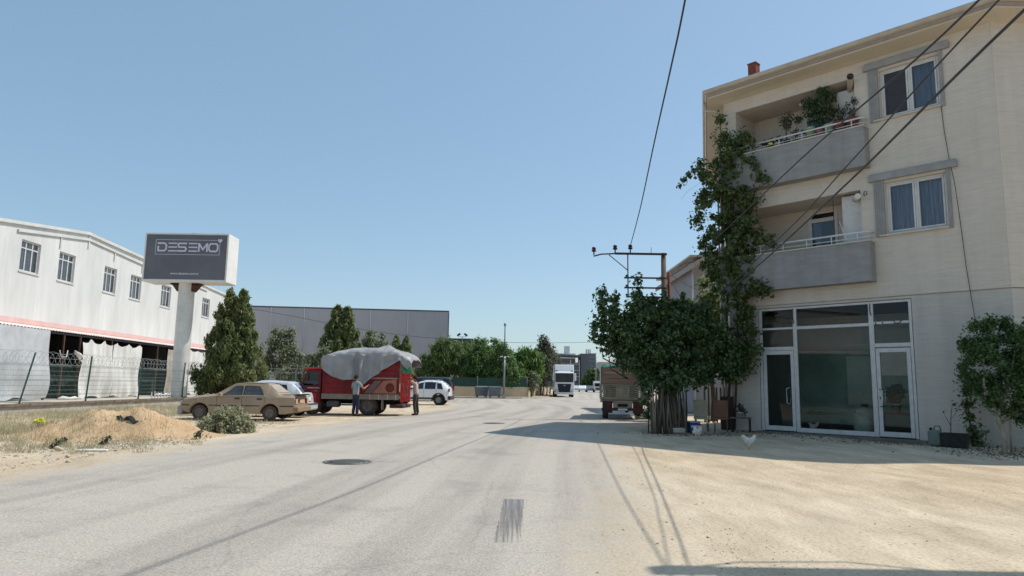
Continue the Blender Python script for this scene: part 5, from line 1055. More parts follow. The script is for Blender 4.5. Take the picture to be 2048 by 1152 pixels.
# frame: x forward (towards the left of the picture), near side is y = 0, far side y = -2.0
BW = -2.0
MB().box(0.02, 3.48, BW, 0, .74, .86).build('bed_floor', M_wood, rt)
for yy, nm in ((0, 1), (BW, -1)):
    b = MB(); b.box(.02, 3.46, yy - .02, yy + .02, .94, 2.02)
    for z in (1.16, 1.36, 1.72, 1.9): b.box(.05, 3.44, yy + nm * .02, yy + nm * .045, z, z + .035)
    b.box(.02, 1.25, yy - .02, yy + .02, 2.021, 2.22)
    sp_ = b.build('side_panel', M_redp, rt)
    MB().add([(.02, yy, 2.221), (.9, yy, 2.221), (.02, yy, 2.44), (.02, yy - .03, 2.221), (.9, yy - .03, 2.221), (.02, yy - .03, 2.44)], [(0, 1, 2), (3, 5, 4), (0, 2, 5, 3), (1, 4, 5, 2), (0, 3, 4, 1)]).build('side_panel_peak', M_redp, rt)
    MB().box(.02, 3.48, yy - .03, yy + .03, .70, .93).build('bottom_strip', M_strip, rt)
    if yy == 0:
        for x in (.15, .50, .90, 1.3): MB().box(x, x + .02, .031, .045, .70, .93).build('hinge', M_pvc, rt)
        y = .048
        MB().add([(.12, y, .97), (1.22, y, .97), (.72, y, 1.52), (.14, y, 1.58)], [(0, 1, 2, 3)]).build('painted_panel', M_oran, rt)
        MB().add([(1.25, y, .97), (1.58, y, .97), (1.1, y, 1.52), (.80, y, 1.52)], [(0, 1, 2, 3)]).build('painted_stripe', M_greyd, rt)
        MB().lathe([(.001, 0), (.20, 0), (.20, .004), (.001, .004)], 20, T(.42, .050, 1.22) @ RX90 @ Matrix.Scale(-1, 4, (0, 0, 1))).build('painted_disc', pm('brown_red', rgb(120, 50, 42), rgb(108, 44, 38), 3, .7), rt)
        MB().box(.1, 1.75, .046, .05, 1.60, 1.66).build('painted_line', M_strip, rt)
MB().box(3.44, 3.48, BW, 0, .94, 2.2).build('headboard', M_redp, rt)
# open red rear door leaf standing sideways at the near corner, far leaf, load
rd = MB(); rd.box(-.48, -.03, -.06, -.02, .62, 1.94)
for z in (.72, 1.05, 1.38, 1.70): rd.box(-.46, -.05, -.02, .01, z, z + .06)
rd.box(-.47, -.42, -.02, .02, .64, 1.92).box(-.10, -.05, -.02, .02, .64, 1.92).build('rear_door', M_redp2, rt)
MB().tube([(-.14, .03, 1.45), (-.2, .04, 1.2), (-.3, .04, 1.0), (-.33, .03, .9)], .012, 5).tube([(-.38, .03, 1.6), (-.38, .03, .9)], .016, 5).build('door_bar', M_strip, rt)
MB().bbox(-.15, .45, -1.8, -.1, .34, .50, .03).build('rear_bumper', M_redb, rt)
for s, yy in ((1, -.22), (-1, BW + .22)):
    wheel(rt, 1.42, yy, .42, .30, s, M_tyre2, M_hub); wheel(rt, 3.95, yy, .42, .26, s, M_tyre2, M_hub)
    MB().box(.95, 1.9, yy - .14, yy + .14, .86, .90).build('mudguard', M_black, rt)
MB().box(.75, .80, -.30, -.05, .25, .70).build('mud_flap', M_strip, rt)
MB().box(.1, 4.0, -1.35, -.65, .48, .73).build('chassis', M_dark, rt); MB().bbox(2.72, 3.26, -.45, -.05, .34, .62, .05).build('fuel_tank', pm('dirty_grey', rgb(110, 104, 98), rgb(86, 80, 76), 4, .8), rt)
MB().box(2.0, 3.4, -.2, -.1, .42, .48).build('side_rail', M_dark, rt)
cabp = [(3.55, .50), (4.42, .50), (4.50, 1.2), (4.22, 1.98), (3.55, 2.0)]
cabm = T(0, 0, 0) @ RX90
MB().prism(cabp, .06, 1.94, RX90).build('cab', M_redp, rt, bevel=.05)
MB().prism([(3.50, 2.0), (4.34, 1.97), (4.30, 2.06), (3.50, 2.09)], .03, 1.97, RX90).build('cab_roof', M_redp2, rt, bevel=.02)
MB().add([(3.66, -.05, 1.28), (4.36, -.05, 1.28), (4.14, -.05, 1.86), (3.66, -.05, 1.86)], [(0, 1, 2, 3)]).build('door_window', M_carglass, rt)
MB().add([(3.70, -.058, 1.31), (4.30, -.058, 1.31), (4.10, -.058, 1.83), (3.70, -.058, 1.83)], [(0, 1, 2, 3)]).build('window_interior', pm('cab_inside', rgb(70, 78, 84), rgb(40, 46, 52), 3, .3, spec=.8), rt)
MB().tube([(3.6, -.04, 1.17), (4.44, -.04, 1.17)], .018, 6).build('door_trim', M_pvc, rt); MB().box(3.7, 3.82, -.05, -.03, 1.02, 1.06).build('door_handle', M_chrome, rt)
MB().add([(4.475, -.15, 1.3), (4.475, -1.85, 1.3), (4.26, -1.80, 1.88), (4.26, -.2, 1.88)], [(0, 1, 2, 3)]).build('windscreen', M_carglass, rt)
MB().tube([(4.3, .0, 1.3), (4.45, .12, 1.5), (4.45, .12, 1.7)], .014, 5).bbox(4.42, 4.48, .05, .2, 1.5, 1.8, .02).build('mirror', M_black, rt)
MB().bbox(4.45, 4.60, -1.95, -.05, .48, .72, .04).build('front_bumper', M_strip, rt)
# load under the sheet, and the sheet
Mrt = T(-4.87, 31.15, 0) @ Matrix.Rotation(R(176), 4, 'Z')
tagl = MB()
for (x0, x1, y0, y1, z0, z1) in ((.1, 1.1, -1.9, -.1, .9, 2.5), (1.15, 2.2, -1.9, -.1, .9, 2.55), (2.25, 3.35, -1.85, -.1, .9, 2.45)): tagl.bbox(x0, x1, y0, y1, z0, z1, .15)
tag(tagl.build('sacks', pm('sack_cloth', rgb(150, 140, 120), rgb(130, 120, 104), 4, .9), loc=(-4.87, 31.15, 0), rz=R(176)), 'bulky load hidden under the grey sheet in the red truck', 'sacks')
hem = [(-.62, 1.92), (-.3, 2.05), (-.02, 2.42), (.30, 2.24), (.75, 1.98), (1.2, 1.68), (1.52, 1.36), (1.64, 1.34), (1.85, 1.52), (2.1, 1.56), (2.51, 1.53), (2.98, 1.66), (3.3, 1.85), (3.52, 2.0)]
topl = [(-.62, 2.30), (-.45, 2.62), (-.2, 2.78), (.27, 2.90), (.72, 3.07), (1.07, 3.07), (1.62, 2.97), (2.31, 2.98), (2.82, 2.88), (3.38, 2.62), (3.52, 2.55)]
ipx = lambda tb, x: float(np.interp(x, [p[0] for p in tb], [p[1] for p in tb]))
def sheet(u, v):
    x = -.54 + 4.06 * u; zt_, zh = ipx(topl, x), ipx(hem, x); zhf = 1.7 if x > .1 else 2.15
    sh = min(zt_ - .02, 2.62 + .05 * math.sin(x * 4))              # shoulder height where the sheet turns down
    if u < .1: sh = zt_ - .25
    fold = .075 * math.sin((x - 1.6) * 13) * math.exp(-((x - 1.6) / .9) ** 2) + .035 * math.sin(x * 8 + 2) + .02 * math.sin(x * 19)
    pull = math.exp(-((x - 1.62) / .35) ** 2)
    if v < .38:                                                    # near drape
        t = v / .38; z = zh + (sh - zh) * t; y = .14 + (fold * 1.6 + .03 * math.sin(z * 9 + x * 5)) * (1 - t * .5) + .10 * pull * (1 - t) - .04 * t * t
        y += .05 * math.exp(-((x - .55) / .4) ** 2) * math.sin(t * 7)
    elif v < .72:
        t = (v - .38) / .34; a = math.pi * t; y = .06 - 1.04 * (1 - math.cos(a)); z = sh + (zt_ - sh) * math.sin(a) ** .8 + .025 * math.sin(x * 5 + y * 2.5) * math.sin(a) + .02 * math.sin(x * 7 + y * 5) + .015 * math.sin(x * 17 - y * 9)
    else:
        t = (v - .72) / .28; z = sh + (zhf - sh) * t; y = -2.03 - .05 * math.sin(x * 8 + z * 3) * t - .04
    if x < 0: z = z - (0.0 if v < .38 else .0); y = y * (1 - .0) if v > .38 else y * .8
    return Mrt @ Vector((x + .03 * math.sin(z * 6 + y * 2), y, z))
M_sheet = pm('grey_sheet', rgb(140, 139, 140), rgb(164, 161, 160), 1.3, .5, .5, 5, spec=.4)
tag(MB().grid(sheet, 110, 90).build('truck_tarpaulin', M_sheet, solid=.012), 'big grey tarpaulin sheet draped over the load of the red truck', 'tarpaulin')
tag(MB().grid(lambda u, v: Mrt @ Vector((-.50 + .36 * u + .03 * math.sin(v * 9), .0 + .05 * math.sin(u * 7), 1.86 + .26 * v + .02 * math.sin(u * 12))), 12, 8).build('green_bag', pm('green_plastic', rgb(64, 150, 120), rgb(50, 128, 102), 5, .5), solid=.05), 'small green plastic bag at the rear corner of the red truck', 'bag')

# ---------------- waste containers
for i, (x, y, rz, lab) in enumerate(((-1.62, 72.9, .1, 'right hand galvanised waste container by the garden wall kerb'), (-3.0, 73.4, .25, 'left hand galvanised waste container in the shade by the garden wall'))):
    if i == 0:
        e = wc = empty('waste_container', (x, y, 0), rz, lab, 'waste container', 'waste containers by the garden wall')
        MB().prism([(-.56, .28), (.56, .28), (.64, 1.1), (-.64, 1.1)], -.42, .42, RX90).build('bin', pm('bin_grey', rgb(116, 122, 128), rgb(98, 104, 110), 3, .5, metal=.3), e, bevel=.03)
        MB().prism([(-.46, 1.1), (.46, 1.1), (.40, 1.24), (-.40, 1.24)], -.66, .66, Matrix.Rotation(R(90), 4, 'Z') @ RX90).build('lid', M_steel, e, bevel=.03)
        for sx in (-.45, .45):
            for sy in (-.3, .3): MB().box(sx - .03, sx + .03, sy - .03, sy + .03, .16, .28).lathe([(.001, -.03), (.09, -.03), (.09, .03), (.001, .03)], 10, T(sx, sy, .09) @ RX90).build('castor', M_black, e)
        for s in (-1, 1): MB().tube([(s * .62, -.2, 1.0), (s * .72, -.2, 1.0), (s * .72, .2, 1.0), (s * .62, .2, 1.0)], .02, 5).build('handle', M_steel, e)
    else:
        c = copy_tree(wc); c.location = (x, y, 0); c.rotation_euler = (0, 0, rz); c['label'] = lab
# ================================================= VEGETATION
L_mul = leafmat('mulberry_leaf', (.052, .09, .032), (.08, .13, .044), (.12, .175, .06), .22, .5)
L_vine = leafmat('vine_leaf', (.06, .085, .03), (.09, .125, .042), (.13, .17, .06), .25, .55)
L_thuja = leafmat('conifer_leaf', (.10, .125, .05), (.15, .18, .07), (.21, .24, .09), .28, .75)
L_olive = leafmat('olive_leaf', (.13, .15, .085), (.18, .20, .115), (.24, .26, .155), .22, .6)
L_bright = leafmat('broad_leaf', (.07, .13, .04), (.11, .19, .06), (.16, .26, .085), .35, .5)
L_pine = leafmat('pine_needle', (.09, .14, .045), (.13, .19, .06), (.18, .25, .08), .25, .6)
L_greyg = leafmat('dusty_leaf', (.075, .085, .05), (.10, .11, .07), (.13, .14, .09), .15, .7)
L_shrub = leafmat('shrub_leaf', (.04, .085, .03), (.07, .13, .04), (.12, .20, .06), .3, .45)
L_bush = leafmat('bush_leaf', (.22, .235, .13), (.33, .335, .20), (.45, .44, .30), .25, .8)
L_straw = leafmat('dry_grass_blade', (.40, .31, .17), (.50, .40, .24), (.60, .50, .32), .15, .9)
L_weed = leafmat('weed_blade', (.27, .25, .15), (.38, .35, .22), (.50, .45, .30), .3, .9)
def limbs(e, base, cl, r0, name='trunk', mat=None, k=14, fork=.35):
    b = MB(); base = Vector(base); cs = sorted(cl, key=lambda c: -c[3])[:k]
    ctr = Vector((sum(c[0] for c in cs) / len(cs), sum(c[1] for c in cs) / len(cs), min(c[2] for c in cs)))
    fk = base + (ctr - base) * fork + Vector((.05, .03, 0)); fk.z = base.z + (ctr.z - base.z) * max(fork, .5)
    b.tube([base, (base + fk) / 2 + Vector((.04, -.03, 0)), fk], [r0 * 1.25, r0, r0 * .85], 10)
    for c in cs:
        p = Vector(c[:3]); mid = fk + (p - fk) * .5 + Vector((random.uniform(-.1, .1), random.uniform(-.1, .1), .08 * (p - fk).length))
        b.tube([fk, mid, p], [r0 * .5, r0 * .3, r0 * .08], 6)
    return b.build(name, mat or M_bark, e)
def relc(cl, o): return [(c[0] - o[0], c[1] - o[1], c[2] - o[2], c[3]) for c in cl]
MUL = [(5.66, 24.3, 2.89, 1.56), (4.7, 23.8, 3.01, 1.36), (6.95, 24.6, 2.75, 1.31), (3.71, 23.4, 2.97, 0.83), (3.33, 23.4, 3.63, 0.43), (3.04, 23.4, 4.22, 0.33), (2.96, 23.4, 4.56, 0.2), (3.46, 23.6, 4.33, 0.24), (4.33, 24.0, 5.09, 0.21), (4.29, 24.0, 4.57, 0.27), (4.38, 24.0, 4.05, 0.41), (4.97, 24.2, 3.99, 0.48), (5.7, 24.4, 4.02, 0.52), (6.59, 24.8, 3.81, 0.6), (2.81, 23.3, 3.45, 0.23), (2.94, 23.3, 2.95, 0.27), (3.2, 23.3, 2.6, 0.2), (3.95, 23.4, 2.4, 0.45), (4.7, 23.6, 1.9, 0.62), (4.85, 22.8, 1.75, .36), (5.5, 23.0, 1.6, .40), (4.6, 22.9, 1.5, .30), (5.0, 22.9, 1.55, .34), (5.52, 23.8, 1.8, 0.6), (6.2, 23.4, 1.85, .36), (6.59, 24.3, 2.05, 0.6), (7.42, 24.3, 2.2, 0.5), (7.86, 24.2, 2.4, 0.52), (5.66, 25.0, 3.64, 0.89)]
o_ = (5.1, 23.6, 0)
mt = empty('mulberry_tree', o_, 0, 'dense dark green mulberry tree with upright shoots at the corner of the apartment building', 'tree')
cl = [(c[0], c[1], c[2], c[3] * (.86 if c[3] > .5 else 1)) for c in relc(MUL, o_)]
for sx_, sy_, z0_, z1_ in ((3.02, 23.4, 3.9, 4.75), (3.45, 23.5, 3.7, 4.6), (3.8, 23.6, 3.4, 4.3), (4.33, 24, 3.9, 5.35), (4.75, 24, 3.8, 4.6), (5.25, 24.2, 4.2, 4.75), (2.72, 23.3, 3.0, 3.75), (5.9, 24.3, 4.2, 4.7)):
    for k_ in range(9):
        t_ = k_ / 8; cl.append((sx_ - 5.1 + .05 * math.sin(k_ * 2.1) + .1 * t_, sy_ - 23.6, z0_ + (z1_ - z0_) * t_, .15 - .08 * t_))
def spray(cl, n, r0, seed):   # break a list of clumps into many small ones so that gaps and an uneven outline show
    q = random.Random(seed); out = []
    for c in cl:
        m_ = max(1, int(n * (c[3] / .8) ** 2))
        if c[3] < .35: out.append(c); continue
        for _ in range(m_):
            while True:
                d = Vector((q.uniform(-1, 1), q.uniform(-1, 1), q.uniform(-1, 1)))
                if d.length <= 1: break
            d = d.normalized() * (d.length ** .45); out.append((c[0] + d.x * c[3] * .92, c[1] + d.y * c[3] * .92, c[2] + d.z * c[3] * .92, r0 * q.uniform(.6, 1.3)))
    return out
leaves('crown', spray(cl, 46, .22, 1), 64000, .082, L_mul, mt, up=.5, elong=1.3, droop=.8, shell=.1)
limbs(mt, (.15, .1, 0), cl, .11, k=8)
sh = MB()
for c in [c for c in cl if .16 < c[3] < .35]: sh.tube([(c[0] * .7 + .1, c[1] * .7, c[2] - .9), (c[0] * .95, c[1] * .95, c[2] - .6), (c[0], c[1], c[2] + .15)], [.03, .02, .006], 5)
sh.build('shoot', M_bark, mt)
# loose sprig at the left foot of the mulberry
e = empty('young_sapling', (4.42, 22.8, 0), 0, 'thin leafy sapling at the left edge of the leaning poles', 'sapling')
cl2 = [(0, 0, 1.2, .16), (-.1, 0, .95, .14), (.05, 0, .75, .13), (-.15, 0, 1.35, .12), (.1, 0, 1.45, .15), (-.05, 0, .55, .12)]
leaves('foliage', cl2, 420, .085, L_mul, e, elong=1.3, shell=.1); MB().tube([(0, 0, 0), (.02, 0, .8), (0, 0, 1.6)], [.02, .015, .005], 5).build('stem', M_bark, e)
VINE = [(7.52, 24.62, 11.16, 0.2), (7.62, 24.51, 10.45, 0.3), (7.7, 24.43, 9.77, 0.55), (8.11, 23.99, 10.0, 0.40), (7.41, 24.73, 9.11, 0.66), (7.81, 24.31, 8.71, 0.62), (8.28, 23.81, 9.2, 0.36), (8.5, 23.57, 8.74, 0.24), (8.71, 23.35, 8.57, 0.16), (6.93, 25.25, 9.65, 0.2), (6.75, 25.43, 9.5, 0.14), (6.6, 25.6, 9.36, 0.13), (6.45, 25.75, 9.2, 0.11), (6.32, 25.89, 9.02, 0.10), (7.32, 24.83, 8.01, 0.66), (7.93, 24.18, 7.86, 0.6), (6.98, 25.2, 8.29, 0.25), (6.82, 25.37, 7.58, 0.25), (8.26, 23.84, 7.95, 0.30), (7.24, 24.92, 7.11, 0.55), (7.78, 24.35, 6.9, 0.65), (8.23, 23.86, 6.89, 0.5), (8.54, 23.54, 6.56, 0.33), (8.78, 23.28, 6.25, 0.16), (6.95, 25.23, 6.61, 0.25), (7.42, 24.72, 5.97, 0.6), (7.95, 24.16, 5.79, 0.6), (7.07, 25.1, 5.57, 0.33), (7.61, 24.53, 5.04, 0.6), (8.12, 23.98, 4.97, 0.55), (8.44, 23.65, 4.84, 0.30), (8.65, 23.41, 4.73, 0.16), (7.78, 24.34, 4.14, 0.7), (8.16, 23.94, 3.76, 0.5), (7.89, 24.22, 3.09, 0.75), (8.2, 23.9, 2.73, 0.36), (8.10, 23.95, 2.2, 0.33), (7.62, 24.52, 2.41, 0.7)]
o_ = (7.55, 24.75, 0)
vn = empty('grape_vine', o_, 0, 'tall climbing vine covering the left corner of the apartment building up to the roof', 'climbing plant')
cl = relc(VINE, o_)
cl = [(c[0], c[1], c[2], c[3] * (1.08 if c[2] > 4.5 else .82)) for c in cl]
leaves('foliage', spray(cl, 36, .16, 5), 33000, .088, L_vine, vn, up=.1, elong=1.1, droop=1.2, shell=.1)
b = MB()
b.tube([(0, 0, 0), (.1, -.1, 2), (.05, -.05, 4), (.15, -.15, 6), (0, 0, 8), (.05, -.1, 10), (-.03, -.12, 11.2)], [.06, .05, .045, .04, .03, .02, .008], 7)
b.tube([(.2, -.1, 0), (.3, -.3, 2.5), (.35, -.4, 5), (.3, -.3, 7.5), (.4, -.5, 10)], [.04, .035, .03, .02, .01], 6)
for k, (i, j) in enumerate(((4, 9), (4, 10), (9, 13), (7, 8), (18, 15), (21, 23), (28, 31), (5, 16), (19, 24), (16, 17), (20, 22))):
    p, q = Vector(cl[i][:3]), Vector(cl[j][:3]); b.tube([p, (p + q) / 2 + Vector((0, 0, .12)), q], [.015, .011, .004], 5)
b.build('stem', M_bark, vn)
MB().tube([(-.62 - .0, .35, 8.95), (-1.0, .9, 8.75), (-1.2, 1.1, 8.5)], .004, 4).build('tendril', M_bark, vn)
# yellow-green tree behind, right-hand shrub, wall climber
o_ = (8.9, 31.2, 0); e = empty('walnut_tree', o_, 0, 'yellow green leafy tree in sunlight between the mulberry and the neighbour house', 'tree')
cl = [(-.2, 0, 4.4, .9), (.4, 0, 5.1, .8), (-.7, 0, 4.8, .5), (.0, 0, 5.8, .55), (.6, .2, 6.0, .4), (.2, 0, 3.5, 1.0), (-1.1, 0, 5.1, .25)]
leaves('crown', spray(cl, 12, .25, 8), 6500, .13, leafmat('yellow_green_leaf', (.09, .13, .03), (.14, .18, .05), (.20, .24, .08), .35), e, up=.3, elong=1.5, shell=.1); limbs(e, (0, 0, 0), cl, .12)
SHR = [(12.02, 18.0, 2.76, 0.42), (12.55, 18.0, 2.9, 0.40), (12.91, 17.8, 2.76, 0.51), (12.1, 17.8, 2.24, 0.57), (12.51, 17.5, 2.12, 0.62), (11.73, 18.0, 2.24, 0.22), (11.62, 18.0, 1.75, 0.18), (12.16, 17.6, 1.5, 0.50), (12.56, 17.4, 1.38, 0.5), (12.06, 18.2, 3.16, 0.14), (12.71, 18.0, 3.28, 0.12), (13.2, 17.6, 2.4, .6), (13.1, 17.3, 1.6, .5), (12.36, 18.0, 3.25, .12), (12.5, 17.3, 1.05, .32), (13.0, 17.2, 1.0, .4), (12.0, 17.7, 1.45, .35), (12.8, 17.4, 2.5, .5), (11.6, 18, 2.6, .12), (11.5, 18, 2.05, .12)]
o_ = (12.0, 17.45, 0); e = empty('pomegranate_shrub', o_, 0, 'bright green shrub tree with a pale bent trunk against the wall at the right edge', 'shrub')
cl = relc(SHR, o_)
leaves('crown', spray([(c[0], c[1], c[2], c[3] * 1.12) for c in cl], 34, .15, 11), 36000, .040, L_shrub, e, up=.4, elong=1.9, shell=.1)
b = MB(); b.tube([(-.03, -.1, -.05), (.05, -.05, .35), (-.04, 0, .75), (.08, .05, 1.2)], [.07, .06, .05, .045], 8); b.tube([(.08, .05, 1.1), (.4, .1, 1.7), (.6, .1, 2.6)], [.04, .03, .015], 6); b.tube([(.02, 0, .8), (-.2, .2, 1.6), (0, .4, 2.8)], [.035, .025, .012], 6); b.tube([(.05, 0, .7), (.6, -.1, 1.2), (1.1, -.1, 1.9)], [.035, .025, .012], 6)
b.tube([(.15, -.1, 0), (.22, -.02, .6), (.3, 0, 1.3)], [.03, .025, .02], 6)
b.build('trunk', pm('pale_bark', rgb(172, 160, 140), rgb(130, 118, 100), 8, .9, .4, 25, stretch=(1, 1, .4)), e)
e = empty('wall_climber', (12.35, 19.25, 0), 0, 'dark climbing plant in a narrow column on the wall left of the bright shrub', 'climbing plant')
cl = [(0, -.05, 1.9, .2), (.05, -.05, 1.5, .24), (0, -.05, 1.1, .2), (.06, -.05, .75, .18), (.1, -.05, .4, .2), (.15, -.1, .15, .25), (-.02, 0, 2.15, .12)]
leaves('foliage', cl, 1900, .06, L_mul, e, elong=1.2, shell=.1); MB().tube([(.1, 0, 0), (.05, 0, 1), (0, 0, 2.1)], [.03, .02, .008], 6).build('stem', M_bark, e)
# conifers in the yard
def conifer(x, y, h, rad, seed, n, label, twins=2, name='conifer', size=.10, sep=.8):
    q = random.Random(seed); e = empty(name, (x, y, .3), 0, label, 'conifer', 'conifers along the yard')
    cl = []
    tips = [(-sep / 2, 0, h), (sep / 2, .1, h * .995)][:twins] if twins > 1 else [(0, 0, h)]
    for tx, ty, th in tips:
        for k in range(150 // twins * 2):
            t = q.random() ** .8; z = th * (.04 + .96 * t); r_ = rad * ((1 - t) ** .72 * .92 + .03) * (.82 + .3 * q.random()); r_ *= min(1, .5 + z / th * 4)
            a = q.uniform(0, 2 * math.pi); rr = r_ * q.random() ** .35
            cx = tx * (.7 + .3 * t); cl.append((cx + rr * math.cos(a), ty + rr * math.sin(a), z, .10 + .20 * (1 - t) * q.uniform(.7, 1.4)))
    tot = leaves('crown', cl, n, size, L_thuja, e, up=.2, elong=2.4, droop=-3.0, flat=1.7, shell=.1)
    MB().tube([(0, 0, -.1), (0, 0, h * .75)], [.12, .04], 8).build('trunk', M_bark, e)
    return e
conifer(-17.45, 44.2, 6.75, 2.05, 1, 75000, 'largest twin topped conifer right of the billboard column')
conifer(-13.3, 55, 7.0, 2.15, 2, 32000, 'twin topped conifer rising behind the red truck cab', size=.13)
conifer(-9.1, 58.2, 4.95, 1.1, 3, 12000, 'smaller conifer behind the rear of the tarpaulin load', size=.13, twins=2, sep=.8)
def roundtree(x, y, cl, n, size, mat, label, name='garden_tree', trunk=.1, seed=3, k=10, r0=.3, grp='trees in the yards', **kw):
    e = empty(name, (x, y, 0), 0, label, 'tree', grp)
    leaves('crown', spray(cl, 12, r0, seed), n, size, mat, e, shell=.1, **kw); limbs(e, (0, 0, 0), cl, trunk, k=k); return e
roundtree(-17.0, 52, [(0, 0, 3.2, 1.2), (0, 0, 4.3, .95), (-.3, 0, 5.0, .45), (.5, 0, 4.9, .4), (.9, 0, 2.8, .9), (-1.0, 0, 2.7, .7)], 14000, .10, L_olive, 'rounded olive green tree between the big conifer and the red truck', r0=.35)
roundtree(-14.8, 50.5, [(0, 0, 2.2, 1.1), (.9, 0, 2.7, .9), (-1.0, 0, 1.9, .8), (1.9, 0, 2.3, .8), (1.0, 0, 3.4, .6)], 11000, .10, L_olive, 'low olive tree hanging over the fence left of the red cab', r0=.3)
roundtree(-11.2, 56.5, [(0, 0, 3.6, 1.4), (.3, 0, 4.7, .9), (-.8, 0, 3.2, 1.0), (1.2, 0, 3.4, 1.0), (-.2, 0, 5.3, .35)], 12000, .12, L_olive, 'dull green tree between the two twin conifers above the tarpaulin', r0=.35)
# trees in the walled garden (pines, broadleaves, a row down the side street)
def pine(x, y, cl, n, label, size=.5, seed=1, mat=None):
    e = empty('pine_tree', (x, y, 0), 0, label, 'tree', 'trees behind the garden wall')
    leaves('crown', spray(cl, 11, .5, seed), int(n * 1.6), size * .22, mat or L_pine, e, up=.1, elong=5, droop=-2.2, shell=.1); limbs(e, (0, 0, 0), cl, .13, k=8)
pine(-8.2, 80, [(0, 0, 3.9, 1.8), (.6, 0, 5.1, 1.3), (-1.4, 0, 3.4, 1.2), (1.7, 0, 4.3, 1.4), (.2, 0, 2.4, 1.9), (-2.4, 0, 2.3, 1.0)], 9000, 'rounded pine at the left end of the garden wall', seed=2)
pine(-6.0, 83, [(0, 0, 4.2, 1.6), (.6, 0, 5.4, 1.0), (-.7, 0, 5.2, .9), (1.0, 0, 3.2, 1.6)], 7000, 'second pine beside the floodlight mast', seed=3)
roundtree(-3.6, 79.5, [(0, 0, 3.6, 1.7), (.2, 0, 5.2, 1.2), (.1, 0, 6.3, .5), (1.4, 0, 3.8, 1.3), (-1.2, 0, 3.2, 1.2), (.9, 0, 2.2, 1.4), (-.6, 0, 2.0, 1.2)], 20000, .15, L_bright, 'dark green broadleaf tree right of the floodlight mast', grp='trees behind the garden wall', r0=.45, seed=4)
roundtree(-1.0, 78.5, [(0, 0, 3.4, 1.5), (.1, 0, 4.8, 1.0), (.1, 0, 5.7, .45), (1.2, 0, 2.9, 1.3), (-1.0, 0, 2.7, 1.2), (.4, 0, 1.9, 1.3)], 17000, .15, L_bright, 'broadleaf tree directly behind the camera pole', grp='trees behind the garden wall', r0=.45, seed=5)
roundtree(-2.2, 83.5, [(0, 0, 4.6, 1.3), (.1, 0, 6.2, .5), (-.9, 0, 4.0, 1.0)], 6000, .15, L_bright, 'broadleaf tree behind with a narrow top left of the camera pole', grp='trees behind the garden wall', r0=.45, seed=15)
pine(1.6, 83, [(0, 0, 4.0, 1.2), (.5, 0, 5.1, .7), (-.6, 0, 4.9, .6), (1.2, 0, 4.4, .9), (.3, 0, 2.8, 1.3), (-.9, 0, 3.1, 1.1), (1.5, 0, 2.8, 1.1)], 9000, 'bright upright tree cluster right of the camera pole', seed=6, mat=leafmat('spiky_leaf', (.08, .15, .03), (.11, .20, .045), (.16, .26, .06), .25))
rowt = [(3.6, 86, 5.4, L_greyg), (4.2, 92, 7.9, L_greyg), (5.0, 98, 7.2, L_greyg), (5.9, 106, 6.4, L_greyg), (7.0, 116, 6.8, L_greyg), (2.3, 79.5, 3.0, L_olive)]
for i, (x, y, h, lm) in enumerate(rowt):
    lab = ['first grey green street tree beside the wall corner', 'tallest grey green tree with a ragged top above the side street', 'grey green tree just left of the white lorry', 'street tree behind the white lorry, second to last', 'farthest street tree behind the white lorry', 'young sparse tree at the wall corner'][i]
    roundtree(x, y, [(0, 0, h * .72, h * .17), (.2, 0, h * .55, h * .2), (-.4, 0, h * .62, h * .15), (.5, 0, h * .8, h * .12), (-.1, 0, h * .93, h * .08), (0, 0, h * .38, h * .16)], 8000 if i < 5 else 2500, .15, lm, lab, name='street_tree', grp='street trees by the garden wall', r0=.36, seed=20 + i, trunk=.08)
roundtree(25.2, 214, [(0, 0, 3.5, 3.2), (-1.5, 0, 2.5, 2.4), (1.8, 0, 2.6, 2.4)], 4500, .5, L_mul, 'distant dark tree in front of the tall grey tower', r0=.8, grp='distant trees', trunk=.3)
# grey green bush on the near verge
e = empty('verge_bush', (-7.95, 20.0, 0), 0, 'dusty grey green bush on the dirt verge in front of the tan car', 'bush')
q = random.Random(4); cl = []
for k in range(260):
    a = q.uniform(0, 2 * math.pi); el = math.asin(q.random() ** 1.3); r_ = q.uniform(.4, 1.0); cl.append((.78 * r_ * math.cos(a) * math.cos(el), .62 * r_ * math.sin(a) * math.cos(el), .05 + .66 * r_ * math.sin(el) * (1 + .12 * math.sin(a * 3)), q.uniform(.05, .11)))
leaves('foliage', cl, 20000, .032, L_bush, e, up=.4, elong=2.2, shell=.1)
b = MB()
for c in cl[::2]: b.tube([(0, 0, 0), (c[0] * .5, c[1] * .5, c[2] * .45), (c[0], c[1], c[2] + .03)], [.012, .008, .003], 4)
b.build('twig', M_bark, e)

# ================================================= DIRT MOUND, WEEDS, PEBBLES
def mh(x, y):
    a = (x + 10.1) / 1.85; b_ = (y - 18.6) / 1.25; r_ = a * a + b_ * b_
    h = .66 * math.exp(-r_ * 1.25) + .17 * math.exp(-((x + 8.9) / .8) ** 2 - ((y - 18.3) / .9) ** 2) + .13 * math.exp(-((x + 11.4) / .9) ** 2 - ((y - 19) / 1.0) ** 2)
    n = .05 * math.sin(x * 5 + y * 3) + .03 * math.sin(x * 11 - y * 7) + .02 * math.sin(x * 23 + y * 19)
    return h * (1 + n * 1.6) + n * .25 * math.exp(-r_ * .6) - .055
MB().grid(lambda u, v: (-13.6 + 6.6 * u, 15.6 + 6.2 * v, mh(-13.6 + 6.6 * u, 15.6 + 6.2 * v)), 90, 84).build('dirt_mound', pm('orange_earth', (.44, .285, .155), (.57, .415, .255), 1.3, .95, .9, 18, lo=.3, hi=.68), kind='structure')
def scatter_px(n, fx, fy):
    return [(fx(), fy()) for _ in range(n)]
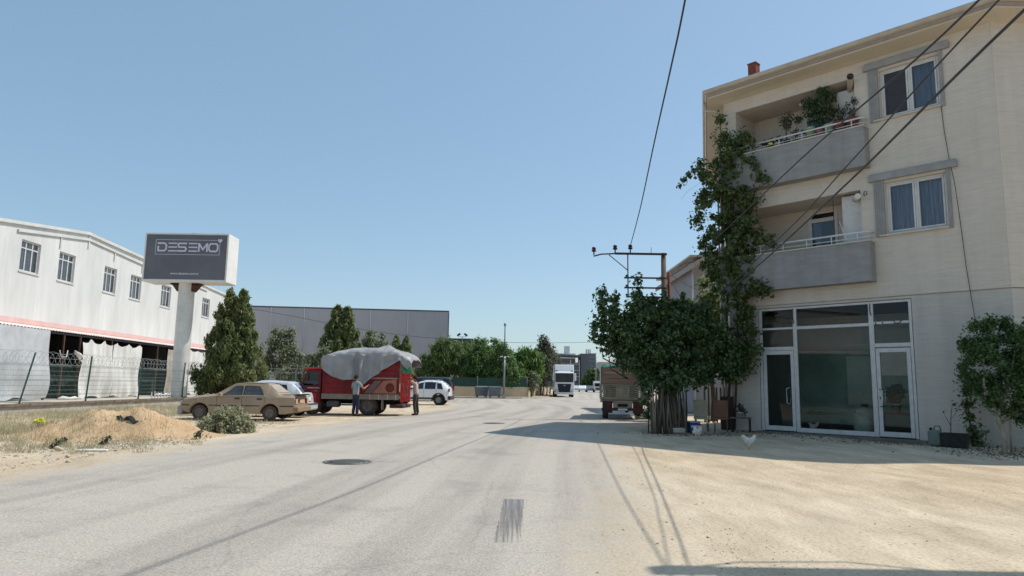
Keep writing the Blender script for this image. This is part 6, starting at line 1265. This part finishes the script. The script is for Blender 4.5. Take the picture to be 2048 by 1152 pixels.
def pebbles(name, pts, smin, smax, mat, kind='stuff'):
    V = []; F = []; q = random.Random(9)
    base = [(1, 0, 0), (0, 1, 0), (-1, 0, 0), (0, -1, 0), (0, 0, 1), (0, 0, -1)]
    fs = [(0, 1, 4), (1, 2, 4), (2, 3, 4), (3, 0, 4), (1, 0, 5), (2, 1, 5), (3, 2, 5), (0, 3, 5)]
    for x, y in pts:
        s = q.uniform(smin, smax) * (1 if q.random() < .9 else 1.8); a = q.uniform(0, 6.28); z = max(gh(x, y), mh(x, y) if -13.4 < x < -7.2 and 15.8 < y < 21.6 else -1, 0 if -7.4 < x < 3 else -1); k = len(V)
        for bx_, by_, bz_ in base:
            j = q.uniform(.7, 1.25); X, Y_ = bx_ * s * j, by_ * s * j * .8; V.append((x + X * math.cos(a) - Y_ * math.sin(a), y + X * math.sin(a) + Y_ * math.cos(a), z + bz_ * s * .5 + s * .2))
        F += [tuple(i + k for i in f) for f in fs]
    b = MB(); b.v = V; b.f = F; b.sm = [False] * len(F); return b.build(name, mat, kind=kind)
M_peb = leafmat('pebble_mat', (.22, .19, .15), (.42, .36, .28), (.62, .56, .46), 0, .9)
M_pebd = leafmat('dark_pebble_mat', (.10, .09, .08), (.20, .17, .14), (.34, .29, .22), 0, .9)
q = random.Random(3)
pt = [(q.uniform(-15, -7.6), q.uniform(9, 24)) for _ in range(2600)] + [(q.gauss(-8.6, .7), q.gauss(16.3, .7)) for _ in range(900)] + [(q.gauss(-10.4, 1.2), q.gauss(15.2, .8)) for _ in range(500)]
pt = [p for p in pt if not (-13.4 < p[0] < -7.2 and 15.8 < p[1] < 21.6) or mh(*p) < .10]
pebbles('verge_pebbles', pt, .010, .035, M_peb)
pt = [(q.gauss(1.7, .5), q.gauss(6.6, 1.0)) for _ in range(520)] + [(q.uniform(1.2, 9), q.uniform(5, 14)) for _ in range(260)] + [(q.uniform(-8, 2), q.uniform(4.5, 16)) for _ in range(160)]
pt = [p for p in pt if p[1] > 4]
pebbles('roadside_gravel', pt, .003, .009, M_pebd)
def tufts(name, pts, h0, h1, n, mat, spread=.12):
    P = np.array(pts); m_ = len(P); idx = np.repeat(np.arange(m_), n); k = len(idx)
    bx_ = P[idx, 0] + rng.normal(size=k) * spread; by_ = P[idx, 1] + rng.normal(size=k) * spread
    bz = np.array([max(gh(x, y), mh(x, y) if -13.4 < x < -7.2 and 15.8 < y < 21.6 else -1) for x, y in zip(bx_, by_)])
    h = (h0 + (h1 - h0) * rng.random(k)) * (.4 + .6 * rng.random(m_))[idx]; a = rng.uniform(0, 6.28, k); lean = rng.normal(size=(k, 2)) * .35
    w_ = .004 + .004 * rng.random(k); dx, dy = np.cos(a) * w_, np.sin(a) * w_
    z0 = bz - .01
    V = np.stack([np.stack([bx_ - dx, by_ - dy, z0], 1), np.stack([bx_ + dx, by_ + dy, z0], 1), np.stack([bx_ + lean[:, 0] * h + dx * .3, by_ + lean[:, 1] * h + dy * .3, z0 + h], 1), np.stack([bx_ + lean[:, 0] * h - dx * .3, by_ + lean[:, 1] * h - dy * .3, z0 + h], 1)], 1).reshape(-1, 3)
    o = np_mesh(name, V, np.arange(4 * k).reshape(k, 4), mat); o['kind'] = 'stuff'; return o
pts = [(q.uniform(-19, -10.5), q.uniform(19.5, 30)) for _ in range(430)] + [(q.gauss(-13.4, 1.1), q.gauss(18.4, 1.2)) for _ in range(150)] + [(q.uniform(-19.1, -12.4), q.uniform(28, 40)) for _ in range(500)]
pts = [p for p in pts if p[0] > -19.1 and not (p[0] > -13 and 25 < p[1] < 29)]
o = tufts('dry_grass', pts, .08, .30, 24, L_weed, .2); tag(o, 'pale dry grass along the foot of the boundary wall', 'grass')
pts = [(q.gauss(-9.6, 1.5), q.gauss(15.6, .9)) for _ in range(80)] + [(q.uniform(-14, -8.6), q.uniform(12.5, 17)) for _ in range(50)] + [(q.gauss(-8.3, .5), q.gauss(24.6, .3)) for _ in range(16)]
o = tufts('verge_weeds', pts, .05, .20, 26, L_weed, .09); tag(o, 'thin scattered weeds on the dirt verge', 'weeds')
pts = [(q.gauss(-10, 1.1), q.gauss(17.6, .7)) for _ in range(90)]
o = tufts('straw_stalks', pts, .08, .26, 12, L_straw, .12); tag(o, 'straw coloured stalks on the face of the dirt mound', 'grass')
for i, (x, y, h) in enumerate(((-10.05, 16.15, .22), (-9.0, 16.0, .26), (-7.6, 17.6, .42), (-9.6, 15.2, .22), (-11.8, 15.4, .18), (-11.5, 21.4, .8))):
    lab = ['dark green weed on the left flank of the mound', 'dark weed in front of the mound centre', 'dry stalk weed at the right foot of the mound', 'low leafy weed below the mound', 'low dark weed tuft left of the mound', 'tall dry stem on the ridge behind the mound'][i]
    z = max(gh(x, y), mh(x, y) if -13.4 < x < -7.2 and 15.8 < y < 21.6 else -1); e = empty('weed', (x, y, z - .01), 0, lab, 'weed')
    MB().tube([(0, 0, 0), (.02, 0, h * .5), (-.02, 0, h)], [.008, .006, .002], 5).build('stem', M_bark, e)
    leaves('foliage', [(0, 0, h * .4, h * .35), (.05, 0, h * .7, h * .25), (-.08, 0, h * .2, h * .4)], 130, .035, L_greyg if i != 5 else L_straw, e, elong=2, shell=.1)
e = empty('yellow_weed', (-12.7, 19.3, 0.0), 0, 'small patch of bright yellow flowers in the dry grass', 'flowers')
leaves('flower_heads', [(0, 0, .3, .07), (.12, 0, .28, .05), (-.12, 0, .27, .05)], 240, .05, leafmat('yellow_bloom', (.62, .60, .03), (.72, .68, .05), (.8, .76, .12), .1), e, up=1, elong=1, shell=.1)
leaves('foliage', [(0, 0, .12, .16)], 120, .05, L_weed, e, elong=3, shell=.1)
tag(MB().grid(lambda u, v: (-9.93 + .62 * u + .04 * math.sin(v * 9), 18.05 - .30 * u + .10 * v, mh(-9.93 + .62 * u, 18.05 - .3 * u + .1 * v) + .03 + .012 * math.sin(u * 20 + v * 7)), 20, 6).build('black_cloth', M_black, solid=.02), 'strip of black cloth lying across the top of the orange mound', 'cloth')
tag(MB().bbox(-.30, .30, -.05, .05, 0, .025, .01).build('white_board', M_white, loc=(-8.33, 14.33, .015), rz=.1), 'flat white board lying on the dirt verge below the mound', 'board')
tag(MB().tube([(0, 0, .02), (.5, -.1, .035), (1.05, -.28, .02)], .014, 5).build('dry_stick', M_bark, loc=(-9.25, 18.9, .05)), 'thin dry stick lying between the mound and the bush', 'stick')
for i, (x, y, s) in enumerate(((-9.2, 14.6, .07), (-9.0, 14.4, .06), (-8.1, 13.2, .05), (-7.6, 12.4, .045), (-10.9, 13.0, .05))):
    lab = ['pale stone just left of the white board', 'smaller pale stone beside the white board', 'stone below the white board near the road edge', 'stone nearest the road edge', 'stone in the near left dirt'][i]
    b = MB(); b.lathe([(.001, -.5 * s), (s * .8, -.3 * s), (s, .1 * s), (s * .6, .6 * s), (.001, .75 * s)], 7, T(0, 0, 0)); b.v = [(x_ * random.uniform(.8, 1.2), y_ * random.uniform(.8, 1.2), z_) for x_, y_, z_ in b.v]
    tag(b.build('stone', pm('pale_stone', rgb(206, 190, 164), rgb(180, 164, 138), 6, .9, .2), loc=(x, y, .02)), lab, 'stone', 'loose stones on the verge')

# ================================================= THINGS UNDER THE MULBERRY AND BY THE SHOP
q = random.Random(12)
M_pole = [pm('pole_wood_a', rgb(112, 98, 84), rgb(84, 72, 62), 3, .9, .3, 20, stretch=(1, 1, .15)), pm('pole_wood_b', rgb(140, 126, 110), rgb(106, 94, 82), 3, .9, .3, 20, stretch=(1, 1, .15)), pm('pole_wood_c', rgb(88, 76, 66), rgb(66, 58, 52), 3, .9, .3, 20, stretch=(1, 1, .15))]
for k in range(44):
    x = 4.46 + 1.25 * k / 43 + q.uniform(-.07, .07); y = 22.3 + .75 * k / 43 + q.uniform(-.12, .12); h = q.uniform(1.15, 1.65); lx = q.gauss(0, .14); ly = q.uniform(.15, .5)
    b = MB(); b.tube([(x, y, 0), (x + lx * .5 + q.uniform(-.03, .03), y + ly * .5, h * .5), (x + lx, y + ly, h)], [q.uniform(.02, .05), q.uniform(.022, .04), .018], 7)
    o = b.build('wooden_pole', M_pole[k % 3]); tag(o, 'bare wooden pole leaning upright in the bundle under the mulberry tree', 'wooden pole', 'wooden poles under the mulberry tree')
for k in range(9):
    x = 7.0 + .14 * k; tag(MB().box(-.03, .03, -.012, .012, 0, 1.25).build('fence_slat', M_pole[1], loc=(x, 25.6 - .02 * k, .2), rz=-.5), 'pale upright slat of the broken fence behind the chairs', 'slat', 'slats behind the chairs')
def chair(x, y, rz, mat, label):
    e = empty('old_chair', (x, y, 0), rz, label, 'chair', 'old chairs by the building corner')
    MB().bbox(-.24, .24, -.22, .24, .40, .46, .02).build('seat', mat, e)
    o = MB().bbox(-.23, .23, 0, .04, .0, .58, .015).build('backrest', mat, e); o.location = (0, .22, .46); o.rotation_euler = (R(-9), 0, 0)
    for sx in (-.2, .2):
        for sy in (-.18, .2): MB().tube([(sx, sy, 0), (sx * .95, sy * .95, .41)], .018, 6).build('leg', M_wood, e)
    return e
chair(6.38, 23.75, -.15, pm('beige_vinyl', rgb(176, 164, 142), rgb(158, 146, 124), 3, .7), 'old chair with a beige back next to the leaning poles')
chair(6.98, 23.6, -.3, pm('brown_vinyl', rgb(128, 88, 70), rgb(110, 76, 60), 3, .7), 'old chair with an orange brown back right of the beige chair')
e = empty('low_table', (7.72, 23.75, 0), -.4, 'low wooden table beside the brown chair at the building corner', 'table')
MB().bbox(-.36, .30, -.25, .25, .44, .48, .01).build('tabletop', M_wood, e)
for sx in (-.3, .25):
    for sy in (-.2, .2): MB().box(sx - .02, sx + .02, sy - .02, sy + .02, 0, .44).build('leg', M_black, e)
tag(MB().bbox(-.22, .22, -.05, .05, 0, 1.15, .02).build('dark_board', pm('dark_board_mat', rgb(70, 52, 48), rgb(54, 42, 40), 4, .8), loc=(7.55, 24.75, .0), rz=-.5), 'tall dark board leaning behind the brown chair', 'board')
e = pot('table_pot', (7.72, 23.85, .48), .10, .16, M_potw, 'small pot with a drooping plant on the low table'); leaves('foliage', [(0, 0, .26, .14), (.08, 0, .16, .1), (-.06, 0, .36, .08)], 110, .06, L_dry, e, elong=2, shell=.1)
e = empty('blue_bucket', (5.92, 23.0, 0), .1, 'square blue and white printed bucket in front of the leaning poles', 'bucket')
MB().prism([(-.17, -.15), (.17, -.15), (.17, .15), (-.17, .15)], 0, .36).build('body', pm('blue_plastic', rgb(56, 70, 112), rgb(44, 58, 98), 3, .6), e, bevel=.02)
MB().box(-.18, .18, -.16, .16, .33, .37).build('rim', pm('pale_blue', rgb(150, 164, 190), rgb(130, 146, 176), 3, .6), e)
b = MB(); b.box(-.14, .14, -.156, -.151, .17, .24).lathe([(.001, 0), (.06, 0), (.06, .004), (.001, .004)], 14, T(.0, -.156, .10) @ RX90).build('printed_label', M_potw, e)
tag(MB().bbox(-.2, .2, -.14, .14, 0, .16, .03).build('white_block', pm('limestone', rgb(188, 182, 170), rgb(168, 160, 148), 4, .9, .2), loc=(5.35, 22.75, 0), rz=.1), 'pale stone block at the foot of the leaning poles', 'block')
b = MB(); b.bbox(-.45, .3, -.3, .3, 0, .16, .05); b.bbox(-.35, .15, -.25, .25, .15, .27, .05); tag(b.build('cement_bags', pm('cream_sack', rgb(220, 206, 176), rgb(200, 186, 156), 3, .9, .2), loc=(6.1, 31.9, 0), rz=.2), 'cream coloured sacks lying right of the old flatbed truck', 'sacks')
# jerrycan and planter
e = empty('jerrycan', (11.27, 18.95, 0), -.75, 'faded green plastic jerrycan against the wall right of the shop', 'jerrycan')
MB().bbox(-.15, .15, -.12, .12, 0, .42, .05).build('body', pm('faded_green', rgb(108, 120, 110), rgb(92, 104, 94), 3, .6), e)
MB().tube([(-.02, 0, .41), (.0, 0, .52), (.12, 0, .53), (.15, 0, .40)], .02, 6).build('handle', MATS['faded_green'], e); MB().lathe([(.035, .41), (.035, .48), (.001, .485)], 10, T(-.09, 0, 0)).build('cap', M_dark, e)
e = empty('rubber_planter', (11.62, 18.68, 0), -.75, 'black square tub holding a nearly bare twig beside the jerrycan', 'planter')
MB().prism([(-.27, 0), (.27, 0), (.29, .36), (-.29, .36)], -.2, .2, RX90).build('tub', M_black, e, bevel=.015)
MB().box(-.26, .26, -.18, .18, .345, .365).build('soil', M_dark, e)
b = MB(); b.tube([(-.08, 0, .35), (-.06, 0, .7), (-.02, 0, 1.0), (.02, 0, 1.15)], [.012, .009, .006, .003], 5).tube([(-.07, 0, .55), (-.18, 0, .8), (-.22, 0, .92)], [.008, .005, .002], 5).tube([(-.06, 0, .72), (.05, 0, .85), (.1, 0, 1.0)], [.006, .004, .002], 5).build('twig', M_bark, e)
leaves('foliage', [(.05, 0, 1.1, .08), (-.22, 0, .92, .04), (.1, 0, 1.0, .05)], 34, .04, L_dry, e, elong=1.6, shell=.1)

# ================================================= LIVING THINGS
def skin(name, verts, edges, radii, mat, parent, root=0, sub=2):
    me = bpy.data.meshes.new(name); me.from_pydata([Vector(v) for v in verts], edges, []); me.materials.append(mat)
    o = bpy.data.objects.new(name, me); C.objects.link(o); o.parent = parent
    if not me.skin_vertices: me.attributes  # layer is made by the modifier below
    bpy.context.view_layer.objects.active = o
    md = o.modifiers.new('skin', 'SKIN'); md.use_smooth_shade = True; md.branch_smoothing = .4
    if not me.skin_vertices:
        bpy.ops.object.select_all(action='DESELECT') if bpy.context.mode == 'OBJECT' else None
        o.select_set(True); bpy.ops.mesh.customdata_skin_add()
    for i, r_ in enumerate(radii): me.skin_vertices[0].data[i].radius = (r_, r_) if not hasattr(r_, '__len__') else r_
    me.skin_vertices[0].data[root].use_root = True
    sd = o.modifiers.new('sub', 'SUBSURF'); sd.levels = sub; sd.render_levels = sub
    return o
M_skin = pm('skin', rgb(176, 124, 98), rgb(166, 114, 90), 6, .6); M_hair = pm('dark_hair', rgb(30, 26, 26), rgb(42, 36, 34), 20, .8, .4); M_eye = pm('eye_dark', rgb(30, 24, 22), rgb(40, 30, 26), 3, .2)
def person(loc, rz, label, arms, legs, mshirt, mtrouser, H=1.74, lean=0.0, hd=(0, 0)):
    s = H / 1.74; e = empty('person', loc, rz, label, 'person')
    # facing +x; z up. torso chain
    lx = lambda z: lean * max(0, z - .95)
    V = []; E_ = []; Rd = []
    def add(p, r_, par=None):
        V.append((p[0] * s, p[1] * s, p[2] * s)); Rd.append(r_ if not hasattr(r_, '__len__') else r_)
        if par is not None: E_.append((par, len(V) - 1))
        return len(V) - 1
    pel = add((0, 0, .95), (.13, .10)); ab = add((lx(1.10), 0, 1.10), (.125, .095), pel); ch = add((lx(1.30), 0, 1.30), (.15, .105), ab); ut = add((lx(1.42), 0, 1.42), (.12, .085), ch)
    nk = add((lx(1.50) + .01, 0, 1.50), .052, ut); jaw = add((lx(1.58) + .03 + hd[0], 0, 1.575), .068, nk); hm = add((lx(1.64) + .015 + hd[0], 0, 1.645), (.083, .092), jaw); ht = add((lx(1.72) + hd[0], 0, 1.70), .062, hm)
    add((lx(1.62) + .115 + hd[0], 0, 1.615), .014, hm)
    hands = []
    for sd, (elb, wr) in zip((1, -1), arms):
        sh_ = add((lx(1.40), sd * .175, 1.40), .055, ut); el = add(elb, .042, sh_); w_ = add(wr, .028, el); d = Vector(wr) - Vector(elb); d.normalize()
        pm_ = Vector(wr) + d * .07; pi = add(tuple(pm_), (.036, .018), w_); side_ = d.cross(Vector((0, 0, 1))); side_ = side_.normalized() if side_.length > .01 else Vector((0, 1, 0))
        up_ = side_.cross(d)
        for f in range(4):
            b0 = pm_ + d * .035 + side_ * (.018 * (f - 1.5)); b1 = b0 + d * (.035 + .006 * (1.5 - abs(f - 1.3))) - up_ * .008; i0 = add(tuple(b0), .0085, pi); i1 = add(tuple(b1), .0078, i0); add(tuple(b1 + d * .022 - up_ * .014), .0065, i1)
        t0 = Vector(wr) + d * .03 + side_ * .03; it = add(tuple(t0), .010, w_); add(tuple(t0 + side_ * .022 + d * .03), .008, it)
    for sd, (kn, an, toe) in zip((1, -1), legs):
        hp_ = add((0, sd * .09, .88), .085, pel); k_ = add(kn, .056, hp_); a_ = add(an, .040, k_); add(toe, .034, a_)
    skin('body', V, E_, Rd, M_skin, e)
    # clothes
    def cloth(nm, pts, edges, rad, mat): return skin(nm, [(p[0] * s, p[1] * s, p[2] * s) for p in pts], edges, rad, mat, e)
    P = [(0, 0, .86), (lx(1.10), 0, 1.10), (lx(1.30), 0, 1.30), (lx(1.43), 0, 1.43)]; Ed = [(0, 1), (1, 2), (2, 3)]; Rr = [(.168, .138), (.158, .126), (.176, .130), (.11, .09)]
    for sd, (elb, wr) in zip((1, -1), arms):
        k = len(P); S0 = Vector((lx(1.40), sd * .18, 1.405)); P += [tuple(S0), tuple(S0.lerp(Vector(elb), .72))]; Ed += [(3, k), (k, k + 1)]; Rr += [.078, .066]
    cloth('shirt', P, Ed, Rr, mshirt)
    P = [(0, 0, .97), (0, 0, .90)]; Ed = [(0, 1)]; Rr = [(.152, .122), (.155, .125)]
    for sd, (kn, an, toe) in zip((1, -1), legs):
        k = len(P); hp_ = Vector((0, sd * .095, .84)); P += [tuple(hp_), tuple(Vector(kn)), tuple(Vector(an) + Vector((0, 0, -.01)))]; Ed += [(1, k), (k, k + 1), (k + 1, k + 2)]; Rr += [.102, .078, .066]
        P2 = [tuple(Vector(an) + Vector((-.03, 0, -.02))), tuple(Vector(an) + Vector((.06, 0, -.035))), tuple(Vector(toe) + Vector((.02, 0, .0)))]
        cloth('shoe', P2, [(0, 1), (1, 2)], [.045, .046, .036], M_black)
    cloth('trousers', P, Ed, Rr, mtrouser)
    hx = lx(1.66) + hd[0]
    b = MB(); b.grid(lambda u, v: Vector((hx - .012 + .108 * math.cos(2 * math.pi * u) * math.sin(math.pi * .56 * v + .001), .100 * math.sin(2 * math.pi * u) * math.sin(math.pi * .56 * v + .001), 1.655 + .112 * math.cos(math.pi * .56 * v) - (.05 * v * (1 - math.cos(2 * math.pi * u)) / 2))) * s, 20, 10)
    b.build('hair', M_hair, e)
    for sd in (1, -1):
        MB().lathe([(.001, -.028), (.016, -.01), (.018, .012), (.001, .03)], 8, T((hx + .01) * s, sd * .098 * s, 1.62 * s)).build('ear', M_skin, e)
        MB().lathe([(.001, -.010), (.010, 0), (.001, .010)], 8, T((hx + .098) * s, sd * .034 * s, 1.648 * s)).build('eye', M_eye, e)
    return e
M_blue = pm('pale_blue_cotton', rgb(142, 160, 166), rgb(124, 142, 150), 4, .9, .25, 12); M_navy = pm('navy_denim', rgb(38, 46, 66), rgb(50, 58, 80), 4, .9, .25, 12)
M_pinks = pm('pinkish_shirt', rgb(206, 182, 176), rgb(190, 166, 158), 4, .9, .25, 12); M_brn = pm('brown_grey_trousers', rgb(82, 74, 70), rgb(66, 60, 58), 5, .9, .25, 12)
person((-6.62, 30.45, .0), R(52), 'man in pale blue T-shirt and dark blue trousers seen from behind beside the red truck',
       [((.02, .30, 1.16), (.22, .20, 1.22)), ((.16, -.30, 1.16), (.42, -.24, 1.30))], [((.02, .10, .50), (-.02, .12, .09), (.14, .13, .035)), ((.04, -.10, .50), (.0, -.11, .09), (.15, -.13, .035))], M_blue, M_navy, 1.74)
person((-4.28, 32.2, .0), R(168), 'man in pinkish shirt and brown grey trousers reaching up at the red truck rear',
       [((.28, .24, 1.56), (.36, .16, 1.90)), ((.26, -.22, 1.52), (.42, -.10, 1.86))], [((.03, .10, .50), (-.04, .12, .09), (.12, .13, .035)), ((-.02, -.10, .50), (-.08, -.12, .09), (.08, -.14, .035))], M_pinks, M_brn, 1.76, lean=.08)
M_hen = pm('white_feathers', rgb(226, 220, 208), rgb(196, 188, 174), 12, .9, .5, 40); M_comb = pm('red_comb', rgb(170, 40, 34)); M_beak = pm('yellow_beak', rgb(200, 160, 80)); M_hentail = pm('dark_feathers', rgb(60, 54, 50), rgb(80, 72, 66), 10, .9)
def hen(loc, rz, label, head='up', s=1.0, tailm=None):
    e = empty('hen', loc, rz, label, 'hen', 'white hens by the shop'); tm = M_hen
    if head == 'up': nk = [(.11, 0, .235), (.135, 0, .29), (.15, 0, .325)]
    else: nk = [(.13, 0, .22), (.165, 0, .26), (.19, 0, .265)]
    V = [(0, 0, .17), (.07, 0, .18), *nk, (-.075, 0, .215), (-.115, 0, .275), (-.125, 0, .32)]
    E_ = [(0, 1), (1, 2), (2, 3), (3, 4), (0, 5), (5, 6), (6, 7)]; Rr = [(.105, .10), (.09, .088), .055, .036, .030, (.075, .07), (.03, .05), (.012, .035)]
    for sd in (1, -1):
        k = len(V); V += [(.0, sd * .045, .12), (.012, sd * .045, .05)]; E_ += [(0, k), (k, k + 1)]; Rr += [.032, .012]
    V = [tuple(c * s for c in v) for v in V]; Rr = [tuple(c * s for c in r_) if hasattr(r_, '__len__') else r_ * s for r_ in Rr]
    skin('body', V, E_, Rr, M_hen, e)
    for sd in (1, -1):
        b = MB(); b.tube([(.012 * s, sd * .045 * s, .06 * s), (.01 * s, sd * .045 * s, .01 * s)], .006 * s, 6)
        for a in (-.5, 0, .5, 3.14): b.tube([(.01 * s, sd * .045 * s, .008 * s), ((.01 + .04 * math.cos(a)) * s, (sd * .045 + .04 * math.sin(a)) * s, .004 * s)], .004 * s, 5)
        b.build('leg', M_beak, e)
        MB().grid(lambda u, v: ((-.09 + .17 * u) * s, sd * (.078 + .014 * math.sin(math.pi * u) + .004 * math.sin(v * 20)) * s, (.13 + .10 * v * (1 - .5 * abs(u - .6))) * s), 10, 6).build('wing', M_hen, e, solid=.006)
    hx, hz = nk[2][0] * s, nk[2][2] * s
    MB().prism([(-.02 * s, .02 * s), (.02 * s, .02 * s), (.03 * s, .045 * s), (.014 * s, .038 * s), (.006 * s, .052 * s), (-.006 * s, .04 * s), (-.018 * s, .048 * s)], -.004, .004, T(hx, 0, hz) @ RX90).build('comb', M_comb, e)
    MB().lathe([(.011 * s, 0), (.001, .028 * s)], 6, T(hx + .026 * s, 0, hz) @ RY90).build('beak', M_beak, e)
    if tailm: MB().prism([(-.06, 0), (-.10, .02), (-.15, .12), (-.12, .16), (-.07, .10)], -.02, .02, T(0, 0, .19) @ RX90).build('tail', tailm, e)
    return e
hen((5.74, 17.22, 0), R(-8), 'white hen with raised tail standing in the shade in front of the shop', s=1.05)
hen((5.31, 20.25, 0), R(-70), 'white hen beside the blue bucket, turned away towards the chairs', s=1.12)
h3 = Mb @ Vector((2.68, .42, .05)); hen((h3.x, h3.y, .05), R(-40), 'white hen with a dark tail standing just inside the shop glass', s=1.05, tailm=M_hentail)

# leaf litter and dark crumbs along the foot of the shop wall and under the shrub
q = random.Random(31); pt = []
for _ in range(1500):
    lx = q.uniform(.2, 9.5); ly = -abs(q.gauss(.15, .75)) - .12 if q.random() < .8 else q.gauss(-1.7, .35)
    if lx > 8: ly = q.gauss(-.4, .6)
    v = Mb @ Vector((lx, ly, 0)); pt.append((v.x, v.y))
pt += [(q.gauss(12.2, .9), q.gauss(17.0, .8)) for _ in range(900)] + [(q.gauss(5.4, .9), q.gauss(22.1, .5)) for _ in range(500)]
pebbles('leaf_litter', pt, .008, .030, leafmat('litter_mat', (.06, .05, .035), (.12, .10, .065), (.24, .20, .13), 0, .95))
# crushed stone strewn along the broken edge of the road
pt = []
for _ in range(1500):
    y = q.uniform(4.8, 24); pt.append((ip(roadR, y) + q.gauss(-.55, .35), y))
for _ in range(1300):
    y = q.uniform(8, 24); pt.append((ip(roadL, y) + q.gauss(.25, .22), y))
pebbles('edge_gravel', pt, .004, .016, M_peb)
